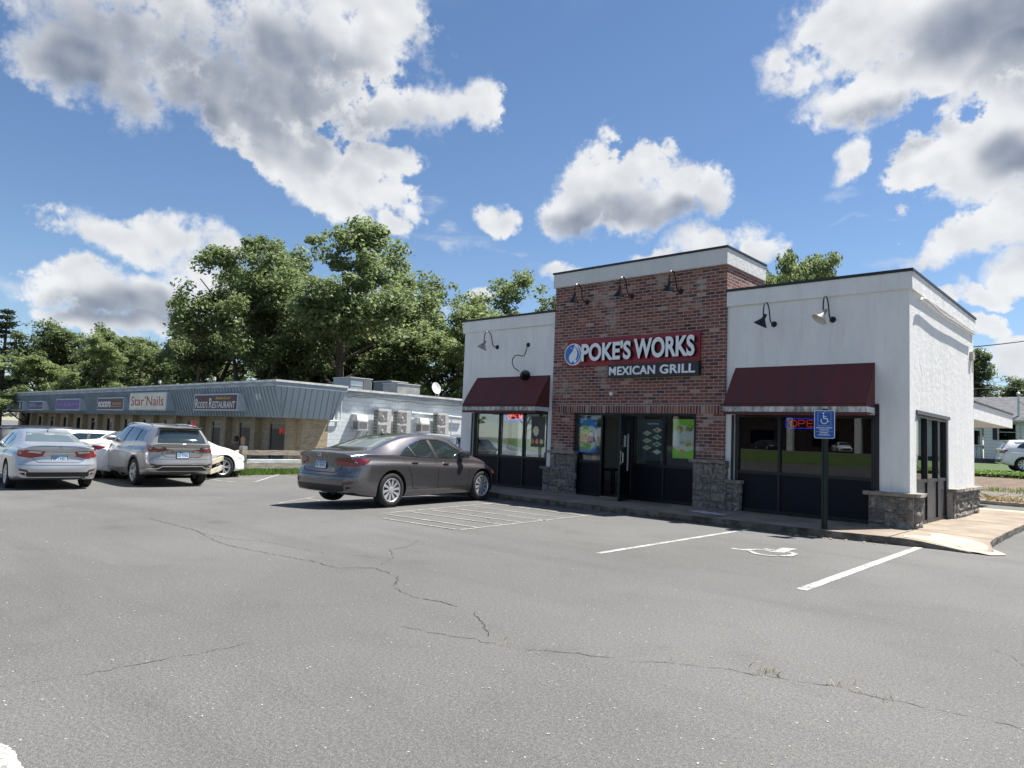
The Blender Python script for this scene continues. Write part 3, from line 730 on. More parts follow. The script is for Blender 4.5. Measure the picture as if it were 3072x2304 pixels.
def stones(b, u0, u1, z0, z1, place, seed, gap=0.017, dep=0.065):
    """irregular ashlar: place(u, z, outward) -> point"""
    r_ = random.Random(seed)
    def block(a, c, e, f):
        a += gap / 2; c -= gap / 2; e += gap / 2; f -= gap / 2
        if c - a < 0.03 or f - e < 0.03: return
        nx, nz = max(2, int((c - a) / .05)), max(2, int((f - e) / .05)); d0 = dep * r_.uniform(.55, 1)
        vs = []; fs = []
        for j in range(nz + 1):
            for i in range(nx + 1):
                ed = i in (0, nx) or j in (0, nz)
                o = d0 * (.45 if ed else 1) + (0 if ed else r_.uniform(-.011, .011))
                vs.append(place(a + (c - a) * i / nx + (r_.uniform(-.004, .004)), e + (f - e) * j / nz + r_.uniform(-.004, .004), o))
        for j in range(nz):
            for i in range(nx): fs.append((j * (nx + 1) + i, j * (nx + 1) + i + 1, (j + 1) * (nx + 1) + i + 1, (j + 1) * (nx + 1) + i))
        k0 = len(vs)
        for (i, j) in [(i, 0) for i in range(nx + 1)] + [(nx, j) for j in range(1, nz + 1)] + [(i, nz) for i in range(nx - 1, -1, -1)] + [(0, j) for j in range(nz - 1, 0, -1)]:
            vs.append(place(a + (c - a) * i / nx, e + (f - e) * j / nz, -0.01)); 
        loop = [(0) * (nx + 1) + i for i in range(nx + 1)] + [j * (nx + 1) + nx for j in range(1, nz + 1)] + [nz * (nx + 1) + i for i in range(nx - 1, -1, -1)] + [j * (nx + 1) for j in range(nz - 1, 0, -1)]
        L = len(loop)
        for k in range(L): fs.append((loop[k], k0 + k, k0 + (k + 1) % L, loop[(k + 1) % L]))
        b.add(vs, fs)
    z = z0
    while z < z1 - 0.02:
        h = r_.uniform(.15, .24); 
        if z1 - z - h < .1: h = z1 - z
        u = u0
        while u < u1 - .01:
            w = r_.uniform(.14, .34)
            if u1 - u - w < .1: w = u1 - u
            if h > .17 and r_.random() < .45:
                s = z + h * r_.uniform(.4, .6); block(u, u + w, z, s); block(u, u + w, s, z + h)
            else: block(u, u + w, z, z + h)
            u += w
        z += h
def front_pl(y): return lambda u, z, o: (u, y - o, z)
def side_pl(x): return lambda u, z, o: (x + o, u, z)
def cap(b, x0, x1, y0, y1, z, h=.065, seed=1):
    r_ = random.Random(seed); nx = max(2, int((x1 - x0) / .12)); ny = max(2, int((y1 - y0) / .12)); base = len(b.v)
    for (zz, sgn) in ((z, 0), (z + h, 1)):
        for j in range(ny + 1):
            for i in range(nx + 1):
                e = (i in (0, nx)) * r_.uniform(-.014, .014); e2 = (j in (0, ny)) * r_.uniform(-.014, .014)
                b.v.append((x0 + (x1 - x0) * i / nx + e, y0 + (y1 - y0) * j / ny + e2, zz + r_.uniform(-.005, .005)))
    N = (nx + 1) * (ny + 1); A = lambda i, j, k: base + k * N + j * (nx + 1) + i
    for j in range(ny):
        for i in range(nx):
            b.f.append([A(i, j, 1), A(i + 1, j, 1), A(i + 1, j + 1, 1), A(i, j + 1, 1)]); b.m.append(0)
            b.f.append([A(i, j, 0), A(i, j + 1, 0), A(i + 1, j + 1, 0), A(i + 1, j, 0)]); b.m.append(0)
    for i in range(nx):
        b.f.append([A(i, 0, 0), A(i + 1, 0, 0), A(i + 1, 0, 1), A(i, 0, 1)]); b.f.append([A(i, ny, 0), A(i, ny, 1), A(i + 1, ny, 1), A(i + 1, ny, 0)]); b.m += [0, 0]
    for j in range(ny):
        b.f.append([A(0, j, 0), A(0, j, 1), A(0, j + 1, 1), A(0, j + 1, 0)]); b.f.append([A(nx, j, 0), A(nx, j + 1, 0), A(nx, j + 1, 1), A(nx, j, 1)]); b.m += [0, 0]
Z0 = 0.05
def pier(seed, faces, core, capbox, zc):
    p = MB()
    for k, (u0, u1, pl) in enumerate(faces): stones(p, u0, u1, Z0, zc, pl, seed + k)
    o = p.build('stone_pier', M_STONE, BD, fixn=False, smooth=True, angle=28)
    c = MB(); c.box(*core, 0, zc); c.build('mortar_core', M_MORT, o)
    c = MB(); cap(c, *capbox, zc, seed=seed); c.build('stone_capping', M_CAP, o, bevel=.004)
pier(3, [(-.66, .075, front_pl(-.075)), (-.075, .46, side_pl(.075))], (-.66, .075, -.075, .46), (-.73, .165, -.165, .50), .665)
pier(7, [(3.12, 5.94, side_pl(.075))], (-.2, .075, 3.12, 5.95), (-.1, .165, 3.07, 6.03), .665)
pier(11, [(-4.17, -3.44, front_pl(-.11)), (-.11, .0, side_pl(-3.44))], (-4.17, -3.44, -.11, -.052), (-4.24, -3.38, -.20, -.02), 1.07)
pier(15, [(-3.43, -3.15, front_pl(-.06)), (-.06, .05, side_pl(-3.15))], (-3.438, -3.15, -.06, .05), (-3.42, -3.09, -.14, .06), .68)
pier(19, [(-8.13, -7.40, front_pl(-.11)), (-.11, .0, side_pl(-7.40))], (-8.13, -7.40, -.11, -.052), (-8.2, -7.34, -.20, -.02), 1.10)
pier(23, [(-8.42, -8.14, front_pl(-.06))], (-8.42, -8.14, -.06, .05), (-8.48, -8.14, -.14, .06), .68)

# window units ------------------------------------------------------
def window_unit(x0, x1, z1, mull, sill=.93, y=.06, name='window', glass=None, skip=None, head=.05, plane='y', panel=None):
    """frame + panes + solid panels below the sill; plane 'y' faces -y, plane 'x' faces +x"""
    fr = MB(); zb = .115; fw = .05
    def bx(b, a, c, t0, t1, e, f):
        if plane == 'y': b.box(a, c, y + t0, y + t1, e, f)
        else: b.box(y - t1, y - t0, a, c, e, f)
    xs = [x0] + list(mull) + [x1]
    bx(fr, x0, x0 + fw * 1.4, -.02, .10, zb, z1); bx(fr, x1 - fw * 1.4, x1, -.02, .10, zb, z1)
    bx(fr, x0 + fw * 1.4, x1 - fw * 1.4, -.02, .10, z1 - head, z1)
    for m_ in mull: bx(fr, m_ - fw / 2, m_ + fw / 2, -.018, .098, zb, z1 - head)
    f = fr.build('window_frame', M_FRAME, BD, bevel=.003)
    e0 = [x0 + fw * 1.4] + [m_ + fw / 2 for m_ in mull]; e1 = [m_ - fw / 2 for m_ in mull] + [x1 - fw * 1.4]
    for i, (a, c) in enumerate(zip(e0, e1)):
        if skip is not None and i in skip: continue
        q = MB(); bx(q, a, c, -.014, .09, sill - .03, sill + .03); q.build('sill_rail', M_FRAME, f); q = MB(); bx(q, a, c, -.014, .09, zb, zb + .07); q.build('bottom_rail', M_FRAME, f)
        q = MB(); bx(q, a + .001, c - .001, .036, .042, sill + .031, z1 - head - .001); q.build('pane', glass or M_GLASS, f)
        q = MB(); bx(q, a + .001, c - .001, .012, .05, zb + .07, sill - .03); q.build('lower_panel', panel or M_PANEL, f)
    return f
window_unit(-3.29, -.58, 2.11, (-2.37, -1.47), glass=M_GLASSD)
window_unit(-11.09, -8.37, 2.13, (-10.11, -9.23))
window_unit(-7.48, -4.16, 2.115, (-6.68, -5.78, -4.98), skip=(1,), y=.03, glass=M_GLASSE)
window_unit(.47, 3.13, 2.17, [on_x(2779, 1300, -.05).y, on_x(2811, 1300, -.05).y], y=-.05, plane='x', panel=mat('sunlit_side_panel', (0.05, 0.05, 0.058), .4, var=.1), glass=M_GLASSD)  # lower panels lighter here: sunlight on this side put into their colour
# dark jamb strip beside the front windows, flashing above the side window
for bb_ in ((-.568, -.50, -.022, .004, .74, 2.32), (-3.36, -3.302, -.012, .004, .74, 2.1), (-11.16, -11.102, -.012, .004, .115, 2.1)): b = MB(); b.box(*bb_); b.build('window_surround', M_FRAME, BD)
b = MB(); b.box(.004, .03, .42, 3.18, 2.17, 2.24); b.build('window_surround', mat('weathered_bronze', (.10, .10, .105), .6), BD)
# west wall window frame (seen through the front glass)
q = MB()
for yy in (.5, 1.96, 3.43, 4.85): q.box(XL + .05, XL + .13, yy, yy + .06, .75, 2.35)
q.box(XL + .05, XL + .13, .56, 4.85, .75, .81); q.box(XL + .05, XL + .13, .56, 4.85, 2.29, 2.35)
f = q.build('window_frame', M_FRAME, BD); q = MB()
for yy in (.56, 2.02, 3.49): q.box(XL + .085, XL + .09, yy, yy + 1.4, .81, 2.29)
q.build('pane', M_GLASS, f)
# door leaf, hinged on the right jamb, swung out
DR = bpy.data.objects.new('entrance_door', None); COL.objects.link(DR); DR.parent = BD; DR.location = (-5.80, -.01, .13); DR.rotation_euler = (0, 0, R(104.5)); tag(DR, 'black framed glass entrance door standing open')
q = MB(); wL, hL = .86, 1.93
q.box(-wL, -wL + .065, -.022, .022, 0, hL); q.box(-.065, 0, -.022, .022, 0, hL); q.box(-wL + .065, -.065, -.022, .022, hL - .07, hL); q.box(-wL + .065, -.065, -.022, .022, 0, .16)
q.build('door_frame', M_FRAME, DR, bevel=.003)
q = MB(); q.box(-wL + .065, -.065, -.004, .004, .16, hL - .07); q.build('pane', M_GLASSD, DR)
q = MB(); q.tube([(-wL + .03, -.03, .84), (-wL + .03, -.075, .86), (-wL + .03, -.075, 1.06), (-wL + .03, -.03, 1.08)], .011, 8); q.box(-wL + .005, -wL + .06, -.028, -.0225, .80, 1.12); q.build('door_handle', mat('brushed_steel', (.55, .56, .57), .3, metal=1), DR)
q = MB(); q.box(-wL + .1, -.1, .023, .032, hL - .06, hL - .02); q.build('closer_bar', mat('brushed_steel', (.5, .5, .5), .3), DR)
b = MB(); b.box(-6.66, -5.80, -.03, .14, .117, .135); b.build('threshold', mat('brushed_steel', (.5, .5, .5), .3), BD)
# interior -------------------------------------------------------------
b = MB(); b.box(XL + .24, -.24, .24, D1 - .24, .06, .12); b.build('interior_floor', mat('floor_tile', (.12, .115, .11), .35, var=.2), BD)
b = MB(); b.box(-7.9, -4.0, 3.9, 4.0, .12, 2.75); b.box(-4.0, -3.9, 2.2, 4.0, .12, 2.75); b.build('interior_wall', mat('interior_paint', (.16, .17, .18), .9), BD)
b = MB(); b.box(XL + .24, -7.9, D1 - .28, D1 - .242, .12, 2.75); b.box(-3.9, -.26, D1 - .28, D1 - .242, .12, 2.75); b.build('interior_wall', mat('interior_paint_light', (.42, .42, .40), .9), BD)
b = MB(); b.box(-.5, XBL * 0 - .242, 3.3, D1 - .3, .12, 2.75); b.box(-1.1, -.3, 4.4, 4.9, .12, 1.9); b.build('interior_cabinet', mat('cabinet', (.2, .16, .12), .6), BD)
# roof vents and the service pipe
q = on_x(2302, 850, -3.2)
b = MB(); b.lathe([(.11, 0), (.11, .42), (.15, .44), (.15, .50), (0, .54)], 16); o = b.build('roof_vent', mat('galvanised', (.5, .52, .53), .4, metal=.7), smooth=True); o.location = (-3.02, 2.15, 4.45)
tag(o, 'short galvanised vent pipe on the flat roof behind the brick tower', 'roof vent')
b = MB(); pz = lambda x, y: on_x(2150 + .4168 * x, 750 + .4168 * y, .085)
pts = [pz(1472, 362), pz(1480, 348), pz(1505, 352), pz(1560, 402), pz(1600, 442), pz(1660, 486), pz(1730, 526), pz(1800, 575), pz(1852, 606)]
b.tube(pts, .022, 8); tag(b.build('conduit', mat('white_pipe', (.62, .61, .57), .6, var=.1), smooth=True), 'sagging white conduit under the cornice of the sunlit side wall', 'conduit')
q = on_x(2911, 1072, 0)
b = MB(); b.box(.0, .07, q.y - .12, q.y + .12, q.z - .07, q.z + .12); b.tube([(.03, q.y + .03, q.z - .07), (.03, q.y + .03, q.z - .38)], .012, 6)
tag(b.build('junction_box', mat('beige_box', (.45, .42, .36), .6), bevel=.006), 'small beige junction box high on the far end of the sunlit side wall', 'junction box')

# ---- lettering helper -------------------------------------------------
def text_obj(name, s, w, h, depth, mats, off=0.0, parent=None, shear=0.0, keep=False, spacing=1.0):
    cu = bpy.data.curves.new('t', 'FONT'); cu.body = s; cu.size = 1; cu.offset = off; cu.extrude = 0.1 if depth else 0; cu.shear = shear; cu.resolution_u = 5; cu.space_character = spacing
    o = bpy.data.objects.new('t', cu); COL.objects.link(o); dg = bpy.context.evaluated_depsgraph_get()
    me = bpy.data.meshes.new_from_object(o.evaluated_get(dg)); bpy.data.objects.remove(o)
    xs = [v.co.x for v in me.vertices]; ys = [v.co.y for v in me.vertices]; x0, x1, y0, y1 = min(xs), max(xs), min(ys), max(ys)
    sx = w / (x1 - x0); sy = h / (y1 - y0) if h else sx
    for v in me.vertices:
        v.co.x = (v.co.x - x0) * sx; v.co.y = (v.co.y - y0) * sy; v.co.z = (depth if v.co.z > 0 else 0.0) if depth else 0.0
    me.name = name; me.materials.clear()
    mats = mats if isinstance(mats, (list, tuple)) else [mats]
    for m_ in mats: me.materials.append(m_)
    me.update()
    if len(mats) > 1:
        for p in me.polygons: p.material_index = 0 if p.normal.z > .5 else 1
    r = bpy.data.objects.new(name, me); COL.objects.link(r)
    if parent is not None: r.parent = parent
    return r
FACE = (R(90), 0, 0)                     # text turned to stand on a wall facing -y
def put(o, x, y, z, rot=FACE): o.location = (x, y, z); o.rotation_euler = rot; return o

# ---- awnings -----------------------------------------------------------
M_AWN = mat('maroon_canvas', (0.120, 0.022, 0.024), .75, col2=(0.070, 0.020, 0.021), vscale=1.3, stretch=(3, 1, .5), bump=.12, bscale=6)
M_STRIPE = mat('dirty_white_trim', (.62, .62, .60), .7, col2=(.16, .17, .15), vscale=6, stretch=(1.6, 1, .6))
M_TRIMC = mat('clean_white_trim', (.62, .63, .64), .7)
def awning(x0, x1, label):
    t = thing('awning', label, 'awning', (x0, 0, 0), group='maroon awnings over the front windows'); W_ = x1 - x0; pr = .54
    prof = [(0, 3.09), (-pr, 2.30), (-pr, 2.085), (0, 2.16)]
    b = MB(); b.prism(prof, lambda a, c: (0, a, c), lambda a, c: (W_, a, c)); nn, mm = 36, 8
    sg = lambda i, j: .004 + .016 * (1 - abs(math.sin(math.pi * 4 * i / nn)) ** .6) * math.sin(math.pi * j / mm)     # ribs show through the stretched cloth
    b.add([(W_ * i / nn, -pr * j / mm - sg(i, j) * .82, 3.09 - .79 * j / mm + sg(i, j) * .56) for j in range(mm + 1) for i in range(nn + 1)], [(j * (nn + 1) + i, j * (nn + 1) + i + 1, (j + 1) * (nn + 1) + i + 1, (j + 1) * (nn + 1) + i) for j in range(mm) for i in range(nn)])
    b.build('canvas', M_AWN, t, smooth=True, angle=25)
    b = MB(); b.box(.0, W_ * 1.0 - .004, -pr - .004, -pr, 2.145, 2.245); b.build('trim_stripe', M_STRIPE, t)
    for xa_ in (W_, -.004): b = MB(); b.box(xa_, xa_ + .004, -pr + .01, -.02, 2.15, 2.25); b.build('side_stripe', M_TRIMC, t)
    b = MB(); b.tube([(.004, -pr - .004, 2.30), (W_ - .004, -pr - .004, 2.30)], .006, 6); b.build('hem', mat('maroon_hem', (.05, .01, .013), .8), t)
awning(-3.29, -.575, 'larger dark maroon awning over the right window, behind the blue parking sign')
awning(-11.0, -8.33, 'smaller dark maroon awning over the left window, under the drooping lamp')

# ---- gooseneck lamps -----------------------------------------------------
M_LAMP = mat('black_lamp_metal', (.018, .019, .021), .35, metal=.5, var=.15)
M_LAMPIN = mat('lamp_inner', (.55, .54, .50), .6, var=.1)
def shade_mb(mt):
    b = MB(); b.lathe([(.0, .105), (.03, .105), (.034, .03), (.038, .0), (.142, -.135), (.143, -.14)], 28, 0, mt)
    b.lathe([(.139, -.138), (.036, -.004), (.0, -.002)], 28, 1, mt); return b
def lamp(x, z, label, tilt=(0, 0), light=False, grp='gooseneck lamps on the facade'):
    t = thing('wall_lamp', label, 'wall lamp', (x, BF if XBL < x < XBR else 0, z), group=grp)
    b = MB(); b.lathe([(0, .03), (.045, .03), (.06, .012), (.062, 0)], 20, mat=Matrix.Rotation(R(90), 4, 'X')); b.build('wall_plate', M_LAMP, t, smooth=True)
    pts = [(0, -.02, 0), (0, -.10, .0), (0, -.16, .015), (0, -.20, .06), (0, -.225, .15), (0, -.25, .25), (0, -.29, .33), (0, -.36, .385), (0, -.44, .38), (0, -.505, .32), (0, -.53, .23), (0, -.535, .10)]
    b = MB(); b.tube(pts, .013, 8); b.build('arm', M_LAMP, t, smooth=True)
    mt = Matrix.Translation((0, -.535, .03)) @ Matrix.Rotation(R(tilt[0]), 4, 'X') @ Matrix.Rotation(R(tilt[1]), 4, 'Y')
    shade_mb(mt).build('shade', [mat('grey_lamp_metal', (.22, .21, .19), .4, metal=.5) if light else M_LAMP, M_LAMPIN], t, smooth=True, fixn=False)
    return t
lamp(-7.19, 4.88, 'black gooseneck lamp on the brick tower, nearest the left wing', (4, 8))
lamp(-5.88, 4.89, 'black gooseneck lamp in the middle of the brick tower above the red sign', (4, 10))
lamp(-4.59, 4.87, 'black gooseneck lamp on the brick tower, nearest the right wing', (3, 8))
lamp(-2.48, 3.96, 'gooseneck lamp with dark shade on the white wall right of the brick tower', (0, 28))
lamp(-1.33, 3.96, 'gooseneck lamp tipped to show its pale inside, near the white corner', (-28, 24), True)
lamp(-10.27, 3.93, 'gooseneck lamp with a silvery shade near the left end of the building', (-8, 26), True)
t = thing('wall_lamp', 'broken gooseneck lamp drooping onto the left awning', 'wall lamp', (-9.13, 0, 3.93), group='gooseneck lamps on the facade')
b = MB(); b.lathe([(0, .03), (.045, .03), (.06, .012), (.062, 0)], 20, mat=Matrix.Rotation(R(90), 4, 'X')); b.build('wall_plate', M_LAMP, t, smooth=True)
dz = lambda x, z, y: on_y(1360 + .3617 * x, 950 + .3617 * z, y) - Vector((-9.13, 0, 3.93))
pts = [Vector((0, -.02, 0)), dz(612, 245, -.07), dz(607, 275, -.12), dz(592, 318, -.18), dz(572, 328, -.22), dz(540, 318, -.27), dz(512, 325, -.32), dz(492, 352, -.36), dz(488, 385, -.38), dz(505, 425, -.38), dz(545, 452, -.34)]
b = MB(); b.tube(pts, .013, 8); b.build('arm', M_LAMP, t, smooth=True)
c = dz(585, 478, -.32); ax = (Vector((-.45, .85, -.10))).normalized()
mt = Matrix.Translation(c - ax * .0) @ (-ax).to_track_quat('Z', 'Y').to_matrix().to_4x4()
shade_mb(mt).build('shade', [M_LAMP, M_LAMPIN], t, smooth=True, fixn=False)
b = MB(); b.lathe([(0, .0), (.035, .0), (.045, .07), (.04, .075), (0, .06)], 16, mat=Matrix.Translation((-.05, -.08, -.01)) @ Matrix.Rotation(R(100), 4, 'X'))
q = on_y(1848, 1180, BF); o = b.build('security_light', mat('white_fixture', (.7, .7, .66), .5), smooth=True); o.location = q; tag(o, 'small round white security light on the brick below the black sign', 'security light')

# ---- main sign ------------------------------------------------------------
M_RED = mat('red_sign_face', (.30, .018, .030), .45, col2=(.22, .014, .024), vscale=1.5, bump=.05, bscale=4); M_WHT = mat('letter_white', (.78, .80, .82), .4); M_BLK = mat('letter_return', (.012, .012, .014), .5)
M_BLUE = mat('logo_blue', (.03, .15, .50), .45)
SG = thing('shop_sign', 'long red sign with blue and white fish disc and white raised letters on the brick', 'sign', (-7.73, BF, 3.27))
b = MB(); b.box(0, 3.66, -.045, -.002, 0, .665); b.build('sign_panel', M_RED, SG, bevel=.004)
put(text_obj('lettering', "POKE'S", 1.43, .45, .10, [M_WHT, M_BLK], off=.035, parent=SG), .52, -.046, .105)
put(text_obj('lettering', "WORKS", 1.55, .47, .10, [M_WHT, M_BLK], off=.035, parent=SG), 2.03, -.046, .105)
cxl, czl, rl = .235, .30, .275
b = MB(); b.prism([(cxl + rl * math.cos(a), czl + rl * math.sin(a)) for a in [2 * math.pi * k / 40 for k in range(40)]], lambda a, c: (a, -.10, c), lambda a, c: (a, -.046, c)); b.build('logo_disc', M_WHT, SG)
def flat(b, pts, y, mi=0):
    tr = tessellate_polygon([[Vector((p[0], p[1], 0)) for p in pts]]); b.add([(p[0], y, p[1]) for p in pts], [tuple(x) for x in tr], mi)
def ell(cx, cz, rx, rz, n=24, a0=0, a1=360): return [(cx + rx * math.cos(R(a0 + (a1 - a0) * k / n)), cz + rz * math.sin(R(a0 + (a1 - a0) * k / n))) for k in range(n + (0 if a1 - a0 >= 360 else 1))]
b = MB(); lg = lambda pts: [(cxl + x * rl, czl + y * rl) for x, y in pts]
flat(b, lg(ell(0, 0, .92, .92, 20, 80, 262) + [(-.20, -.80), (-.45, -.50), (-.50, -.22), (-.38, .02), (-.12, .25), (0.02, .55)]), -.1012)           # left blue field
flat(b, lg([(.04, .80), (.35, .62), (.62, .25), (.66, -.15), (.50, -.45), (.36, -.55), (.28, -.42), (.42, -.2), (.46, .15), (.34, .5)]), -.1012)
flat(b, lg([(.42, .80), (.72, .50), (.88, .10), (.80, -.40), (.50, -.72), (.22, -.86), (.38, -.64), (.62, -.40), (.74, 0.0), (.66, .40)]), -.1012)
flat(b, lg([(-.30, -.86), (.05, -.92), (.30, -.80), (.05, -.70), (.02, -.5), (-.08, -.66)]), -.1012)
b.build('logo_fish', M_BLUE, SG, fixn=False)
b = MB(); flat(b, lg(ell(-.26, .60, .06, .06, 12)), -.1024); b.build('logo_eye', M_WHT, SG, fixn=False)
S2 = thing('shop_sign', 'black box sign with white capitals hanging below the red sign on the brick', 'sign', (-6.42, BF, 2.955))
b = MB(); b.box(0, 2.37, -.13, -.002, 0, .305); b.build('sign_box', mat('black_sign_box', (.015, .016, .018), .35), S2, bevel=.006)
put(text_obj('lettering', "MEXICAN", 1.25, .205, .02, [M_WHT, M_WHT], off=.026, parent=S2, spacing=1.05), .05, -.131, .05)
put(text_obj('lettering', "GRILL", .87, .205, .02, [M_WHT, M_WHT], off=.026, parent=S2, spacing=1.05), 1.42, -.131, .05)

# ---- neon OPEN signs ---------------------------------------------------------
M_NR = mat('neon_red', (.8, .05, .03), .4, emis=(1, .06, .04), estr=1.5); M_NB = mat('neon_blue', (.05, .05, .9), .4, emis=(.05, .06, 1), estr=1.5)
GL = {'O': [ell(.5, .5, .45, .5, 18) + [(.95, .5)]], 'P': [[(0, 0), (0, 1), (.6, 1), (.85, .88), (.85, .62), (.6, .5), (0, .5)]], 'E': [[(.8, 0), (0, 0), (0, 1), (.8, 1)], [(0, .52), (.7, .52)]], 'N': [[(0, 0), (0, 1), (.85, 0), (.85, 1)]]}
def neon(name, label, x, y, z, w, h, border=True, oval=False, back=True, nr=None):
    t = thing(name, label, 'neon sign', (x, y, z)); b = MB(); lw = w * .78 / 4
    for i, ch in enumerate('OPEN'):
        for st in GL[ch]: b.tube([(w * .11 + i * lw + p[0] * lw * .82, -.012, h * .22 + p[1] * h * .56) for p in st], .0085, 6)
    b.build('letter_tube', nr or M_NR, t, smooth=True)
    b = MB()
    if border: b.tube([(0.03, -.012, .02), (w - .03, -.012, .02), (w - .01, -.012, .04), (w - .01, -.012, h - .04), (w - .03, -.012, h - .02), (.03, -.012, h - .02), (.01, -.012, h - .04), (.01, -.012, .04), (.03, -.012, .02)], .0085, 6); b.build('border_tube', M_NB, t, smooth=True)
    if oval: b.tube([(p[0], -.012, p[1]) for p in ell(w / 2, h / 2, w * .56, h * .56, 24)] + [(w / 2 + w * .56, -.012, h / 2)], .012, 6); b.build('border_tube', nr or M_NR, t, smooth=True)
    if back: b = MB(); b.box(0, w, .0, .006, 0, h); b.build('backing', mat('neon_backing', (.02, .02, .03), .5), t)
    return t
q0 = on_y(2357, 1287, .14); q1 = on_y(2455, 1254, .14)
neon('neon_sign', 'red and blue neon OPEN sign in the right window behind the parking sign', q0.x, .14, q0.z, .86, q1.z - q0.z, back=False)
q0 = on_y(1516, 1262, .14); q1 = on_y(1568, 1238, .14)
neon('neon_sign', 'red and blue neon OPEN sign in the left window under the smaller awning', q0.x, .14, q0.z, q1.x - q0.x + .1, .23)

# ---- posters and papers behind the entrance glass -----------------------------
def food(cols): return [mat('food_%d' % i, c, .7) for i, c in enumerate(cols)]
FC = food([(.04, .24, .62), (.80, .82, .84), (.50, .68, .25), (.85, .30, .09), (.50, .04, .20), (.11, .38, .08), (.75, .62, .28), (.30, .62, .06), (.68, .70, .66), (.08, .10, .11), (.5, .3, .1)])
Y2 = .095
def poster(name, label, u0, v0, u1, v1, base, blobs, y=Y2, group=None, th=.003):
    a = on_y(u0, v1, y); c = on_y(u1, v0, y); w, h = c.x - a.x, c.z - a.z
    t = thing(name, label, 'poster' if name == 'poster' else 'paper', (a.x, y, a.z), group=group)
    b = MB(); b.box(0, w, 0, th, 0, h); b.build('sheet', FC[base] if isinstance(base, int) else base, t)
    if blobs:
        b = MB()
        for k, (cx, cz, rx, rz, mi) in enumerate(blobs):
            r_ = random.Random(k * 7 + int(w * 1000)); n = 18
            pts = [(max(.002, min(w - .002, cx * w + rx * w * math.cos(2 * math.pi * i / n) * r_.uniform(.85, 1.1))), max(.002, min(h - .002, cz * h + rz * h * math.sin(2 * math.pi * i / n) * r_.uniform(.85, 1.1)))) for i in range(n)]
            flat(b, pts, -.0006 - .0003 * k, mi)
        b.build('artwork', FC, t, fixn=False)
    return t, w, h
r_ = random.Random(4)
bl = [(.5, .47, .62, .38, 1), (.5, .86, .5, .10, 0), (.28, .62, .30, .16, 2), (.38, .66, .14, .07, 7), (.25, .44, .26, .10, 3), (.5, .42, .20, .09, 3), (.68, .38, .22, .11, 4), (.12, .26, .14, .10, 6), (.45, .18, .28, .09, 5), (.3, .24, .10, .05, 7)]
bl += [(r_.uniform(.1, .7), r_.uniform(.14, .7), .05, .022, r_.choice([2, 3, 5, 6, 7, 4])) for _ in range(24)]
poster('poster', 'blue poster of a salad bowl in the leftmost entrance window', 1736, 1254, 1792, 1357, 0, bl)
bl = [(.5, .5, .62, .36, 8), (.30, .74, .16, .10, 10), (.76, .77, .15, .09, 5), (.55, .48, .10, .06, 8), (.72, .38, .18, .09, 6), (.42, .18, .13, .05, 3), (.28, .70, .07, .05, 2), (.78, .78, .07, .04, 10)]
bl += [(r_.choice([.3, .76, .7, .44]) + r_.uniform(-.1, .1), r_.choice([.73, .77, .38]) + r_.uniform(-.05, .05), .035, .018, r_.choice([2, 3, 5, 6, 10])) for _ in range(26)]
poster('poster', 'green edged poster of rice dishes in the rightmost entrance window', 2017, 1258, 2087, 1374, 7, bl)
t, w, h = poster('poster', 'dark menu poster headed Appetizers behind the glass right of the open door', 1912, 1258, 1988, 1380, 9, [])
b = MB(); r_ = random.Random(8)
for (cx, cz, mi) in ((.38, .66, 6), (.80, .74, 10), (.38, .48, 2), (.80, .57, 5), (.38, .31, 6), (.80, .40, 5), (.80, .22, 1)):
    flat(b, [(w * (cx - .20), h * cz), (w * cx, h * (cz - .065)), (w * min(.99, cx + .20), h * cz), (w * cx, h * (cz + .065))], -.0006, 8)
    for k in range(6): flat(b, [(w * (cx + p[0]), h * (cz + p[1])) for p in ell(r_.uniform(-.07, .07), r_.uniform(-.02, .02), .05, .022, 8)], -.0010 - .0002 * k, mi)
b.build('artwork', FC, t, fixn=False)
put(text_obj('lettering', 'Appetizers', .30, .055, 0, M_WHT, off=.01, parent=t), w * .38, -.001, h * .86)
M_PAP = mat('paper_white', (.50, .50, .47), .8); M_ORG = mat('orange_sticker', (.65, .14, .04), .6)
poster('paper_notice', 'pale paper notice beside the salad poster', 1791, 1281, 1803, 1309, M_PAP, [], Y2 + .004)
poster('paper_notice', 'small framed card at the lower right of the salad poster', 1784, 1324, 1798, 1336, M_PAP, [], Y2 - .008)
poster('sticker', 'orange sticker low on the glass under the salad poster', 1776, 1364, 1789, 1380, M_ORG, [], Y2)
for (x0, x1, z0, z1, lab) in ((-.58, -.44, 1.20, 1.46, 'white paper sheet taped on the open glass door, the shorter of two'), (-.34, -.24, .66, 1.50, 'long white paper strip taped on the open glass door')):
    b = MB(); b.box(x0, x1, -.008, -.0045, z0, z1); o = b.build('paper_notice', M_PAP); o.matrix_world = Matrix.Translation(DR.location) @ Matrix.Rotation(R(104.5), 4, 'Z'); tag(o, lab, 'paper')
a = on_y(2516, 1383, .13); b = MB(); b.box(-.05, .05, 0, .003, -.09, .09); o = b.build('paper_notice', M_PAP); o.location = a; o.rotation_euler = (0, R(18), 0); tag(o, 'tilted white paper slip in the right window pane', 'paper')
t, w, h = poster('poster', 'round food decals on the rightmost pane of the left window', 1592, 1250, 1636, 1340, mat('decal_film', (.05, .055, .06), .5), [(.35, .52, .22, .16, 8), (.35, .52, .16, .12, 6), (.12, .18, .13, .085, 10), (.45, .18, .13, .085, 3), (.78, .18, .13, .085, 6)])

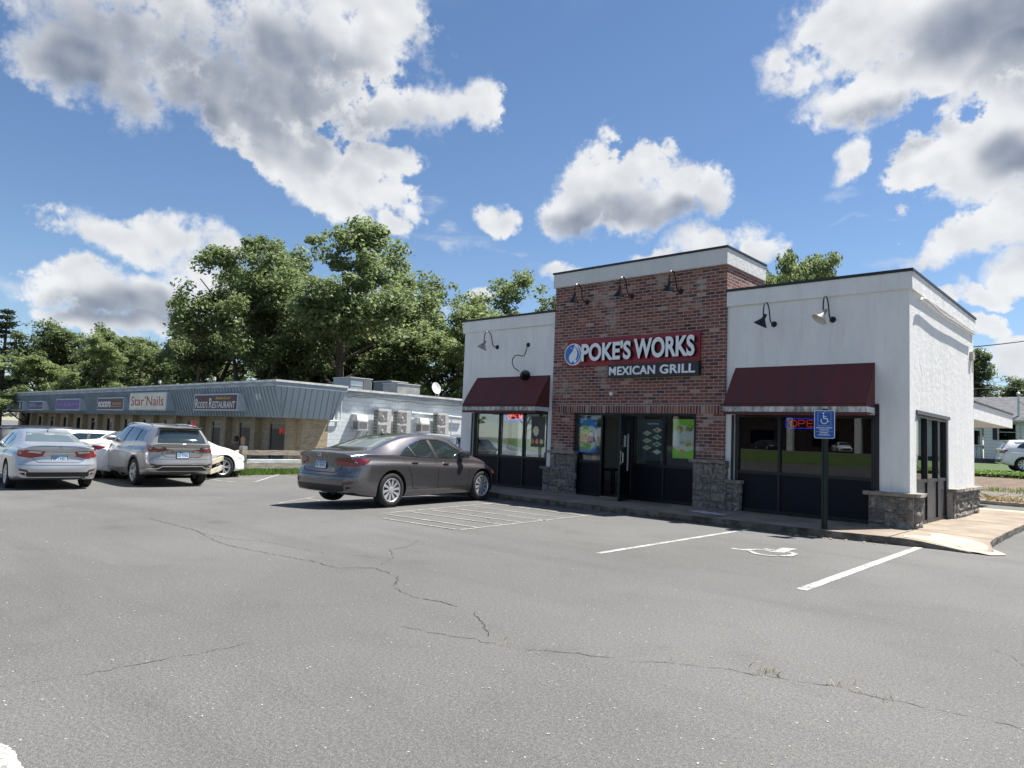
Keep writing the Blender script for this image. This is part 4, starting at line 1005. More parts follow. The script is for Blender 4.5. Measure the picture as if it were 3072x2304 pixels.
# ---- furniture inside ------------------------------------------------------------
M_WOOD = mat('dark_wood', (.05, .03, .02), .5, var=.3)
def chair(x, y, rz, label, h=.45, back=.95, nm='chair'):
    t = thing(nm, label, nm, (x, y, .12), rz, group='dining chairs inside' if nm == 'chair' else None)
    b = MB(); b.box(-.2, .2, -.2, .2, h - .03, h + .02); b.build('seat', M_WOOD, t, bevel=.01)
    for sx in (-.17, .17):
        for sy in (-.17, .17): b = MB(); b.box(sx - .018, sx + .018, sy - .018, sy + .018, 0, h - .03); b.build('leg', M_WOOD, t)
    if back:
        b = MB(); b.box(-.2, .2, .17, .2, h + .25, back)
        for sx in (-.18, .18): b.box(sx - .018, sx + .018, .17, .2, h + .02, h + .25)
        b.build('backrest', M_WOOD, t)
def table(x, y, label, grp='dining tables inside'):
    t = thing('table', label, 'table', (x, y, .12), group=grp)
    b = MB(); b.box(-.45, .45, -.35, .35, .72, .75); b.build('tabletop', M_WOOD, t, bevel=.006)
    b = MB(); b.lathe([(.24, 0), (.22, .02), (.035, .04), (.03, .72)], 16); b.build('pedestal', M_LAMP, t)
chair(-6.95, .95, 1.5, 'dark wooden stool just inside the open door', .62, None, 'stool')
table(-10.3, 1.3, 'dark dining table behind the left window under the neon sign'); table(-9.0, 2.6, 'dark dining table further back in the left room')
chair(-9.6, 1.3, -1.4, 'dark chair right of the table in the left window'); chair(-10.95, 1.4, 1.6, 'dark chair left of the table in the left window'); chair(-8.6, 1.6, 3.0, 'dark chair by the table at the back of the left room')
table(-2.3, 1.6, 'dark dining table in the right room'); chair(-2.9, 1.6, 1.6, 'dark chair beside the table in the right room')
b = MB(); b.box(-5.8, -4.2, 2.6, 3.2, .12, 1.15); b.box(-5.85, -4.15, 2.55, 3.25, 1.15, 1.19); tag(b.build('counter', mat('counter_front', (.10, .11, .13), .5)), 'grey serving counter facing the entrance', 'counter')
q = on_y(1535, 1352, .9); t = thing('potted_plant', 'leafy potted plant behind the middle pane of the left window', 'plant', (q.x, .9, .87))
b = MB(); b.lathe([(0, 0), (.07, 0), (.10, .16), (.09, .16), (0, .13)], 16); b.build('pot', M_BLK, t, smooth=True)
r2 = random.Random(3); leafy('foliage', M_WEED, lambda r: (lambda a, d, z: (d * math.cos(a), d * math.sin(a), .15 + z))(r.uniform(0, 6.28), r.uniform(0, .16), r.uniform(0, .38)), 170, 5, .012, .028, .05, .10, 1.2, t)

# ---- disabled parking sign -----------------------------------------------------
b0 = on_z(2473, 1608, 0.0); M_SBL = mat('sign_blue', (.010, .085, .34), .4); M_SWH = mat('sign_white', (.72, .75, .78), .4); M_POST = mat('green_black_post', (.012, .025, .022), .5)
t = thing('parking_sign', 'blue and white disabled parking sign on a dark green post at the kerb', 'sign', b0, R(2))
b = MB(); zt = 2.14; b.box(-.030, -.022, -.03, .0, 0, zt); b.box(.022, .030, -.03, .0, 0, zt); b.box(-.022, .022, -.004, .0, 0, zt); b.box(-.05, -.030, -.006, 0, 0, zt); b.box(.030, .05, -.006, 0, 0, zt); b.build('post', M_POST, t)
zs0, sw, sh2 = 1.635, .335, .475
def rrect(x0, x1, z0, z1, r, n=5):
    o_ = []
    for (cx, cz, a) in ((x1 - r, z0 + r, -90), (x1 - r, z1 - r, 0), (x0 + r, z1 - r, 90), (x0 + r, z0 + r, 180)):
        o_ += [(cx + r * math.cos(R(a + 90 * k / n)), cz + r * math.sin(R(a + 90 * k / n))) for k in range(n + 1)]
    return o_
b = MB(); b.prism(rrect(-sw / 2, sw / 2, zs0, zs0 + sh2, .03), lambda a, c: (a, -.036, c), lambda a, c: (a, -.032, c)); pl = b.build('sign_plate', M_SWH, t)
b = MB(); b.prism(rrect(-sw / 2 + .009, sw / 2 - .009, zs0 + .009, zs0 + sh2 - .009, .024), lambda a, c: (a, -.0370, c), lambda a, c: (a, -.0362, c)); b.build('blue_face', M_SBL, pl)
b = MB(); yb = -.0378
def bar(b, p, q, w, y):
    p = Vector(p); q = Vector(q); n = (q - p).normalized(); n = Vector((-n.y, n.x)) * w / 2; flat(b, [p + n, p - n, q - n, q + n], y)
X0 = -.0; Zc = zs0 + .33
for (p, q, w) in (((-.015, Zc + .07), (-.012, Zc + .01), .016), ((-.012, Zc + .04), (.035, Zc + .04), .011), ((-.012, Zc + .005), (.045, Zc + .005), .014), ((.045, Zc + .008), (.062, Zc - .05), .014), ((.060, Zc - .05), (.080, Zc - .043), .012)): bar(b, p, q, w, yb)
flat(b, ell(-.017, Zc + .092, .014, .014, 14), yb)
arc = ell(-.002, Zc - .03, .058, .058, 20, 150, 390); arc2 = ell(-.002, Zc - .03, .045, .045, 20, 150, 390)
for k in range(20): flat(b, [arc[k], arc[k + 1], arc2[k + 1], arc2[k]], yb)
for (p, q) in (((-.105, zs0 + .215), (.105, zs0 + .215)), ((.105, zs0 + .215), (.105, zs0 + .445)), ((.105, zs0 + .445), (-.105, zs0 + .445)), ((-.105, zs0 + .445), (-.105, zs0 + .215)), ((-.14, zs0 + .115), (.14, zs0 + .115))): bar(b, p, q, .003, yb)
b.build('wheelchair_symbol', M_SWH, pl, fixn=False)
for s, wd, zz in (('HANDICAPPED', .255, .168), ('PARKING', .155, .132), ('PERMIT', .135, .082), ('REQUIRED', .185, .045)): put(text_obj('lettering', s, wd, .024, 0, M_SWH, off=.02, parent=pl), -wd / 2, yb, zs0 + zz)
b = MB()
for zz in (zs0 + .455, zs0 + .06): b.lathe([(0, .003), (.007, .002), (.008, 0)], 10, mat=Matrix.Translation((0, -.038, zz)) @ Matrix.Rotation(R(90), 4, 'X'))
b.build('bolt', mat('brushed_steel', (.5, .5, .5), .3), t)
# ================================================================== STRIP MALL, FENCE, HOUSE
MX, MY = -25.0, 3.05
M_FASC = mat('blue_grey_metal', (.31, .37, .415), .45, metal=.25, var=.10, vscale=1.0); M_FRZ = mat('blue_grey_paint_dark', (.27, .32, .36), .6, var=.12)
M_FRZL = mat('blue_grey_paint_light', (.38, .43, .46), .6, var=.1); M_DRIP = mat('white_drip_edge', (.74, .75, .73), .6, col2=(.50, .49, .45), vscale=2.2)
TB = [(0, (.36, .28, .18)), (.4, (.48, .38, .25)), (.75, (.55, .44, .29)), (1, (.43, .34, .23))]
M_TAN = brick_mat('tan_brick', TB, (.38, .31, .22), .21, .068, .008, bump=.4)
M_BLOCK = brick_mat('painted_block', [(0, (.74, .78, .79)), (.5, (.79, .83, .84)), (1, (.76, .80, .81))], (.52, .59, .62), .41, .205, .009, bump=.7, stain=((.50, .52, .48), .7, .58, .4))
ML = thing('strip_mall', 'long low strip of shops with blue grey metal fascia and white block end wall', 'building')
FX0, FX1 = -72.2, -24.4
b = MB()
def fas(x, t): return Vector((x, 1.33 + .46 * t, 3.24 - 1.32 * t))
b.quad(fas(FX0, 0), fas(FX1 - .0, 0), fas(FX1 - .30, 1), fas(FX0 + .3, 1))
b.quad(Vector((FX1, 1.33, 3.24)), Vector((FX1, 4.85, 3.24)), Vector((FX1 - .3, 4.36, 1.92)), Vector((FX1 - .3, 1.79, 1.92)))
b.quad(Vector((FX0 + .3, 1.79, 1.92)), Vector((FX1 - .3, 1.79, 1.92)), Vector((FX1 - .3, 4.36, 1.92)), Vector((FX0 + .3, 4.36, 1.92)))
b.quad(Vector((FX1, 4.85, 3.24)), Vector((FX1 - .3, 4.36, 1.92)), Vector((-25, 4.36, 1.92)), Vector((-25, 4.85, 3.24)))
x = FX0 + .15
while x < FX1:
    a, c = fas(x, 0), fas(min(x, FX1 - .3), 1)
    for s in (0,): b.add([a + Vector((-.012, -.002, 0)), a + Vector((.012, -.002, 0)), c + Vector((.012, -.002, 0)), c + Vector((-.012, -.002, 0)), a + Vector((-.012, -.045, -.02)), a + Vector((.012, -.045, -.02)), c + Vector((.012, -.045, -.02)), c + Vector((-.012, -.045, -.02))], [(4, 5, 6, 7), (0, 4, 7, 3), (1, 2, 6, 5), (0, 1, 5, 4), (3, 7, 6, 2)])
    x += .30
y = 1.55
while y < 4.8:
    a = Vector((FX1, y, 3.24)); c = Vector((FX1 - .3, min(max(y, 1.79), 4.36), 1.92))
    b.add([a + Vector((.0, -.012, 0)), a + Vector((0, .012, 0)), c + Vector((0, .012, 0)), c + Vector((0, -.012, 0)), a + Vector((.04, -.012, 0)), a + Vector((.04, .012, 0)), c + Vector((.04, .012, 0)), c + Vector((.04, -.012, 0))], [(4, 5, 6, 7), (0, 4, 7, 3), (1, 2, 6, 5), (0, 1, 5, 4), (3, 7, 6, 2)])
    y += .30
b.build('metal_fascia', M_FASC, ML, fixn=False)
b = MB(); b.box(FX0 - .03, FX1 + .03, 1.28, 1.33, 3.24, 3.43); b.box(FX1 - .02, FX1 + .03, 1.33, 4.87, 3.24, 3.43); b.box(-25.0, -24.9, 4.87, 33, 3.16, 3.35); b.build('frieze', M_FRZ, ML)
b = MB(); x = FX0
while x < FX1 - 1.2:
    b.add([(x, 1.276, 3.25), (x + 1.55, 1.276, 3.25), (x + .78, 1.276, 3.39)], [(0, 1, 2)]); x += 1.6
y = 4.9
while y < 30:
    b.add([(-24.895, y, 3.17), (-24.895, y + 2.4, 3.17), (-24.895, y + 1.2, 3.31)], [(0, 1, 2)]); y += 2.6
b.build('chevron_trim', M_FRZL, ML, fixn=False)
b = MB(); b.box(FX0 - .05, FX1 + .06, 1.24, 1.45, 3.43, 3.52); b.box(FX1 - .15, FX1 + .06, 1.45, 4.89, 3.43, 3.52); b.box(-25.1, -24.80, 4.89, 33, 3.35, 3.45); b.build('drip_edge', M_DRIP, ML)
b = MB(); b.box(FX0, -24.55, 1.46, 4.88, 3.38, 3.42); b.box(FX0, -25.1, 4.88, 33, 3.30, 3.40); b.build('roof', MATS['roof_membrane'], ML)
PX = [-69.7, -66.5, -63.2, -60.0, -56.9, -53.7, -50.6, -47.4, -44.3, -41.1, -37.9, -34.9, -31.9, -28.9, -25.7]
b = MB(); holes = []; M_GLASSM = glass_mat('dark_shop_glass', (.25, .28, .29), .55); M_NRF = mat('neon_red_far', (.35, .03, .025), .5, emis=(1, .06, .04), estr=.18)
for i in range(len(PX) - 1): holes.append((PX[i] + 1.0, PX[i + 1] - .25, -.38 if i % 3 == 2 or i == 10 else -.1, 1.72))
b.grid_wall([FX0 + .6, -25.22], [-.55, 1.95], holes, MY, MY + .22, 'y'); b.build('front_wall', M_TAN, ML, fixn=False)
for k, px in enumerate(PX):
    b = MB(); b.box(px - .22, px + .22, 2.72, MY - .002, -.55, 1.915); b.build('brick_pier', M_TAN, ML)
for (x0, x1, z0, z1) in holes:
    f = MB(); f.box(x0, x0 + .06, MY + .02, MY + .1, z0, z1); f.box(x1 - .06, x1, MY + .02, MY + .1, z0, z1); f.box(x0 + .06, x1 - .06, MY + .02, MY + .1, z1 - .06, z1); f.box(x0 + .06, x1 - .06, MY + .02, MY + .1, z0, z0 + .08)
    if z0 < -.2: f.box(x0 + .95, x0 + 1.02, MY + .02, MY + .1, z0 + .08, z1 - .06); f.box(x0 + .06, x0 + .95, MY + .02, MY + .1, 1.38, 1.44)
    fo = f.build('shop_window_frame', mat('grey_aluminium', (.22, .24, .25), .4, metal=.5), ML)
    g = MB(); g.box(x0 + .06, x1 - .06, MY + .055, MY + .06, z0 + .08, z1 - .06); g.build('pane', M_GLASSM, fo)
b = MB(); b.grid_wall([MY, 4.36], [-.55, 1.95], [], -25.2, -25.0, 'x'); b.build('end_brickwork', M_TAN, ML, fixn=False)
b = MB(); b.grid_wall([4.362, 33], [-.55, 3.30], [], -25.21, -25.01, 'x'); b.build('block_wall', M_BLOCK, ML, fixn=False)
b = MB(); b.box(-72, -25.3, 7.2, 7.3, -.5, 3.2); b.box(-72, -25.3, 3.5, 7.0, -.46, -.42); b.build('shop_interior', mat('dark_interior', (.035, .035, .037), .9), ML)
q = MB(); q.box(-24.99, -24.95, 4.42, 4.5, 1.95, 3.15); q.tube([(-24.93, 4.95, 3.0), (-24.93, 4.95, 1.98), (-24.93, 4.85, 1.9), (-24.93, 4.4, 1.88)], .03, 8); q.build('downpipe', M_BLOCK, ML)

# signs on the fascia: pixel box on the plane in front of it
def mall_sign(u0, v0, u1, v1, label, face, side, proud=.42, cols=None):
    a, c = on_y(u0, v1, 1.22), on_y(u1, v0, 1.22); w = c.x - a.x; z0 = (on_y((u0 + u1) / 2, v1, 1.22)).z - .0; h = on_y((u0 + u1) / 2, v0, 1.22).z - z0
    t = thing('shop_sign', label, 'sign', (a.x, 1.22, z0), group='box signs on the strip mall fascia')
    b = MB(); b.box(0, w, 0, .40 + .2, 0, h); b.build('sign_box', side, t, bevel=.01)
    b = MB(); b.box(.10, w - .10, -.012, -.001, .07, h - .07); b.build('sign_face', face, t)
    return t, w, h
M_SBOX = mat('grey_sign_box', (.46, .52, .58), .5, var=.1)
def txt(t, s, x, z, w, h, m, off=.02, shear=0): put(text_obj('lettering', s, w, h, 0, m, off=off, parent=t, shear=shear), x, -.016, z)
M_MRN = mat('maroon_sign', (.075, .012, .022), .5, var=.2); M_CRM = mat('cream_sign', (.78, .75, .62), .6, col2=(.64, .61, .50), vscale=2); M_PUR = mat('purple_sign', (.10, .06, .26), .5); M_BLS = mat('blue_shop_sign', (.03, .055, .22), .5)
M_GRS = mat('grey_green_sign', (.07, .085, .08), .5, var=.3); M_YEL = mat('yellow_ink', (.60, .38, .05), .5); M_REDI = mat('red_ink', (.38, .03, .035), .5); M_PALE = mat('pale_ink', (.62, .64, .64), .5); M_LILAC = mat('lilac_ink', (.34, .30, .55), .5)
t, w, h = mall_sign(580, 1181, 715, 1232, 'maroon restaurant sign with white capitals nearest the mall corner', M_MRN, M_SBOX)
txt(t, "R", .22 * w / 5, .12, .075 * w, .56 * h, M_PALE); txt(t, "ODD'S", .115 * w, .12, .225 * w, .40 * h, M_PALE); txt(t, "R", .375 * w, .12, .07 * w, .60 * h, M_PALE); txt(t, "ESTAURANT", .455 * w, .12, .50 * w, .40 * h, M_PALE); txt(t, "Breakfast & Lunch", .52 * w, .66 * h, .32 * w, .17 * h, M_YEL, shear=.2)
t, w, h = mall_sign(386, 1177, 502, 1231, 'cream nail salon sign with large thin red letters', M_CRM, M_SBOX)
txt(t, "Star", .06 * w, .26 * h, .36 * w, .52 * h, M_REDI, .005); txt(t, "*", .43 * w, .62 * h, .045 * w, .18 * h, M_REDI); txt(t, "Nails", .49 * w, .26 * h, .44 * w, .52 * h, M_REDI, .005)
t, w, h = mall_sign(290, 1192, 372, 1231, 'maroon takeaway sign with fat white letters and yellow words, left of the cream sign', M_MRN, M_SBOX)
txt(t, "RODD'S", .06 * w, .24 * h, .48 * w, .46 * h, M_PALE, .06); txt(t, "ON THE GO", .60 * w, .42 * h, .33 * w, .18 * h, M_YEL, .02); txt(t, "BAKERY, SANDWICHES & CATERING", .58 * w, .26 * h, .36 * w, .08 * h, M_PALE, 0)
t, w, h = mall_sign(166, 1196, 241, 1231, 'purple sign with thin lilac letters', M_PUR, M_SBOX)
txt(t, "allstarbristol.com", .06 * w, .44 * h, .24 * w, .12 * h, M_LILAC, 0); txt(t, "ALLSTAR", .36 * w, .34 * h, .30 * w, .30 * h, M_LILAC, 0); txt(t, "860-314-1010", .70 * w, .46 * h, .24 * w, .13 * h, M_LILAC, .01)
t, w, h = mall_sign(86, 1203, 130, 1230, 'small blue sign with white and yellow words', M_BLS, M_PALE)
txt(t, "BRISTOL", .07 * w, .30 * h, .46 * w, .42 * h, M_PALE, 0); txt(t, "Scoops", .58 * w, .26 * h, .36 * w, .36 * h, M_YEL, 0)
t, w, h = mall_sign(6, 1203, 69, 1231, 'dark green grey sign furthest along the strip mall', M_GRS, M_SBOX)
txt(t, "TALL & FINE", .10 * w, .42 * h, .50 * w, .30 * h, M_PALE, 0, .2); txt(t, "I", .86 * w, .2 * h, .05 * w, .6 * h, M_PALE, .05)
q = on_y(776, 1197, 1.3); b = MB()
b.add([tuple(on_y(763, 1182, 1.42)), tuple(on_y(780, 1181, 1.42)), tuple(on_y(788, 1211, 1.60)), tuple(on_y(770, 1212, 1.60))], [(0, 1, 2, 3)])
b.v += [(p[0], p[1] + .02, p[2]) for p in b.v]; b.f += [[7, 6, 5, 4], [0, 4, 5, 1], [1, 5, 6, 2], [2, 6, 7, 3], [3, 7, 4, 0]]; b.m += [0] * 5
tag(b.build('notice_plate', mat('pale_notice', (.52, .56, .60), .5), fixn=True), 'plain pale plate on the blue grey fascia near the mall corner', 'sign')
q = on_y(838, 1300, MY - .03); neon('neon_sign', 'red neon OPEN sign in the mall window nearest the corner', -27.1, MY + .03, q.z - .1, .75, .40, border=False, back=False, nr=M_NRF)
q = on_y(574, 1283, MY - .03); neon('neon_sign', 'small red oval neon OPEN sign further along the mall', q.x - .1, MY + .03, q.z, .48, .36, border=False, oval=True, back=False, nr=M_NRF)

# ---- machines on the block wall and roof ------------------------------------------
zb = lambda x, y: (950 + .21247 * x, 1130 + .21247 * y)
XF = -24.52
M_COND = mat('beige_condenser', (.60, .59, .56), .5, var=.06); M_GRIL = mat('fan_grille', (.20, .19, .185), .5, metal=.3); M_FIN = mat('coil_fins', (.02, .05, .05), .5); M_WOFF = mat('off_white_panel', (.68, .69, .68), .6, col2=(.5, .5, .47), vscale=3)
def condenser(x0, x1, z0, z1, label):
    a, c = on_x(*zb(x0, z1), XF), on_x(*zb(x1, z0), XF); z_ = on_x(*zb((x0 + x1) / 2, z1), XF).z; w, h = c.y - a.y, on_x(*zb((x0 + x1) / 2, z0), XF).z - z_
    t = thing('condenser_unit', label, 'air conditioner', (XF, a.y, z_), group='twin fan condensers on the block wall')
    b = MB(); b.box(-.38, 0, 0, w, 0, h); b.build('casing', M_COND, t, bevel=.012)
    for k in (0, 1):
        zc = h * (.26 + .48 * k); yc = w * .34; r0 = min(h * .235, w * .32)
        b = MB(); T = Matrix.Translation((.003, yc, zc)) @ Matrix.Rotation(R(90), 4, 'Y'); b.box(.001, .006, yc - r0 * 1.05, yc + r0 * 1.05, zc - r0, zc + r0)
        for q in range(1, 7): rr_ = r0 * q / 6.4; b.lathe([(rr_ - .004, .004), (rr_ - .004, .014), (rr_ + .004, .014), (rr_ + .004, .004)], 28, 1, T)
        f = b.build('fan_grille', [M_GRIL, M_COND], t, fixn=False); b = MB(); b.lathe([(r0 * .22, .0), (r0 * .22, .02), (0, .022)], 18, 0, T); b.build('fan_hub', M_WOFF, f)
    b = MB(); b.box(-.33, -.03, -.006, -.001, .06, h - .06); sd = b.build('coil_side', M_FIN, t); b = MB()
    for q in range(9): b.box(-.34, -.02, -.012, -.0065, .05 + (h - .12) * q / 8, .065 + (h - .12) * q / 8)
    for q in (-.34, -.23, -.12, -.03): b.box(q, q + .012, -.013, -.0065, .05, h - .05)
    b.build('side_guard', M_COND, sd, fixn=False)
    b = MB()
    for q in range(16): b.box(.0005, .004, w * .70, w * .97, h * .08 + h * .055 * q, h * .08 + h * .055 * q + .012)
    b.build('louvre', MATS['fan_grille'] if False else M_WOFF, t, fixn=False)
    b = MB()
    for yy in (.15, w - .15): b.box(-.48, .04, yy - .02, yy + .02, -.05, -.003); b.box(-.48, -.44, yy - .02, yy + .02, -.45, -.05)
    b.build('bracket', MATS['galvanised'], t)
condenser(855, 1062, 455, 862, 'left twin fan condenser on the block wall, beside a window unit')
condenser(1130, 1338, 480, 868, 'middle twin fan condenser on the block wall')
condenser(1697, 1872, 518, 880, 'right twin fan condenser on the block wall, nearest the restaurant')
def window_ac(x0, x1, z0, z1, s0, s1, label):
    a, c = on_x(*zb(x0, z1), XF), on_x(*zb(x1, z0), XF); z_ = on_x(*zb((x0 + x1) / 2, z1), XF).z; w, h = c.y - a.y, on_x(*zb((x0 + x1) / 2, z0), XF).z - z_
    t = thing('window_air_conditioner', label, 'air conditioner', (XF, a.y, z_), group='window units on the block wall')
    b = MB(); b.box(-.49, 0, 0, w, 0, h); b.build('casing', M_WOFF, t, bevel=.01)
    b = MB(); b.box(.001, .01, w * .07, w * .93, h * .10, h * .90); b.build('front_grille', M_GRIL, t)
    b = MB()
    for q in range(4): b.box(-.42 + .09 * q, -.37 + .09 * q, -.006, -.001, h * .1, h * .9)
    b.build('side_vent', M_BTR, t, fixn=False)
    b = MB(); b.add([(-.48, -.12, h + .01), (-.02, -.08, h + .01), (-.02, w + .02, h + .01), (-.48, w + .02, h + .01), (-.48, -.12, h + .32), (-.10, -.08, h + .30), (-.10, w + .02, h + .30), (-.48, w + .02, h + .32)], [(0, 3, 2, 1), (4, 5, 6, 7), (0, 1, 5, 4), (1, 2, 6, 5), (2, 3, 7, 6), (3, 0, 4, 7)]); b.build('rain_hood', M_WOFF, t)
    b = MB(); b.box(-.49, .08, -.15, w + .05, -.05, -.003); b.build('shelf', MATS['galvanised'], t)
    b = MB(); b.tube([(.05, .0, -.05), (-.48, -.1, -.75)], .014, 6); b.tube([(.05, w, -.05), (-.48, w - .1, -.75)], .014, 6); b.build('strut', M_FRAME, t)
M_BTR = mat('vent_black', (.02, .02, .02), .6)
window_ac(592, 727, 628, 752, 540, 630, 'left window air conditioner with white hood on the block wall')
window_ac(1485, 1595, 668, 782, 590, 665, 'right window air conditioner with white hood on the block wall')
b = MB()
w3 = lambda x, y, X=-24.9: on_x(*zb(x, y), X)
b.tube([w3(1340, 508), w3(1630, 535), w3(1880, 560), w3(2075, 580)], .045, 8); tag(b.build('conduit', M_BLOCK, smooth=True), 'painted pipe running level along the block wall between the condensers', 'conduit')
b = MB(); b.tube([w3(1893, 930), w3(1897, 640), w3(1912, 595), w3(1950, 578), w3(2075, 590)], .03, 8); tag(b.build('conduit', MATS['galvanised'], smooth=True), 'grey pipe bending down the block wall beside the right condenser', 'conduit')
b = MB(); b.tube([w3(440, 292), w3(540, 278), w3(640, 300), w3(800, 290), w3(1000, 330), w3(1150, 362), w3(1300, 350), w3(1450, 378), w3(1600, 402), w3(1750, 395), w3(1900, 412), w3(2070, 408)], .018, 6); tag(b.build('cable', mat('grey_cable', (.25, .28, .3), .7), smooth=True), 'loose grey cable looping under the roof edge of the block wall', 'cable')
def roof_unit(x0, x1, z0, z1, X, dep, mface, label, m2=None):
    a, c = on_x(*zb(x0, z1), X), on_x(*zb(x1, z0), X); z_ = 3.40; h = on_x(*zb((x0 + x1) / 2, z0), X).z - z_; w = c.y - a.y
    t = thing('rooftop_unit', label, 'rooftop unit', (X, a.y, z_), group='machines on the mall roof')
    b = MB(); b.box(-dep, 0, 0, w, 0, h); b.build('casing', mface, t, bevel=.015)
    b = MB(); b.box(-dep - .03, .03, -.03, w + .03, h + .001, h + .04); b.build('lid', M_COND, t)
    if m2: b = MB(); b.box(.001, .02, w * .60, w * .96, h * .06, h * .92); b.build('coil_panel', m2, t); b = MB(); b.box(.001, .012, w * .04, w * .56, h * .45, h * .50); b.build('panel_rib', M_COND, t)
M_RUG = mat('blue_grey_unit', (.30, .36, .40), .5, var=.08); M_RUD = mat('dark_grey_unit', (.13, .15, .17), .5, var=.08)
roof_unit(470, 785, 28, 190, -26.3, 1.5, M_RUG, 'large blue grey rooftop unit nearest the mall corner', M_GRIL)
roof_unit(1050, 1285, 78, 200, -27.4, 1.6, M_RUD, 'dark grey rooftop unit half hidden by the weathered box')
roof_unit(1130, 1462, 112, 268, -26.0, 1.2, mat('weathered_metal', (.45, .44, .40), .5, col2=(.28, .30, .31), vscale=3), 'weathered pale metal box on the mall roof')
p = on_x(*zb(1685, 165), -25.6); t = thing('satellite_dish', 'white oval satellite dish on the mall roof edge', 'satellite dish', (p.x, p.y, 3.45), R(20))
b = MB(); hz = p.z - 3.45; T = Matrix.Translation((0, 0, hz)) @ Matrix.Rotation(R(-28), 4, 'Z') @ Matrix.Rotation(R(72), 4, 'Y'); b.lathe([(0, 0), (.12, .006), (.22, .022), (.30, .045), (.302, .05), (.22, .030), (.12, .014), (0, .008)], 28, mat=T @ Matrix.Diagonal((1.1, .95, 1, 1))); b.build('dish', M_WOFF, t, smooth=True)
b = MB(); b.tube([(0, 0, 0), (-.03, 0, hz)], .02, 8); b.build('mast', MATS['galvanised'], t)
b = MB(); b.tube([(0, .0, hz - .25), (.42, -.10, hz - .12)], .012, 6); b.lathe([(0, -.05), (.03, -.05), (.035, .03), (0, .04)], 12, mat=Matrix.Translation((.44, -.11, hz - .10)) @ Matrix.Rotation(R(-90), 4, 'Y')); b.build('feed_arm', M_WOFF, t)
for k, (u, v, lab) in enumerate(((646, 1142, 'nearest the corner'), (482, 1152, 'middle one'), (40, 1172, 'furthest away'))):
    q = on_y(u, v, 1.5); t = thing('flood_light', 'small flood light on the mall roof edge, ' + lab, 'flood light', (q.x, 1.5, 3.5), group='flood lights on the mall roof')
    b = MB(); b.tube([(0, 0, 0), (0, 0, .14)], .012, 6); b.build('stem', MATS['galvanised'], t); b = MB(); b.box(-.09, .09, -.10, .0, .14, .30); b.build('head', M_WOFF, t, bevel=.02)

# ---- low wall, fence --------------------------------------------------------------
lw0, lw1 = on_x(700, 1378, -23.2), on_x(905, 1379, -23.2)
b = MB(); b.box(-23.45, -23.2, lw0.y, lw1.y, -.55, lw0.z); tag(b.build('low_wall', mat('pale_blue_concrete', (.56, .64, .66), .85, var=.12, vscale=1.5), bevel=.01), 'low pale concrete wall behind the wooden fence, in front of the mall', 'wall')
M_FEN = mat('weathered_timber', (.34, .30, .235), .85, col2=(.20, .175, .14), vscale=2.5, stretch=(6, 1, 6), bump=.7, bscale=20); M_FENB = mat('pale_split_timber', (.50, .45, .34), .85, col2=(.36, .32, .24), vscale=3, bump=.5, bscale=20)
fv = FV[1] - FV[0]; fpost = [(FV[0].x + fv.x * k, FV[0].y + fv.y * k) for k in range(4)]
t = thing('rail_fence', 'weathered split rail fence with two rails running towards the restaurant', 'fence')
def rough_rail(b, p, q, hh, ww, seed, r_=None):
    r_ = random.Random(seed); n = 12; vs = []; p, q = Vector(p), Vector(q); d = (q - p).normalized(); s = d.cross(Vector((0, 0, 1))).normalized(); u = s.cross(d)
    for i in range(n + 1):
        c = p.lerp(q, i / n); e = 1 if 0 < i < n else .8
        for (a, k) in ((-1, -1), (1, -1), (1, 1), (-1, 1)): vs.append(c + s * a * ww / 2 * e * r_.uniform(.85, 1.1) + u * k * hh / 2 * e * r_.uniform(.88, 1.08))
    fs = [(4 * i + k, 4 * i + (k + 1) % 4, 4 * i + 4 + (k + 1) % 4, 4 * i + 4 + k) for i in range(n) for k in range(4)] + [(3, 2, 1, 0), (4 * n, 4 * n + 1, 4 * n + 2, 4 * n + 3)]
    b.add(vs, fs)
for k, (x, y) in enumerate(fpost):
    b = MB(); b.box(-.10, .10, -.11, .11, -.05, 1.02); o = b.build('post', M_FEN, t, bevel=.015); o.location = (x, y, gz(x, y)); o.rotation_euler = (R((-1.5, 1, 0, 1)[k]), R((1.5, -1, 0, 0)[k]), R(6))
for k in range(3):
    for z in (.79, .34):
        b = MB(); (x0, y0), (x1, y1) = fpost[k], fpost[k + 1]; rough_rail(b, (x0, y0 + .05, z + gz(x0, y0)), (x1, y1 + .05, z + gz(x1, y1)), .18, .06, k * 5 + int(z * 10)); b.build('rail', M_FEN, t)
fx, fy = fpost[0]; fz = gz(fx, fy); e1 = on_x(632, 1388, fx + 2.0); e2 = on_x(629, 1417, fx + 2.1)
for (p, q, lab, s) in (((fx, fy - .12, fz + .82), (e1.x, e1.y, e1.z), 'broken upper fence rail sloping down to the left of the post', 1), ((fx + .05, fy - .3, fz + .44), (e2.x, e2.y, e2.z), 'broken lower fence rail leaning left of the post in front of the white car', 2)):
    b = MB(); rough_rail(b, p, q, .15, .055, 40 + s); tag(b.build('broken_rail', M_FENB), lab, 'fence rail', 'broken rails by the fence post')
def near_post(r): a = r.uniform(0, 6.28); d = abs(r.gauss(0, .16)); return d * math.cos(a), d * math.sin(a) * 1.5, r.choice([0, 0, r.uniform(0, .6)])
o = leafy('weeds', M_WEED, near_post, 520, 31, .008, .024, .06, .30, .9); o.location = (fx + .15, fy - .2, fz); tag(o, 'leafy green weeds climbing the first fence post', 'weeds')

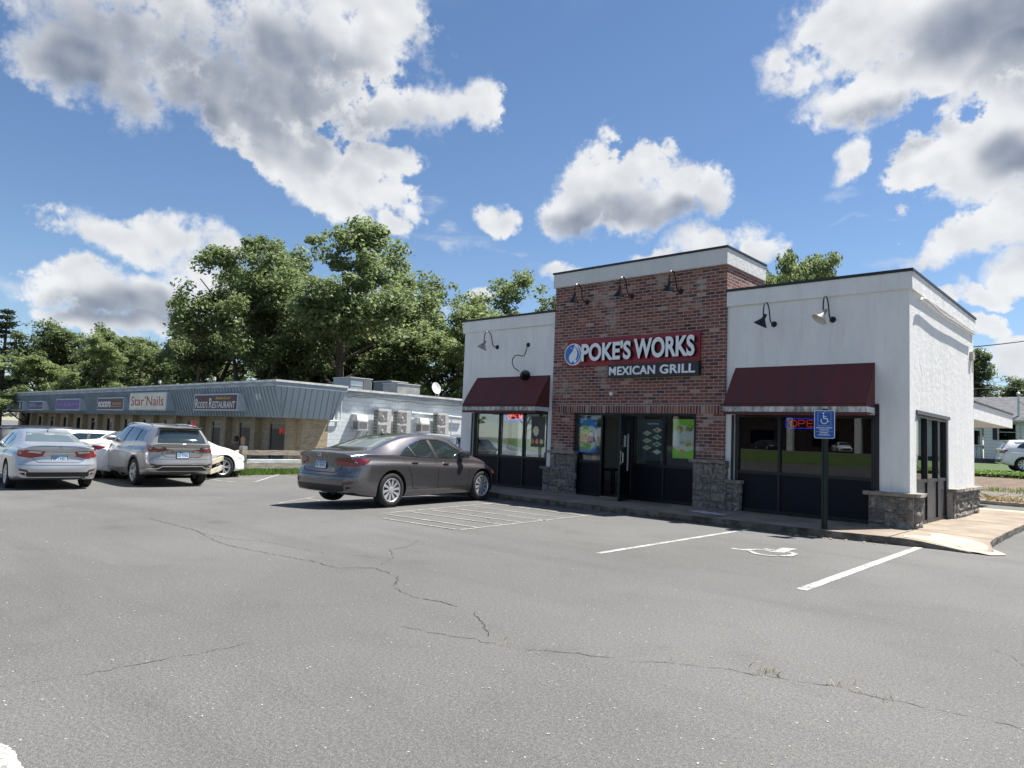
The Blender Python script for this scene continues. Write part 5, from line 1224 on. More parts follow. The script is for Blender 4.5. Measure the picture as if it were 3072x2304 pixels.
# ---- two people sitting outside the mall ---------------------------------------------
M_SKIN = mat('skin', (.42, .24, .17), .6); M_BLU = mat('pale_blue_shirt', (.22, .30, .55), .8); M_DKS = mat('brown_top', (.20, .12, .10), .8); M_TRO = mat('dark_trousers', (.03, .035, .06), .85)
def seated(x, y, rz, label, shirt, hair, hairlen):
    t = thing('person', label, 'person', (x, y, -.38), rz)
    J = [(0, 0, .50), (0, .02, .68), (0, .03, .88), (0, .02, 1.03), (0, 0, 1.13), (0, -.01, 1.22), (0, -.01, 1.32)]; rad = [.15, .13, .15, .07, .055, .085, .08]
    E_ = [(i, i + 1) for i in range(6)]
    def add(p, r_, par): J.append(p); rad.append(r_); E_.append((par, len(J) - 1)); return len(J) - 1
    for s in (1, -1):
        a = add((s * .17, .03, .97), .06, 2); a = add((s * .25, -.02, .74), .045, a); a = add((s * .17, -.24, .66), .035, a); h_ = add((s * .12, -.32, .67), .022, a)
        for f_ in range(4): add((s * (.09 + .02 * f_), -.40, .66 - .004 * f_), .009, h_)
        add((s * .085, -.34, .69), .009, h_)
        a = add((s * .10, -.05, .48), .10, 0); a = add((s * .13, -.45, .48), .065, a); a = add((s * .13, -.46, .10), .045, a); add((s * .13, -.60, .05), .035, a)
    me = bpy.data.meshes.new('p'); me.from_pydata(J, E_, []); o = bpy.data.objects.new('p', me); COL.objects.link(o); md = o.modifiers.new('s', 'SKIN')
    for v, r_ in zip(me.skin_vertices[0].data, rad): v.radius = (r_, r_ * .85)
    me.skin_vertices[0].data[0].use_root = True; sd = o.modifiers.new('d', 'SUBSURF'); sd.levels = 2; sd.render_levels = 2
    dg = bpy.context.evaluated_depsgraph_get(); nm = bpy.data.meshes.new_from_object(o.evaluated_get(dg)); bpy.data.objects.remove(o); nm.name = 'body'
    for m_ in (M_SKIN, shirt, M_TRO): nm.materials.append(m_)
    for p in nm.polygons:
        c = p.center; p.use_smooth = True; p.material_index = 0 if c.z > 1.07 or (c.y < -.22 and c.z > .58) else (2 if c.z < .58 and c.z > .08 else (1 if c.z > .5 else 2))
    bo = bpy.data.objects.new('body', nm); COL.objects.link(bo); bo.parent = t
    b = MB(); b.lathe([(0, .125), (.06, .11), (.095, .06), (.104, 0), (.10, -.06), (.09, -hairlen), (.0, -hairlen)], 18, mat=Matrix.Translation((0, .025, 1.29))); b.build('hair', hair, t, smooth=True)
    b = MB()
    for s in (1, -1): b.lathe([(0, -.01), (.012, 0), (0, .01)], 8, 1, Matrix.Translation((s * .032, -.078, 1.275)) @ Matrix.Rotation(R(90), 4, 'X'))
    b.lathe([(0, .03), (.014, 0), (.012, -.01), (0, -.014)], 8, 0, Matrix.Translation((0, -.088, 1.25))); b.box(-.025, .025, -.083, -.078, 1.208, 1.216, 2); b.build('face', [M_SKIN, M_BLK, M_REDI], t)
    return t
ch = on_y(688, 1345, 1.3); ch2 = on_y(706, 1348, .9)
seated(ch.x, 1.6, R(60), 'dark haired person seated outside the mall facing the one in blue', M_DKS, mat('dark_hair', (.025, .015, .01), .6), .14)
seated(ch2.x + .5, 1.0, R(150), 'blond person in a pale blue shirt seated outside the mall, back turned', M_BLU, mat('blond_hair', (.42, .27, .12), .6), .20)
for k, (x, y, lab) in enumerate(((ch.x, 1.6, 'dark metal patio chair under the dark haired person'), (ch2.x + .5, 1.0, 'dark metal patio chair under the person in blue'))):
    t = thing('patio_chair', lab, 'chair', (x, y, -.38), R((60, 150)[k]), group='patio chairs outside the mall'); b = MB(); b.box(-.22, .22, -.2, .24, .38, .41); b.build('seat', M_LAMP, t)
    b = MB(); b.box(-.22, .22, .25, .28, .45, .85); b.build('backrest', M_LAMP, t)
    for sx in (-.2, .2):
        for sy in (-.18, .24): b = MB(); b.tube([(sx, sy, 0), (sx, sy, .38)], .012, 6); b.build('leg', M_LAMP, t)

# ---- rear canopy of the restaurant, house across the road ------------------------------
b = MB(); b.box(-5.5, -.06, D1 + .01, 12.0, 2.35, 2.39); b.build('canopy_soffit', mat('canopy_soffit_white', (.62, .60, .55), .8), BD)
b = MB(); b.box(-.06, 0, D1 + .01, 12.05, 2.33, 2.73); b.box(-5.5, -.06, 11.99, 12.05, 2.33, 2.73); b.box(-5.56, -5.5, D1 + .01, 12.05, 2.33, 2.73); b.build('canopy_fascia', M_STUC, BD)
b = MB(); b.box(-.08, .03, D1 + .02, 12.08, 2.731, 2.77); b.box(-5.56, -.08, 11.97, 12.08, 2.731, 2.77); b.build('canopy_coping', M_COPE, BD)
for yy in (11.6,): 
    b = MB(); b.box(-5.3, -5.0, yy - .15, yy + .15, 0, 2.35); b.build('canopy_post', M_STUC, BD)
HY = 48.5
M_SID = bpy.data.materials.new('white_siding'); M_SID.use_nodes = True; _t = NT(M_SID.node_tree); _b = _t.n['Principled BSDF']
_s = _t.node('ShaderNodeSeparateXYZ'); _t.link(_t.node('ShaderNodeTexCoord').outputs['Object'], _s.inputs[0]); _f = _t.math('FRACT', _t.math('MULTIPLY', _s.outputs[2], 4.2))
_t.link(_t.mix(_t.ramp(_f, .0, .12), (.28, .28, .29, 1), (.78, .77, .76, 1)), _b.inputs['Base Color']); _b.inputs['Roughness'].default_value = .6
M_SHIN = brick_mat('grey_shingles', [(0, (.075, .08, .095)), (.5, (.105, .11, .13)), (1, (.14, .145, .165))], (.05, .05, .06), .35, .16, .008, bump=.3)
hz = lambda u, v, y=HY: on_y(u, v, y)
g0 = gz(-5, HY); ev = hz(3060, 1264).z; rd = hz(3000, 1196, HY + 4.5).z
HS = thing('house', 'white clapboard bungalow with grey shingle roof across the road', 'building')
hx0, hx1 = -19.0, 10.5; sil = hz(3060, 1380).z
b = MB(); wn0, wn1 = hz(2997, 1320), hz(3047, 1273); dr0, dr1 = hz(2915, 1371), hz(2951, 1284)
b.grid_wall([hx0, hx1], [sil, ev], [(wn0.x, wn1.x, wn0.z, wn1.z), (dr0.x, dr1.x, sil, dr1.z), (4.0, 5.6, wn0.z, wn1.z)], HY, HY + .2, 'y'); b.grid_wall([HY + .2, HY + 9], [sil, ev], [], hx1 - .2, hx1, 'x'); b.grid_wall([HY + .2, HY + 9], [sil, ev], [], hx0, hx0 + .2, 'x'); b.build('siding_wall', M_SID, HS, fixn=False)
b = MB(); b.box(hx0 - .02, hx1 + .02, HY - .02, HY + 9, g0 - .4, sil); b.build('foundation', mat('dark_foundation', (.10, .09, .085), .9, var=.3, vscale=4), HS)
b = MB(); b.prism([(HY - .5, ev - .02), (HY + 4.5, rd), (HY + 9.5, ev - .02), (HY + 9.5, ev + .08), (HY + 4.5, rd + .13), (HY - .5, ev + .08)], lambda a, c: (hx0 - .4, a, c), lambda a, c: (hx1 + .4, a, c))
rf = b.build('roof', M_SHIN, HS)
for p in rf.data.polygons:
    for li in p.loop_indices: c = rf.data.vertices[rf.data.loops[li].vertex_index].co; rf.data.uv_layers[0].data[li].uv = (c.x, c.y)
b = MB(); b.box(hx0 - .4, hx1 + .4, HY - .60, HY - .502, ev - .05, ev + .08); u_ = hz(3061, 1300, HY - .05); b.tube([(u_.x, HY - .5, ev), (u_.x, HY - .06, ev - .25), (u_.x, HY - .06, sil)], .045, 8); b.build('gutter', M_WOFF, HS)
for (a, c) in ((wn0.x, wn1.x), (4.0, 5.6)):
    f = MB(); f.box(a - .09, a, HY - .03, HY + .04, wn0.z - .09, wn1.z + .09); f.box(c, c + .09, HY - .03, HY + .04, wn0.z - .09, wn1.z + .09); f.box(a, c, HY - .03, HY + .04, wn1.z, wn1.z + .09); f.box(a, c, HY - .03, HY + .04, wn0.z - .09, wn0.z); f.box(a, c, HY + .0, HY + .05, (wn0.z + wn1.z) / 2 - .02, (wn0.z + wn1.z) / 2 + .02)
    fo = f.build('window', M_WOFF, HS); g = MB(); g.box(a, c, HY + .055, HY + .06, wn0.z, wn1.z); g.build('pane', M_GLASSD, fo); g = MB(); g.box(a + .02, c - .02, HY + .10, HY + .11, wn0.z, wn1.z); g.build('curtain', mat('grey_curtain', (.22, .22, .22), .9, stretch=(12, 1, 1), var=.6, vscale=2), fo)
s0 = hz(2978, 1318); b = MB(); b.box(s0.x, wn0.x - .10, HY - .04, HY - .005, wn0.z, wn1.z - .1); b.build('shutter', mat('navy_shutter', (.02, .025, .04), .6), HS)
b = MB(); b.box(dr0.x + .02, dr1.x - .1, HY + .03, HY + .08, sil, dr1.z - .02); d_ = b.build('door', M_WOFF, HS); b = MB(); b.box(dr0.x + .15, dr1.x - .25, HY + .02, HY + .029, sil + 1.0, dr1.z - .2); b.build('door_glass', M_GLASSD, d_); b = MB(); b.lathe([(0, -.03), (.03, 0), (0, .03)], 10, mat=Matrix.Translation((dr1.x - .18, HY + .0, sil + .95))); b.build('door_knob', M_CHR if 'M_CHR' in globals() else MATS['brushed_steel'], d_)
b = MB()
for k in range(3): b.box(dr0.x - 2.0, dr1.x + .2 + .3 * k, HY - 1.4 - .3 * k, HY - .02, g0 - .3, sil - .05 - .2 * k)
b.build('steps', mat('dark_stone_steps', (.12, .10, .09), .9, var=.3, vscale=3), HS)
b = MB(); xx = dr0.x - 2.0
while xx < dr1.x + .05: b.tube([(xx, HY - 1.35, sil - .05), (xx, HY - 1.35, sil + .85)], .014, 6); xx += .28
b.tube([(dr0.x - 2.0, HY - 1.35, sil + .85), (dr1.x, HY - 1.35, sil + .85)], .02, 6); b.build('railing', M_FRAME, HS)
mp = hz(3056, 1240, HY + .3); t = thing('service_mast', 'grey electric service mast rising through the house roof', 'mast', (mp.x, HY + .3, ev))
hm = hz(3056, 1184, HY + .3).z - ev; b = MB(); b.tube([(0, 0, -.3), (0, 0, hm)], .07, 10); b.lathe([(0, hm + .22), (.12, hm + .12), (.14, hm)], 12); b.build('pipe', MATS['galvanised'], t, smooth=True)
b = MB(); b.tube([(.05, -.05, hm - .5), (.4, -.1, hm - .8), (.9, -.1, hm - 1.1), (.5, -.1, hm - 1.4), (1.1, -.1, hm - 1.3)], .02, 6); b.build('cable', M_BLK, t)
# hedge in front of the house
HD = thing('hedge', 'clipped bright green hedge along the road in front of the white car', 'hedge', (0, 0, 0))
hy = 27.2; h0 = on_y(3000, 1452, hy).z; h1 = on_y(3000, 1412, hy).z
def in_hedge(r): 
    x = r.uniform(-14, 9); y = hy + r.uniform(-.5, .9); return x, y, h0 + (h1 - h0) * (.98 - abs(r.gauss(0, .25)) if r.random() < .6 else r.random())
r_ = random.Random(9); b = MB()
for _ in range(15000):
    x, y, z = in_hedge(r_); s = r_.uniform(.03, .06); a = Vector((r_.gauss(0, 1), r_.gauss(0, 1), r_.gauss(0, 1) + .6)).normalized(); e = a.orthogonal().normalized() * s; f = a.cross(e); c = Vector((x, y, z)); b.add([c - e, c - f * .6, c + e, c + f * .6], [(0, 1, 2, 3)])
b.build('foliage', leaf_mat('hedge_leaf', (.10, .20, .03), (.20, .32, .05), .3), HD, fixn=False)
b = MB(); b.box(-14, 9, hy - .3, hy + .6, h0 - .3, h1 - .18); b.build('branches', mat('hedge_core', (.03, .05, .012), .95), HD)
# overhead wires
def wire(a, c, sag, label, r=.012):
    b = MB(); a, c = Vector(a), Vector(c); b.tube([a.lerp(c, k / 12) - Vector((0, 0, sag * 4 * (k / 12) * (1 - k / 12))) for k in range(13)], r, 5, caps=False); tag(b.build('overhead_wire', M_BLK, fixn=False), label, 'wire', 'overhead wires')
wire((-1.5, D1 - .1, 4.05), at_depth(3250, 990, 30), .15, 'dark cable leaving the back corner of the restaurant towards the right', .018)
wire(at_depth(2850, 1166, 45), at_depth(3250, 1150, 45), .1, 'upper thin wire against the trees behind the house')
wire(at_depth(2850, 1150, 46), at_depth(3250, 1128, 44), .1, 'lower thin wire against the trees behind the house')
wire(at_depth(-150, 1095, 75), at_depth(190, 1128, 75), .6, 'thin wire crossing the trees at the far left', .03)
wire(at_depth(150, 1120, 75), at_depth(420, 1155, 75), .4, 'thin wire in front of the trees above the purple sign', .03)
def pole(u, vtop, dep, lab, cross=True):
    p = at_depth(u, vtop, dep); t = thing('utility_pole', lab, 'utility pole', (p.x, p.y, -.3)); h = p.z + .3
    b = MB(); b.tube([(0, 0, 0), (0, 0, h)], [.16, .12], 10); b.build('pole', mat('pole_timber', (.16, .12, .09), .9, var=.2), t, smooth=True)
    if cross: b = MB(); b.box(-1.0, 1.0, -.05, .05, h - .8, h - .65); b.build('crossarm', MATS['pole_timber'], t)
pole(598, 1098, 52, 'brown utility pole rising behind the mall roof in front of the trees', False)
pole(17, 1045, 80, 'grey utility pole among the trees at the far left')

# ---- across the street behind the viewer (seen only as reflections in the glass) -----------
g2 = gz(0, -95)
FB = thing('far_building', 'low brick building with white columns across the street behind the viewer', 'building', (0, 0, g2))
b = MB(); b.box(-75, 10, -112, -100, 0, 6.2); b.build('wall', M_BRICK, FB); b = MB(); b.box(-76, 11, -113, -97, 6.2, 7.2); b.build('roof', M_COPE, FB)
for k in range(8): b = MB(); b.box(-70 + 10 * k, -69.1 + 10 * k, -98.2, -97.4, 0, 6.2); b.build('column', M_WOFF, FB)
for k in range(7): b = MB(); b.box(-67 + 10 * k, -63 + 10 * k, -100.06, -99.98, .8, 3.2); b.build('window', M_CGLZ if 'M_CGLZ' in globals() else M_PANEL, FB)

# ================================================================== VEHICLES
M_TYRE = mat('tyre_rubber', (.016, .016, .017), .8, var=.2, vscale=8); M_RIM = mat('alloy_rim', (.66, .67, .69), .32, metal=.6); M_RIMD = mat('rim_shadow_grey', (.035, .035, .038), .5, metal=.4)
M_CGL = mat('car_glass', (.016, .026, .027), .03, spec=1.0, coat=1.0); M_CGR = mat('car_rear_glass_skylit', (.10, .125, .125), .04, spec=1.0, coat=1.0); M_BTRIM = mat('black_trim', (.012, .012, .013), .45); M_CHROME = mat('chrome_trim', (.72, .73, .74), .12, metal=1)  # paler rear glass: sky reflection and bright cabin put into its colour
M_TAIL = mat('tail_lamp_red', (.26, .008, .012), .12, coat=1.0, spec=.6); M_TAILD = mat('tail_lamp_dark', (.07, .005, .008), .1, coat=1.0); M_CLEAR = mat('lamp_clear', (.55, .56, .58), .12, coat=.8); M_AMBER = mat('lamp_amber', (.80, .17, .02), .2, coat=.8, emis=(.9, .2, .03), estr=.12)
M_PLATE = mat('plate_blue', (.22, .40, .62), .5); M_PLATEW = mat('plate_pale', (.58, .66, .74), .5); M_PTXT = mat('plate_ink', (.012, .025, .11), .5); M_WELL = mat('wheel_well', (.006, .006, .006), .9)
M_SEAM = mat('panel_gap', (.008, .008, .009), .8)
def paint(name, col, metal=.55, rough=.32):
    m = mat(name, col, rough, metal=metal, coat=.9, spec=.5); return m

def curve(pts, x):
    """smooth interpolation through (x, value) pairs (monotone cubic)"""
    n = len(pts)
    if x <= pts[0][0]: return pts[0][1]
    if x >= pts[-1][0]: return pts[-1][1]
    i = max(k for k in range(n - 1) if pts[k][0] <= x)
    def sl(k): return (pts[k + 1][1] - pts[k][1]) / (pts[k + 1][0] - pts[k][0])
    def tan(k):
        if k == 0: return sl(0)
        if k == n - 1: return sl(n - 2)
        a, c = sl(k - 1), sl(k)
        if a * c <= 0: return 0.0
        return 2 * a * c / (a + c)
    h = pts[i + 1][0] - pts[i][0]; t = (x - pts[i][0]) / h
    m0, m1 = tan(i) * h, tan(i + 1) * h; p0, p1 = pts[i][1], pts[i + 1][1]
    return (2 * t**3 - 3 * t**2 + 1) * p0 + (t**3 - 2 * t**2 + t) * m0 + (-2 * t**3 + 3 * t**2) * p1 + (t**3 - t**2) * m1

def car_body(sp):
    """closed lofted shell: sections across the car, shaped nose and tail; returns verts, faces"""
    L = sp['L']; NS = 66; NSEC = []; CAPN = 10
    us = [0.5 - 0.5 * math.cos(math.pi * i / NS) for i in range(NS + 1)]
    us = [0.65 * u + 0.35 * (i / NS) for i, u in enumerate(us)]
    def section(x):
        zb, wm, zbelt, wb, zt, wr, zr = (curve(sp[k], x) for k in ('zb', 'wm', 'zbelt', 'wb', 'ztop', 'wr', 'zr'))
        zs = curve(sp['zsh'], x)
        pts = [(0, zb), (wm * .55, zb), (wm - .10, zb + .004), (wm - .035, zb + .05), (wm - .008, zb + .16), (wm - .004, (zb + zs) * .5), (wm, zs - .03), (wm - .012, zs + .035), (wb + .012, (zs + zbelt) * .5 + .02), (wb, zbelt)]
        zr = max(zr, zbelt + .012); wr_ = min(wr, wb - .01)
        for k in (1, 2, 3, 4): 
            t = k / 5; bul = .022 * math.sin(math.pi * t) * min(1, (zr - zbelt) / .3); pts.append((wb + (wr_ - wb) * t + bul, zbelt + (zr - zbelt) * t))
        pts += [(wr_, zr), (wr_ * .93, zr + (zt - zr) * .38), (wr_ * .80, zr + (zt - zr) * .68), (wr_ * .6, zr + (zt - zr) * .86), (wr_ * .3, zr + (zt - zr) * .97), (0, max(zt, zr))]
        # refine smoothly
        out_ = []
        n = len(pts)
        for i in range(n - 1):
            p0, p1, p2, p3 = pts[max(0, i - 1)], pts[i], pts[i + 1], pts[min(n - 1, i + 2)]
            for t in (0, .5):
                out_.append(tuple(.5 * (2 * p1[k] + (p2[k] - p0[k]) * t + (2 * p0[k] - 5 * p1[k] + 4 * p2[k] - p3[k]) * t * t + (3 * p1[k] - p0[k] - 3 * p2[k] + p3[k]) * t**3) for k in (0, 1)))
        out_.append(pts[-1]); return out_
    def shape(x, y, z):
        fr_, ft_ = sp['rear'], sp['front']; w = curve(sp['wm'], x)
        q = min(1.0, abs(y) / w)
        dr = curve(fr_, z) + sp.get('rbow', .07) * q**2 + sp.get('rcor', .17) * q**7
        df = curve(ft_, z) + sp.get('fbow', .16) * q**2 + sp.get('fcor', .30) * q**6
        br = sp.get('blend', .95); a = max(0, 1 - x / br); c = max(0, 1 - (L - x) / br)
        return (x + dr * a**1.5 - df * c**1.5, y, z)
    secs = [section(u * L) for u in us]; m = len(secs[0]); vs = []; idx = []
    for u, s in zip(us, secs):
        row = []
        for (y, z) in s: row.append(len(vs)); vs.append(shape(u * L, y, z))
        left = []
        for j in range(1, m - 1): left.append(len(vs)); vs.append(shape(u * L, -s[j][0], s[j][1]))
        idx.append(row + left[::-1])                   # closed loop
    fs = []; K = len(idx[0])
    for i in range(len(us) - 1):
        for k in range(K):
            k2 = (k + 1) % K; fs.append((idx[i][k], idx[i][k2], idx[i + 1][k2], idx[i + 1][k]))
    for (ii, s, flip) in ((0, secs[0], False), (len(us) - 1, secs[-1], True)):
        x = us[ii] * L; prev = None
        for j in range(0, m):
            R_ = idx[ii][j]; Lf = idx[ii][(K - j) % K]
            if j in (0, m - 1): row = [R_]
            else:
                row = [R_]
                for k in range(1, CAPN): y = s[j][0] * (1 - 2 * k / CAPN); row.append(len(vs)); vs.append(shape(x, y, s[j][1]))
                row.append(Lf)
            if prev is not None:
                if len(prev) == 1: tri = [(prev[0], row[k], row[k + 1]) for k in range(len(row) - 1)]
                elif len(row) == 1: tri = [(prev[k], row[0], prev[k + 1]) for k in range(len(prev) - 1)]
                else: tri = [(prev[k], row[k], row[k + 1], prev[k + 1]) for k in range(len(row) - 1)]
                fs += [tuple(reversed(t)) if flip else t for t in tri]
            prev = row
    return vs, fs

def wheel_mb(r, w, rim_r, style, side):
    """side +1: outer face towards +y"""
    T = Matrix.Rotation(R(-90 * side), 4, 'X')
    ty = MB(); ty.lathe([(rim_r, -w * .5), (rim_r + .02, -w * .52), (r - .03, -w * .5), (r - .006, -w * .42), (r, -w * .2), (r, w * .2), (r - .006, w * .42), (r - .03, w * .5), (rim_r + .03, w * .53), (rim_r + .008, w * .50), (rim_r, w * .44)], 40, mat=T)
    rm = MB(); rm.lathe([(rim_r, w * .46), (rim_r - .012, w * .49), (rim_r - .025, w * .44), (rim_r - .03, w * .1), (rim_r - .03, -w * .4)], 40, 0, T)
    rm.lathe([(rim_r - .03, w * .02), (.05, w * .02), (0, w * .02)], 40, 1, T); rm.lathe([(.062, w * .28), (.06, w * .40), (.035, w * .43), (0, w * .43)], 20, 0, T)
    ns = style.get('n', 10)
    for k in range(ns):
        a0 = 2 * math.pi * k / ns; tw = style.get('twist', .12); wd0, wd1 = style.get('w', (.018, .034)); 
        if style.get('pair'): a0 = 2 * math.pi * (k // 2) / (ns // 2) + (.17 if k % 2 else -.17)
        c0, s0 = math.cos(a0), math.sin(a0); c1, s1 = math.cos(a0 + tw), math.sin(a0 + tw); ro = rim_r - .018
        p0 = Vector((c0 * .05, s0 * .05, w * .38)); p1 = Vector((c1 * ro, s1 * ro, w * .45)); n0 = Vector((-s0, c0, 0)); n1 = Vector((-s1, c1, 0))
        vs = [p0 - n0 * wd0, p0 + n0 * wd0, p1 + n1 * wd1, p1 - n1 * wd1]; vs += [v - Vector((0, 0, .035)) for v in vs]
        rm.add([tuple(T @ v) for v in vs], [(0, 1, 2, 3), (0, 4, 5, 1), (1, 5, 6, 2), (2, 6, 7, 3), (3, 7, 4, 0)], 0)
    return ty, rm

class Patch:
    """lays outlines drawn in side / end / top view onto the lofted body"""
    def __init__(s, bvh): s.b = bvh
    def hit(s, o, d):
        h = s.b.ray_cast(o, d); return h[0], h[1]
    def lay(s, poly, view, off=.004, res=.07, thick=None, nx=None):
        bm = bmesh.new(); vs = [bm.verts.new((p[0], p[1], 0)) for p in poly]
        f = bm.faces.new(vs)
        if f.normal.z < 0 or f.calc_area() < 0: pass
        bm.normal_update()
        bmesh.ops.triangulate(bm, faces=bm.faces[:])
        x0, x1 = min(p[0] for p in poly), max(p[0] for p in poly); y0, y1 = min(p[1] for p in poly), max(p[1] for p in poly)
        for k in range(1, int((x1 - x0) / res) + 1): bmesh.ops.bisect_plane(bm, geom=bm.verts[:] + bm.edges[:] + bm.faces[:], plane_co=(x0 + k * res, 0, 0), plane_no=(1, 0, 0))
        for k in range(1, int((y1 - y0) / res) + 1): bmesh.ops.bisect_plane(bm, geom=bm.verts[:] + bm.edges[:] + bm.faces[:], plane_co=(0, y0 + k * res, 0), plane_no=(0, 1, 0))
        bm.verts.index_update(); P_ = []; 
        for v in bm.verts:
            a, c = v.co.x, v.co.y
            if view == 'L': o, d = Vector((a, 3, c)), Vector((0, -1, 0))
            elif view == 'R': o, d = Vector((a, -3, c)), Vector((0, 1, 0))
            elif view == 'B': o, d = Vector((-3, a, c)), Vector((1, 0, 0))
            elif view == 'F': o, d = Vector((9, a, c)), Vector((-1, 0, 0))
            elif view == 'T': o, d = Vector((a, c, 4)), Vector((0, 0, -1))
            else:  # oblique from a corner: (sx, sy, lateral origin)
                sx, sy = view; d = Vector((-sx, -sy, 0)).normalized(); n = Vector((-d.y, d.x, 0)); o = Vector(sp_corner[(sx, sy)]) + n * a * (1 if sx * sy > 0 else -1) - d * 4; o.z = c
            p, nn = s.hit(o, d)
            P_.append((p, nn, o, d))
        good = [q[0] for q in P_ if q[0] is not None]
        if not good: bm.free(); return [], []
        out_ = []
        for (p, nn, o, d) in P_:
            if p is None:
                near = s.b.find_nearest(o + d * 3.5); p, nn = near[0], near[1]
            if nn.dot(d) > 0: nn = -nn
            out_.append(tuple(p + nn * off * .4 - d * off * .8))
        fs = [[v.index for v in f.verts] for f in bm.faces]; bm.free(); return out_, fs
    def add(s, mb, poly, view, off=.004, res=.07, mi=0):
        v, f = s.lay(poly, view, off, res)
        if v: mb.add(v, f, mi)
    def line(s, mb, pts, w, view, off=.003, mi=0):
        """thin strip following a polyline"""
        pts = [Vector(p) for p in pts]; q = []
        for i in range(len(pts) - 1):
            n = max(1, int((pts[i + 1] - pts[i]).length / .06)); q += [pts[i].lerp(pts[i + 1], k / n) for k in range(n)]
        q.append(pts[-1]); 
        for i in range(len(q) - 1):
            d = (q[i + 1] - q[i]); n = Vector((-d.y, d.x)).normalized() * w / 2
            s.add(mb, [q[i] - n, q[i + 1] - n, q[i + 1] + n, q[i] + n], view, off, 9)
sp_corner = {}

SEDAN = dict(L=4.88, wb_=2.825, ra=1.08, r=.335, tw=.215, rim=.235,
    zb=[(0, .30), (.25, .24), (.7, .20), (1.6, .185), (3.9, .185), (4.6, .20), (4.88, .24)],
    wm=[(0, .855), (.35, .90), (1.1, .92), (2.5, .915), (3.8, .92), (4.5, .885), (4.88, .80)],
    zsh=[(0, .78), (.6, .80), (1.2, .80), (2.5, .75), (3.8, .72), (4.4, .68), (4.88, .60)],
    zbelt=[(0, .98), (.45, 1.01), (1.0, 1.0), (1.8, .955), (2.8, .925), (3.5, .905), (3.9, .88), (4.4, .79), (4.75, .70), (4.88, .64)],
    wb=[(0, .74), (.4, .80), (1.2, .825), (2.2, .835), (3.0, .83), (3.8, .80), (4.4, .74), (4.88, .62)],
    ztop=[(0, 1.03), (.12, 1.065), (.55, 1.10), (.72, 1.125), (1.0, 1.21), (1.4, 1.335), (1.75, 1.405), (2.15, 1.44), (2.6, 1.445), (2.95, 1.405), (3.3, 1.27), (3.65, 1.09), (3.85, 1.00), (4.0, .965), (4.4, .895), (4.72, .80), (4.88, .70)],
    wr=[(0, .66), (.5, .70), (.8, .66), (1.2, .60), (1.7, .565), (2.3, .565), (2.9, .575), (3.4, .635), (3.75, .70), (4.2, .69), (4.88, .52)],
    zr=[(0, 1.0), (.55, 1.06), (.72, 1.085), (1.0, 1.15), (1.4, 1.265), (1.75, 1.335), (2.15, 1.375), (2.6, 1.375), (2.95, 1.33), (3.3, 1.20), (3.65, 1.03), (3.85, .955), (4.0, .925), (4.4, .845), (4.72, .75), (4.88, .66)],
    rear=[(.20, .14), (.30, .05), (.42, .01), (.56, 0), (.66, .03), (.72, .085), (.85, .075), (.98, .045), (1.06, .05), (1.12, .09)],
    front=[(.18, .16), (.26, .02), (.45, 0), (.62, .04), (.75, .16), (.9, .3)],
    side=[(1.35, 1.02), (1.50, 1.115), (1.72, 1.215), (1.98, 1.298), (2.30, 1.325), (2.62, 1.322), (2.92, 1.265), (3.20, 1.15), (3.42, 1.045), (3.58, .965), (3.0, .955), (2.4, .965), (1.8, .985), (1.42, 1.005)],
    pillars=[((2.32, 1.34), (2.40, .95), .085), ((1.66, 1.20), (1.78, .98), .035)],
    rearwin=[(-.60, 1.135), (.60, 1.135), (.53, 1.25), (.47, 1.355), (0, 1.385), (-.47, 1.355), (-.53, 1.25)],
    windscreen=[(3.02, -.50), (3.02, .50), (3.40, .60), (3.76, .66), (3.80, 0), (3.76, -.66), (3.40, -.60)],
    doors=[[(1.42, 1.01), (1.50, .80), (1.62, .58), (1.66, .36), (2.40, .30)], [(2.38, .95), (2.42, .70), (2.40, .30)], [(2.40, .30), (3.34, .30), (3.42, .50), (3.42, .70), (3.36, .93)]],
    handles=[(1.72, .865), (2.68, .835)], mirror=(3.22, .99))
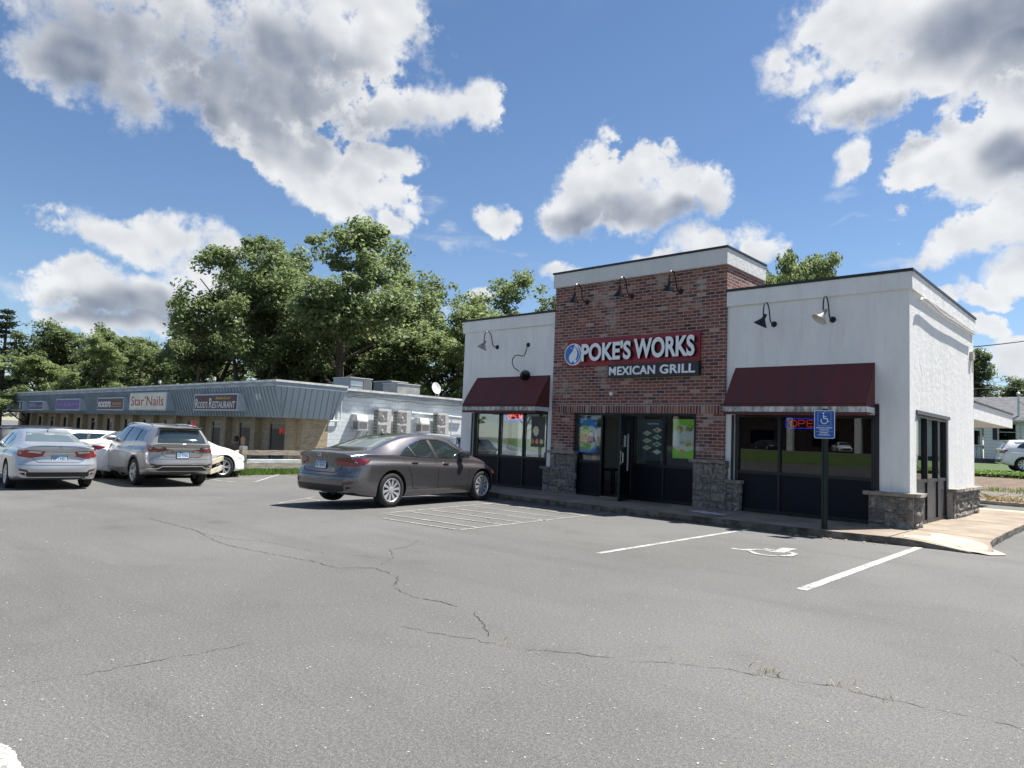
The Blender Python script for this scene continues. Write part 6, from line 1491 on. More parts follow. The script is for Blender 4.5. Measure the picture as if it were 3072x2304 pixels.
SUV = dict(L=4.89, wb_=2.79, ra=1.05, r=.365, tw=.235, rim=.25,
    zb=[(0, .42), (.25, .34), (.7, .28), (1.6, .26), (3.9, .26), (4.6, .28), (4.89, .34)],
    wm=[(0, .88), (.35, .925), (1.1, .945), (2.5, .935), (3.8, .945), (4.5, .91), (4.89, .80)],
    zsh=[(0, .92), (.6, .94), (1.2, .93), (2.5, .88), (3.8, .86), (4.4, .82), (4.89, .74)],
    zbelt=[(0, 1.12), (.45, 1.17), (1.0, 1.17), (1.8, 1.13), (2.8, 1.10), (3.5, 1.08), (3.9, 1.05), (4.4, .97), (4.75, .88), (4.89, .82)],
    wb=[(0, .76), (.4, .83), (1.2, .855), (2.2, .865), (3.0, .86), (3.8, .83), (4.4, .77), (4.89, .62)],
    ztop=[(0, 1.16), (.10, 1.20), (.30, 1.46), (.42, 1.615), (.7, 1.645), (1.3, 1.68), (2.0, 1.70), (2.6, 1.69), (2.95, 1.64), (3.3, 1.47), (3.65, 1.26), (3.85, 1.16), (4.0, 1.13), (4.4, 1.07), (4.72, .98), (4.89, .86)],
    wr=[(0, .70), (.2, .66), (.5, .60), (1.2, .60), (2.3, .605), (2.9, .61), (3.4, .66), (3.75, .72), (4.2, .72), (4.89, .54)],
    zr=[(0, 1.14), (.10, 1.17), (.30, 1.38), (.45, 1.52), (.8, 1.565), (1.4, 1.61), (2.0, 1.63), (2.6, 1.62), (2.95, 1.565), (3.3, 1.40), (3.65, 1.20), (3.85, 1.12), (4.0, 1.09), (4.4, 1.02), (4.72, .92), (4.89, .82)],
    rear=[(.26, .16), (.36, .05), (.48, .01), (.62, 0), (.74, .02), (.80, .075), (.95, .075), (1.1, .05), (1.2, .02)],
    front=[(.26, .16), (.36, .03), (.55, 0), (.75, .04), (.9, .14), (1.1, .3)],
    side=[(.78, 1.24), (.92, 1.40), (1.10, 1.50), (1.5, 1.555), (2.0, 1.58), (2.55, 1.575), (2.90, 1.51), (3.2, 1.38), (3.42, 1.255), (3.58, 1.15), (3.0, 1.135), (2.4, 1.145), (1.8, 1.165), (1.1, 1.20)],
    pillars=[((2.22, 1.59), (2.32, 1.13), .085), ((1.36, 1.56), (1.28, 1.18), .075)],
    rearwin=[(-.64, 1.18), (.64, 1.18), (.60, 1.34), (.52, 1.52), (0, 1.545), (-.52, 1.52), (-.60, 1.34)],
    windscreen=[(3.02, -.54), (3.02, .54), (3.40, .62), (3.76, .68), (3.80, 0), (3.76, -.68), (3.40, -.62)],
    doors=[[(1.30, 1.19), (1.44, .95), (1.60, .72), (1.64, .45), (2.34, .40)], [(2.32, 1.13), (2.36, .85), (2.34, .40)], [(2.34, .40), (3.34, .40), (3.42, .62), (3.42, .85), (3.36, 1.11)]],
    handles=[(1.66, 1.03), (2.60, 1.0)], mirror=(3.20, 1.17), roofline=True)

def make_car(sp, label, cat, body_m, loc, heading, group=None, plate=None, tail='wide', wheel=None, name='parked_car', chrome=True, scale=1.0, detail=2, rearwiper=False, pitch=0.0, body_trim=True, front_amber=False, no=()):
    """heading: direction of the nose in degrees counter-clockwise from +x; loc: ground point under the rear bumper centre"""
    t = thing(name, label, cat, loc, R(heading), group=group); t.scale = (scale,) * 3; t.rotation_euler.y = -R(pitch)
    vs, fs = car_body(sp); L = sp['L']; ax0, ax1 = sp['ra'], sp['ra'] + sp['wb_']; r = sp['r']
    me = bpy.data.meshes.new('body'); me.from_pydata(vs, [], fs)
    bm = bmesh.new(); bm.from_mesh(me); bmesh.ops.remove_doubles(bm, verts=bm.verts, dist=1e-5); bmesh.ops.recalc_face_normals(bm, faces=bm.faces); bm.to_mesh(me)
    bvh = BVHTree.FromBMesh(bm); bm.free(); P_ = Patch(bvh)
    me.materials.append(body_m); me.materials.append(M_WELL)
    bo = bpy.data.objects.new('body', me); COL.objects.link(bo)
    # wheel arches: subtract short drums
    c = MB()
    for ax in (ax0, ax1):
        for s in (1, -1):
            T = Matrix.Translation((ax, s * .97, r)) @ Matrix.Rotation(R(90), 4, 'X')
            c.lathe([(r + .055, -.40), (r + .055, .40)], 36, 1, T, caps=True)
    co = c.build('cutter', [body_m, M_WELL]); md = bo.modifiers.new('b', 'BOOLEAN'); md.operation = 'DIFFERENCE'; md.object = co; md.solver = 'EXACT'
    dg = bpy.context.evaluated_depsgraph_get(); nm = bpy.data.meshes.new_from_object(bo.evaluated_get(dg)); bo.modifiers.clear(); bo.data = nm; nm.name = 'body'; bpy.data.objects.remove(co)
    for p in nm.polygons: p.use_smooth = True
    nm.set_sharp_from_angle(angle=R(38)); bo.parent = t
    # wheels
    ws = wheel or dict(n=10, twist=.14, w=(.014, .030))
    for ax in (ax0, ax1):
        for s in (1, -1):
            ty, rm = wheel_mb(r, sp['tw'], sp['rim'], ws, s)
            w_ = ty.build('wheel', M_TYRE, t, smooth=True, fixn=False); w_.location = (ax, s * (curve(sp['wm'], ax) - sp['tw'] * .54), r)
            rm.build('rim', [M_RIM if not ws.get('dark') else M_RIMD, M_RIMD], w_, smooth=True, fixn=False, angle=25)
    sides = ('L', 'R')
    for v in sides:
        b = MB(); P_.add(b, sp['side'], v, .003); w_ = b.build('side_window', M_CGL, t, smooth=True, fixn=False)
        b = MB()
        for (p, q, wd) in sp['pillars']: P_.line(b, [p, q], wd, v, .007)
        b.build('pillar', M_BTRIM, w_, fixn=False)
        if detail > 1:
            if chrome: b = MB(); P_.line(b, sp['side'] + [sp['side'][0]], .018, v, .008); b.build('window_trim', M_CHROME, w_, fixn=False)
            b = MB()
            for d in sp['doors']: P_.line(b, d, .011, v, .0025)
            b.build('door_gap', M_SEAM, t, fixn=False)
            sg = 1 if v == 'L' else -1
            for (hx, hz) in sp['handles']:
                p, n_ = P_.hit(Vector((hx, 3 * sg, hz)), Vector((0, -sg, 0)))
                b = MB(); b.tube([p + Vector((-.10, -.004 * sg, -.004)), p + Vector((-.08, .030 * sg, 0)), p + Vector((.07, .032 * sg, 0)), p + Vector((.10, -.004 * sg, .0))], [.012, .016, .016, .010], 8); b.build('door_handle', body_m, t, smooth=True)
        sg = 1 if v == 'L' else -1; mx, mz = sp['mirror']
        b = MB(); p, n_ = P_.hit(Vector((mx, 3 * sg, mz)), Vector((0, -sg, 0)))
        b.lathe([(0, -.13), (.07, -.115), (.092, -.05), (.095, .03), (.075, .10), (0, .12)], 12, mat=Matrix.Translation(p + Vector((.02, .12 * sg, .055))) @ Matrix.Rotation(R(90), 4, 'X') @ Matrix.Diagonal((.95, .85, 1.05, 1)))
        b.tube([p - Vector((0, .03 * sg, .02)), p + Vector((.01, .07 * sg, .03))], [.035, .03], 8); b.build('wing_mirror', body_m if detail > 1 else M_BTRIM, t, smooth=True)
    if 'rw' not in no: b = MB(); P_.add(b, sp['rearwin'], 'B', .004); b.build('rear_window', M_CGR if sp is SEDAN else M_CGL, t, smooth=True, fixn=False)
    b = MB(); P_.add(b, sp['windscreen'], 'T', .004); b.build('windscreen', M_CGL, t, smooth=True, fixn=False)
    dz_ = (.0 if sp is SEDAN else .15)
    # rear lamps, laid from straight behind and from the side so that they wrap round the corner
    for s in (1, -1):
        b = MB()
        if tail == 'wide':      # long lamp reaching into the side and the boot lid
            P_.add(b, [(s * y, z) for y, z in ((.44, .82), (.38, .885), (.42, .925), (.60, .935), (.78, .935), (.80, .80), (.66, .79))], 'B', .006, .05, 1)
            P_.add(b, [(s * y, z) for y, z in ((.47, .83), (.43, .872), (.62, .868), (.74, .85), (.76, .81), (.64, .80))], 'B', .010, .05, 0)
            P_.add(b, [(.10, .79), (.10, .94), (.22, .945), (.40, .935), (.56, .905), (.48, .86), (.30, .80), (.2, .785)], 'L' if s > 0 else 'R', .006, .05, 1)
            P_.add(b, [(.10, .80), (.10, .865), (.26, .85), (.30, .81), (.2, .795)], 'L' if s > 0 else 'R', .010, .05, 0)
            P_.add(b, [(.36, .90), (.36, .93), (.50, .912), (.52, .90)], 'L' if s > 0 else 'R', .010, .05, 0)
        elif tail == 'wedge':   # red wedge with a pale reverse lamp
            P_.add(b, [(s * y, z) for y, z in ((.36, .80), (.30, .925), (.52, .94), (.80, .95), (.82, .80), (.60, .76))], 'B', .006, .05, 0)
            P_.add(b, [(s * y, z) for y, z in ((.40, .87), (.36, .918), (.60, .93), (.66, .90))], 'B', .010, .05, 2)
            P_.add(b, [(.09, .80), (.09, .95), (.25, .955), (.40, .945), (.30, .83), (.2, .80)], 'L' if s > 0 else 'R', .006, .05, 0)
        elif tail == 'suv':     # pointed lamp under the rear window
            P_.add(b, [(s * y, z) for y, z in ((.36, .985), (.46, 1.07), (.62, 1.075), (.84, 1.06), (.83, .93), (.58, .945))], 'B', .006, .05, 1)
            P_.add(b, [(s * y, z) for y, z in ((.44, .975), (.56, .965), (.83, .94), (.83, .99), (.60, 1.01))], 'B', .010, .05, 0)
            P_.add(b, [(s * y, z) for y, z in ((.50, 1.05), (.60, 1.07), (.74, 1.055), (.62, 1.03))], 'B', .010, .05, 2)
            P_.add(b, [(.08, .93), (.08, 1.06), (.26, 1.09), (.42, 1.12), (.30, 1.0), (.2, .94)], 'L' if s > 0 else 'R', .006, .05, 0)
        else:                   # upright
            P_.add(b, [(s * y, z) for y, z in ((.62, .90), (.60, 1.10), (.82, 1.12), (.82, .90))], 'B', .006, .05, 0)
            P_.add(b, [(.08, .90), (.08, 1.12), (.22, 1.13), (.26, .98)], 'L' if s > 0 else 'R', .006, .05, 0)
        b.build('tail_lamp', [M_TAIL, M_TAILD, M_CLEAR], t, smooth=True, fixn=False)
        b = MB(); z0 = .62 + dz_; P_.add(b, [(L - .62, z0 + .10), (L - .30, z0 + .03), (L - .22, z0 - .02), (L - .36, z0 - .03), (L - .55, z0 + .03)], 'L' if s > 0 else 'R', .006, .05, 0)
        P_.add(b, [(s * y, z) for y, z in ((.38, z0), (.72, z0 + .06), (.74, z0 - .03), (.42, z0 - .05))], 'F', .006, .06, 0)
        b.build('headlamp', M_AMBER if front_amber else M_CLEAR, t, smooth=True, fixn=False)
    # lower rear bumper and front grille in black
    b = MB(); zz = sp['zb'][0][1]; vh_ = .13 if sp is SEDAN else .18; P_.add(b, [(-.62, zz + .02), (.62, zz + .02), (.78, zz + .10), (.62, zz + vh_), (-.62, zz + vh_), (-.78, zz + .10)], 'B', .005, .07); b.build('rear_valance', M_BTRIM, t, smooth=True, fixn=False)
    b = MB(); P_.add(b, [(-.55, zz + .02), (.55, zz + .02), (.68, zz + .22), (.40, zz + .34), (-.40, zz + .34), (-.68, zz + .22)], 'F', .005, .07); b.build('grille', M_BTRIM, t, smooth=True, fixn=False)
    if detail > 1:
        lid = [(-.60, .93 + dz_), (-.52, .72 + dz_), (-.42, .66 + dz_), (.42, .66 + dz_), (.52, .72 + dz_), (.60, .93 + dz_)]
        b = MB(); P_.line(b, lid, .010, 'B', .003); P_.line(b, [(-.80, .60 + dz_), (.80, .60 + dz_)], .008, 'B', .003); b.build('boot_gap', M_SEAM, t, fixn=False)
        # emblem: an upright oval ring
        b = MB(); ez = (.985 if sp is SEDAN else 1.10); p, n_ = P_.hit(Vector((-3, 0, ez)), Vector((1, 0, 0)))
        ring = [(p.x - .008, .055 * math.cos(a), ez + .038 * math.sin(a)) for a in [2 * math.pi * k / 20 for k in range(21)]]; b.tube(ring, .006, 6, caps=False)
        b.tube([(p.x - .008, .020 * math.cos(a), ez + .036 * math.sin(a)) for a in [2 * math.pi * k / 16 for k in range(17)]], .004, 6, caps=False) if sp is SEDAN else b.tube([(p.x - .008, -.02, ez + .02), (p.x - .008, .0, ez - .02), (p.x - .008, -.035, ez - .015)], .005, 6)
        b.build('emblem', M_CHROME, t, smooth=True)
        for s in (1, -1):
            b = MB(); P_.add(b, [(s * y, z) for y, z in ((.60, zz + .125), (.78, zz + .165), (.80, zz + .215), (.64, zz + .185))], 'B', .007, .05); b.build('reflector', M_TAILD, t, smooth=True, fixn=False)
    if plate:
        pz = .80 if sp is SEDAN else .86
        if tail == 'wedge': pz = .76
        p, n_ = P_.hit(Vector((-3, 0, pz)), Vector((1, 0, 0)))
        pl = bpy.data.objects.new('number_plate', None); COL.objects.link(pl); pl.parent = t; pl.location = (p.x - .012, 0, pz); pl.rotation_euler = (0, R(6), 0)
        b = MB(); b.box(0, .006, -.165, .165, -.088, .088); b.build('plate_frame', M_BTRIM, pl)
        b = MB(); b.box(-.002, 0, -.152, .152, .022, .076); b.box(-.002, 0, -.152, .152, -.05, .0219); b.box(-.002, -.0, -.152, .152, -.076, -.0501)
        b.m = [0] * 6 + [1] * 6 + [0] * 6 if False else [0] * 6 + [1] * 6 + [1] * 6; b.build('plate_face', [M_PLATE, M_PLATEW], pl)
        put(text_obj('lettering', plate, .265, .068, 0, M_PTXT, off=.012, parent=pl), -.003, .132, -.042, (R(90), 0, R(-90)))
        put(text_obj('lettering', 'CONNECTICUT', .16, .016, 0, M_PTXT, parent=pl), -.003, .08, .045, (R(90), 0, R(-90)))
    if 'rail' in no: pass
    elif sp is not SEDAN:
        for s in (1, -1):
            b = MB(); b.tube([(.75, s * .60, 1.60), (.85, s * .60, 1.66), (1.6, s * .60, 1.695), (2.4, s * .605, 1.695), (2.85, s * .61, 1.635)], [.012, .016, .016, .016, .012], 8); b.build('roof_rail', M_CHROME if detail > 1 else body_m, t, smooth=True)
        b = MB(); b.box(.26, .52, -.55, .55, 1.585, 1.612); b.build('roof_spoiler', body_m, t, bevel=.01)
    b = MB(); z_ = curve(sp['ztop'], 1.7 if sp is SEDAN else .75); b.add([(1.56 if sp is SEDAN else .62, 0, z_ + .05), (1.72 if sp is SEDAN else .82, -.02, z_ - .02), (1.72 if sp is SEDAN else .82, .02, z_ - .02), (1.60 if sp is SEDAN else .66, 0, z_ - .03)], [(0, 1, 2), (0, 1, 3), (0, 3, 2), (1, 3, 2)]); b.build('roof_aerial', M_BTRIM, t)
    return t, P_

# ---- the cars on the near side ------------------------------------------------
M_GREYC = paint('grey_brown_paint', (.135, .128, .136), .65, .25); M_SILV = paint('silver_paint', (.50, .52, .54), .6, .30); M_CHAM = paint('champagne_paint', (.37, .36, .345), .6, .3)
M_WCAR = paint('white_car_paint', (.78, .79, .80), 0, .35); M_DCAR = paint('dark_car_paint', (.03, .03, .033), .4, .3); M_BGC = paint('blue_grey_paint', (.28, .31, .35), .6, .3)
M_SILV2 = paint('light_silver_paint', (.42, .43, .42), .6, .3)
def rear_at(rr, fr, ra, wb, wheel_half, side):
    """rear-bumper point from the ground points of the two near wheels"""
    d = Vector((fr[0] - rr[0], fr[1] - rr[1])); d.normalize(); n = Vector((-d.y, d.x)) * (1 if side == 'R' else -1)
    c = Vector((rr[0], rr[1])) + n * wheel_half - d * ra; return (c.x, c.y, 0), math.degrees(math.atan2(d.y, d.x))
rr = on_z(1147, 1521); fr = on_z(1424, 1500)
loc, hd = rear_at(rr, fr, 1.08, 2.825, .83, 'R'); loc = (loc[0] + .085, loc[1] + .075, 0)
GREY, PG = make_car(SEDAN, 'dark grey sedan with silver wheels parked nose to the kerb by the left wing', 'car', M_GREYC, loc, hd, plate='BL·76637', front_amber=True)
b = MB(); PG.line(b, [(.62, .872), (1.2, .86), (2.4, .835), (3.4, .815), (3.75, .812)], .012, 'R', .002); PG.line(b, [(.62, .872), (1.2, .86), (2.4, .835), (3.4, .815), (3.75, .812)], .012, 'L', .002); b.build('crease_shade_line', mat('crease_shade', (.03, .027, .03), .5), GREY, fixn=False)  # dark line laid along both flanks for the shade in the crease
for v_ in 'LR': b = MB(); PG.add(b, [(1.45, .29), (3.52, .29), (3.52, .33), (1.45, .345)], v_, .012, .1); b.build('sill_moulding', M_GREYC, GREY, smooth=True, fixn=False)
M_EMB = M_CHROME
put(text_obj('badge', 'C A M R Y', .62, .030, 0, mat('badge_grey', (.22, .21, .22), .4, metal=.5), parent=GREY), PG.hit(Vector((-3, 0, .925)), Vector((1, 0, 0)))[0].x - .010, .31, .912, (R(90), 0, R(-90)))
put(text_obj('badge', 'LE', .07, .03, 0, M_CHROME, off=.01, parent=GREY), PG.hit(Vector((-3, -.36, .72)), Vector((1, 0, 0)))[0].x - .010, -.33, .705, (R(90), 0, R(-90)))
SL = on_g(256, 1459); CH = on_g(407, 1455)
SIL, PS = make_car(SEDAN, 'silver sedan seen from behind at the left edge, red wedge tail lamps', 'car', M_SILV, (SL.x + 1.077 - .058, SL.y - .905, SL.z), 176, plate='BP·74401', tail='wedge')
b = MB(); b.add([(.03, -.66, 1.072), (.03, .66, 1.072), (.14, .70, 1.093), (.14, -.70, 1.093), (.03, -.66, 1.060), (.03, .66, 1.060)], [(0, 1, 2, 3), (4, 5, 1, 0)]); b.build('boot_spoiler', M_SILV, SIL)
b = MB(); PS.line(b, [(-.32, .885), (.32, .885)], .022, 'B', .010); b.build('chrome_strip', M_CHROME, SIL, fixn=False)
b = MB(); b.lathe([(.038, 0), (.045, .01), (.045, .10), (.036, .10), (.034, .01)], 16, mat=Matrix.Translation((.02, -.52, .30)) @ Matrix.Rotation(R(90), 4, 'Y')); b.build('exhaust_pipe', M_CHROME, SIL, smooth=True)
CHA, PC = make_car(SUV, 'champagne coloured estate-style off-roader seen from behind, right of the silver sedan', 'car', M_CHAM, (CH.x + 1.09, CH.y + .775, CH.z), 177, plate='BD·97006', tail='suv', wheel=dict(n=10, pair=True, twist=.0, w=(.012, .026)))
b = MB(); PC.line(b, [(-.86, .50), (-.62, .50), (-.52, .56), (.52, .56), (.62, .50), (.86, .50)], .022, 'B', .010); b.build('bumper_trim', M_CHROME, CHA, fixn=False)
b = MB(); PC.line(b, [(-.44, 1.035), (.44, 1.035)], .026, 'B', .010); b.build('chrome_strip', M_CHROME, CHA, fixn=False)
b = MB()
for v in ('L', 'R'):
    for ax in (1.05, 3.84): PC.line(b, [(ax + .44 * math.cos(R(a)), .365 + .44 * math.sin(R(a))) for a in range(-8, 190, 9)], .05, v, .006)
b.build('arch_moulding', M_BTRIM, CHA, fixn=False)
put(text_obj('badge', 'RX350', .16, .028, 0, M_CHROME, off=.008, parent=CHA), PC.hit(Vector((-3, -.4, .80)), Vector((1, 0, 0)))[0].x - .012, -.34, .785, (R(90), 0, R(-90)))

# ---- cars further off ----------------------------------------------------------
fw = on_g(656, 1432)
make_car(SEDAN, 'white car with its nose behind the broken fence rails', 'car', M_WCAR, (fw.x - .85, fw.y - 4.05, fw.z), 88, detail=2, tail='wide', wheel=dict(n=10, pair=True, twist=.05, w=(.010, .018)), name='parked_car', no=('rail',), scale=1.05)
dk_ = at_depth(-70, 1330, 23.0)
make_car(SUV, 'dark off-roader at the left edge of the photo, beyond the silver sedan', 'car', M_DCAR, (dk_.x, dk_.y, gz(dk_.x, dk_.y)), 92, tail='up', detail=1, chrome=False)
make_car(SUV, 'white car between silver sedan and champagne car, roof and black glass showing', 'car', M_WCAR, (-22.6, -4.2, gz(-22.6, 0)), 262, tail='up', detail=2, scale=.93, no=('rail',))
make_car(SEDAN, 'blue grey sedan half hidden behind the champagne car', 'car', M_BGC, (-20.6, -2.9, gz(-20.6, 0)), 258, tail='wide', detail=2)
p = at_depth(1224, 1370, 27.0); make_car(SUV, 'white off-roader with roof rails behind the grey sedan, facing the block wall', 'car', M_WCAR, (p.x, p.y, gz(p.x, p.y)), 147, tail='up', detail=1)
p = at_depth(1425, 1370, 26.6); make_car(SUV, 'light silver off-roader half hidden by the left end of the restaurant', 'car', M_SILV2, (p.x, p.y, gz(p.x, p.y)), 170, tail='up', detail=2)
q = at_depth(2988, 1400, 38.0); make_car(SUV, 'white off-roader with red tail lamps in front of the white house', 'car', M_WCAR, (q.x, q.y, gz(q.x, q.y) + .02), 18, tail='suv', detail=2, wheel=dict(n=8, twist=0, w=(.02, .045)))
# across the street behind the viewer: they show in the window reflections
make_car(SEDAN, 'white sedan across the street in front of the far brick building', 'car', M_WCAR, (-29.5, -88.5, gz(0, -88)), 60, detail=1, chrome=False)
make_car(SEDAN, 'black sedan across the street beside the white one', 'car', M_DCAR, (-40.0, -86.5, gz(0, -87)), 35, detail=1, chrome=False)
# ================================================================== TREES
M_BARK = mat('bark', (.10, .075, .055), .95, col2=(.045, .035, .027), vscale=4, stretch=(4, 4, .7), bump=.8, bscale=14)
LEAFM = {'dark': leaf_mat('leaf_dark', (.062, .092, .040), (.145, .185, .075), .46), 'mid': leaf_mat('leaf_mid', (.085, .122, .048), (.195, .240, .105), .50), 'pale': leaf_mat('leaf_pale', (.115, .160, .058), (.240, .290, .125), .48), 'conifer': leaf_mat('leaf_conifer', (.022, .045, .020), (.050, .080, .032), .15)}
def tree_proto(kind, seed, H, W, trunk=.30, lean=.0, clumps=90, per=70, ls=.17, leafm='mid', base=.25, multi=1):
    """trunk + limbs mesh and a crown of leaf clumps; H height, W crown width, base: share of height that is bare"""
    r_ = random.Random(seed); tb = MB(); tips = []
    def branch(p, d, L, r0, depth):
        pts = [p]; n = 5; dd = d.copy()
        for k in range(n):
            dd = (dd + Vector((r_.gauss(0, .10), r_.gauss(0, .10), r_.gauss(0, .05) + (.05 if depth else 0)))).normalized(); pts.append(pts[-1] + dd * L / n)
        if depth == 0: tb.tube(pts[:5], [r0 * (1 - .62 * k / n) for k in range(5)], 8)
        elif depth < 3:
          keep = [q for q in pts if q.z < H * .90 and math.hypot(q.x, q.y) < W * .40]
          if len(keep) > 1: pts_ = pts[:len(keep)]; tb.tube(pts_, [r0 * (1 - .7 * k / n) for k in range(len(pts_))], 6 if depth < 2 else 4)
        if depth == 0: tips.extend((q, L) for q in pts[4:])
        if depth >= 1:
            for q in pts[(2 if depth > 1 else 3):]: tips.append((q, L))
        if depth < 3:
            for k in range((5, 5, 3)[depth] if depth else 7):
                t = r_.uniform(.35, 1.0) if depth else r_.uniform(max(.25, base), 1.0); i = min(n - 1, int(t * n)); q = pts[i].lerp(pts[i + 1], t * n - i); a = r_.uniform(0, 6.283)
                out = Vector((math.cos(a), math.sin(a), 0)); up_ = r_.uniform(.15, .95); nd = (out * 1.0 + Vector((0, 0, up_)) + dd * .35).normalized()
                branch(q, nd, L * r_.uniform(.42, .62) * (1 if depth else W / H * 1.05), r0 * .42 * (1 - .4 * t) + .008, depth + 1)
    for m_ in range(multi):
        a = r_.uniform(0, 6.283); d = Vector((math.cos(a) * .22, math.sin(a) * .22, 1)).normalized() if multi > 1 else Vector((lean, 0, 1)).normalized(); branch(Vector((0, 0, -.3)), d, H * .80, trunk * (1 if multi == 1 else .7), 0)
    cm = MB(); cl = []
    r_.shuffle(tips)
    for (q, L) in tips[:clumps]:
        rel = (q.z / H); env = W * .5 * math.sqrt(max(.03, 1 - ((rel - .60) / .50) ** 2)); rad = math.hypot(q.x, q.y)
        if rad > env: q = Vector((q.x * env / rad, q.y * env / rad, q.z))
        cl.append((q + Vector((r_.gauss(0, .3), r_.gauss(0, .3), r_.gauss(0, .25))), r_.uniform(.45, 1.0) * W * .095))
    for (c, cr) in cl:
        sq = r_.uniform(.55, .9)
        for _ in range(int(per * r_.uniform(.5, 1.3))):
            d = Vector((r_.gauss(0, 1), r_.gauss(0, 1), r_.gauss(0, 1))).normalized(); p = c + Vector((d.x, d.y, d.z * sq)) * cr * (r_.random() ** .45)
            if p.z < H * base * .7: continue
            nrm = (d * .7 + Vector((r_.gauss(0, .6), r_.gauss(0, .6), r_.gauss(0, .6) + .5))).normalized(); e = nrm.orthogonal().normalized(); e.rotate(Matrix.Rotation(r_.uniform(0, 6.28), 3, nrm)); f = nrm.cross(e); s = ls * r_.uniform(.6, 1.35)
            cm.add([p - e * s, p - f * s * .55 + nrm * s * .12, p + e * s, p + f * s * .55 + nrm * s * .12], [(0, 1, 2, 3)])
    def mk(mb, name, m_):
        me = bpy.data.meshes.new(name); me.from_pydata(mb.v, [], mb.f); me.materials.append(m_); me.update(); return me
    zs = sorted(v[2] for v in cm.v); xs = sorted(math.hypot(v[0], v[1]) for v in cm.v)
    return mk(tb, 'trunk', M_BARK), mk(cm, 'crown', LEAFM[leafm]), zs[int(len(zs) * .998)], 2 * xs[int(len(xs) * .97)]
def conifer_proto(seed, H, W):
    r_ = random.Random(seed); tb = MB(); tb.tube([(0, 0, -.3), (0, 0, H * .5), (0, 0, H)], [.28, .16, .03], 8); cm = MB()
    z = H * .12
    while z < H * .99:
        L = W * .5 * (1 - z / H) ** .75 * r_.uniform(.75, 1.1) + .15
        for k in range(7):
            a = r_.uniform(0, 6.28); d = Vector((math.cos(a), math.sin(a), r_.uniform(.0, .35)))
            tb.tube([(0, 0, z), tuple(Vector((0, 0, z)) + d * L)], [.04, .01], 4)
            for _ in range(46):
                t = r_.uniform(.2, 1); p = Vector((0, 0, z)) + d * L * t + Vector((r_.gauss(0, .16), r_.gauss(0, .16), r_.gauss(0, .10))); s = r_.uniform(.07, .16); e = Vector((r_.gauss(0, 1), r_.gauss(0, 1), r_.gauss(0, .6))).normalized() * s; f = e.orthogonal().normalized() * s * .4
                cm.add([p - e, p - f, p + e, p + f], [(0, 1, 2, 3)])
        z += r_.uniform(.35, .6)
    def mk(mb, name, m_):
        me = bpy.data.meshes.new(name); me.from_pydata(mb.v, [], mb.f); me.materials.append(m_); me.update(); return me
    return mk(tb, 'trunk', M_BARK), mk(cm, 'crown', LEAFM['conifer']), H, W
PR = {
 'cottonwood': tree_proto('a', 11, 15, 12.0, .34, clumps=250, per=125, ls=.150, leafm='mid', base=.30),
 'cottonwood2': tree_proto('a', 23, 15, 13.0, .30, clumps=250, per=120, ls=.150, leafm='mid', base=.28, multi=2),
 'broad_dark': tree_proto('b', 5, 11, 11.0, .26, clumps=190, per=110, ls=.145, leafm='dark', base=.10),
 'broad_dark2': tree_proto('b', 8, 10, 10.0, .24, clumps=180, per=110, ls=.14, leafm='dark', base=.05, multi=2),
 'pale': tree_proto('c', 14, 10, 8.0, .20, clumps=150, per=120, ls=.12, leafm='pale', base=.08),
 'airy': tree_proto('d', 31, 13, 10.0, .22, clumps=200, per=75, ls=.125, leafm='mid', base=.15),
 'spiky': tree_proto('e', 44, 11, 7.5, .24, clumps=110, per=80, ls=.13, leafm='mid', base=.15),
 'conifer': conifer_proto(3, 12, 6.5),
}
used = {}
def tree(kind, u, vtop, dep, width=None, label='', grp=None, zb=0.0, name='tree', rot=None):
    tr, cr, H, W = PR[kind]; p = at_depth(u, vtop, dep); hgt = p.z - zb; s = hgt / H; sx = s if width is None else width / W
    t = thing(name, label, 'tree', (p.x, p.y, zb), (rot if rot is not None else (u * 0.713) % 6.28), group=grp); t.scale = (sx, sx, s)
    for nm, me in (('trunk', tr), ('crown', cr)):
        o = bpy.data.objects.new(nm, me); COL.objects.link(o); o.parent = t
    return t
G1 = 'trees behind the strip mall'
# the tall pair and their neighbours (centre u, top v, distance, crown width)
tree('cottonwood2', 780, 722, 50, 11.5, 'tall leafy tree with a forked trunk, left one of the tall pair behind the mall', G1, rot=.4)
tree('cottonwood', 1050, 690, 48, 13.5, 'tallest broad crowned tree behind the mall, right one of the tall pair', G1, rot=2.0)
tree('airy', 930, 735, 53, 8.5, 'leafy tree filling the space between the tall pair', G1)
tree('cottonwood', 640, 780, 54, 8.5, 'tree with a rounded crown at the left side of the tall pair', G1, rot=3.6)
tree('airy', 1205, 775, 56, 11, 'tree joining the right side of the tallest tree', G1)
tree('airy', 1335, 825, 60, 8.0, 'feathery pale tree between the tallest tree and the restaurant', G1)
tree('airy', 1545, 800, 50, 9.5, 'open airy tree just left of the brick tower', G1)
tree('airy', 1440, 872, 57, 9.5, 'feathery tree closing the gap left of the brick tower', G1)
tree('airy', 1640, 842, 54, 9, 'feathery tree touching the left edge of the brick tower', G1)
tree('pale', 1440, 925, 46, 8.5, 'bushy yellow green tree above the left wing roof', G1)
tree('pale', 1300, 1000, 47, 7.0, 'low bushy tree behind the rooftop machines', G1)
tree('broad_dark', 1200, 1010, 52, 10, 'dark low tree under the tallest tree', G1)
tree('broad_dark2', 940, 1000, 55, 10, 'dark bushy tree between the two tall trunks', G1)
tree('broad_dark', 700, 985, 58, 11, 'dark bushy tree behind the left tall trunk', G1)
tree('broad_dark2', 520, 985, 60, 9, 'dark spreading tree left of the tall pair', G1)
tree('spiky', 440, 1005, 62, 8, 'tree with upright shoots on top, left of the dark spreading tree', G1)
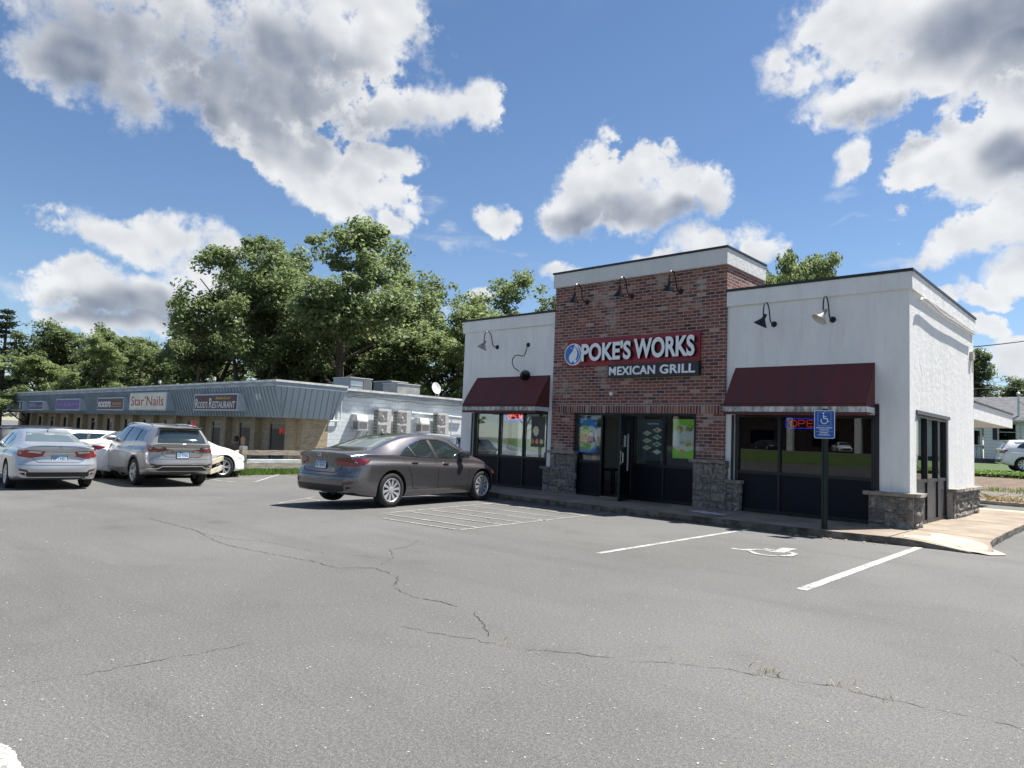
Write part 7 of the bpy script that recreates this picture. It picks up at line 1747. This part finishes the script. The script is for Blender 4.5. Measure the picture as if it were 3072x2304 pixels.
tree('pale', 262, 1000, 58, 6.0, 'pale leaved tree standing forward in the left tree line', G1)
tree('broad_dark2', 300, 975, 76, 10, 'round topped dark tree behind the pale leaved one', G1)
tree('broad_dark', 120, 965, 80, 12, 'wide dark tree in the back row at the far left', G1)
tree('broad_dark2', 200, 1010, 84, 12, 'dark tree in the back row beside the wide one', G1)
tree('broad_dark', 395, 1012, 80, 12, 'dark tree in the back row behind the upright shoots', G1)
tree('pale', 85, 1070, 60, 8, 'yellowish low tree behind the far end of the mall', G1)
tree('pale', -15, 1050, 58, 7, 'yellowish tree cut by the left edge of the photo', G1)
tree('conifer', 25, 925, 78, 9, 'dark pine tree at the left edge', G1, name='pine_tree')
tree('conifer', -60, 900, 82, 9, 'dark pine tree just outside the left edge', G1, name='pine_tree')
tree('spiky', 160, 1080, 62, 7, 'small green tree behind the blue sign', G1)
tree('broad_dark', 590, 1040, 70, 11, 'dark low tree filling the gap behind the utility pole', G1)
tree('broad_dark2', 830, 1050, 68, 11, 'dark low tree filling the gap behind the mall corner', G1)
tree('broad_dark', 1090, 1050, 66, 11, 'dark low tree behind the rooftop units', G1)
tree('broad_dark2', 1390, 1030, 62, 11, 'dark low tree behind the satellite dish', G1)
tree('broad_dark2', 340, 1060, 66, 9, 'dark low tree behind the maroon takeaway sign', G1)
G2 = 'trees behind the restaurant'
tree('spiky', 2330, 768, 34, 4.4, 'tree with upright branches just right of the brick tower', G2)
tree('spiky', 2415, 782, 33, 4.4, 'tree with upright branches above the middle of the right wing roof', G2)
tree('spiky', 2500, 800, 34, 4.4, 'tree with upright branches at the right of the roof line group', G2)
tree('broad_dark', 2890, 1030, 62, 7, 'tall dark tree against the right side wall of the restaurant', G2, zb=1.0)
tree('conifer', 2935, 1045, 60, 6.5, 'dark spiky tree rising behind the house roof', G2, zb=1.0, name='pine_tree')
tree('broad_dark', 3010, 1130, 66, 9, 'round dark tree behind the house roof', G2, zb=1.0)
tree('broad_dark2', 3110, 1140, 70, 10, 'dark tree behind the house at the right edge', G2, zb=1.0)
tree('broad_dark2', 2860, 1110, 70, 9, 'dark tree mostly hidden behind the restaurant side wall', G2, zb=1.0)

# unseen tree belt added behind the viewer to darken reflections in the left windows
for k in range(12):
    tr, cr, H, W = PR[('broad_dark', 'broad_dark2', 'pale')[k % 3]]; x = -190 + 13.5 * k; y = -104 - (k * 7) % 11; h = 9 + (k * 5) % 4
    side_ = ('tallest', 'broad', 'pale')[k % 3]
    t = thing('tree', 'added unseen tree across the street, there to darken window reflections', 'tree', (x, y, gz(x, y)), k * 1.3, group='added tree belt across the street'); t.scale = (1.3, 1.3, h / H)
    for nm, me in (('trunk', tr), ('crown', cr)):
        o = bpy.data.objects.new(nm, me); COL.objects.link(o); o.parent = t
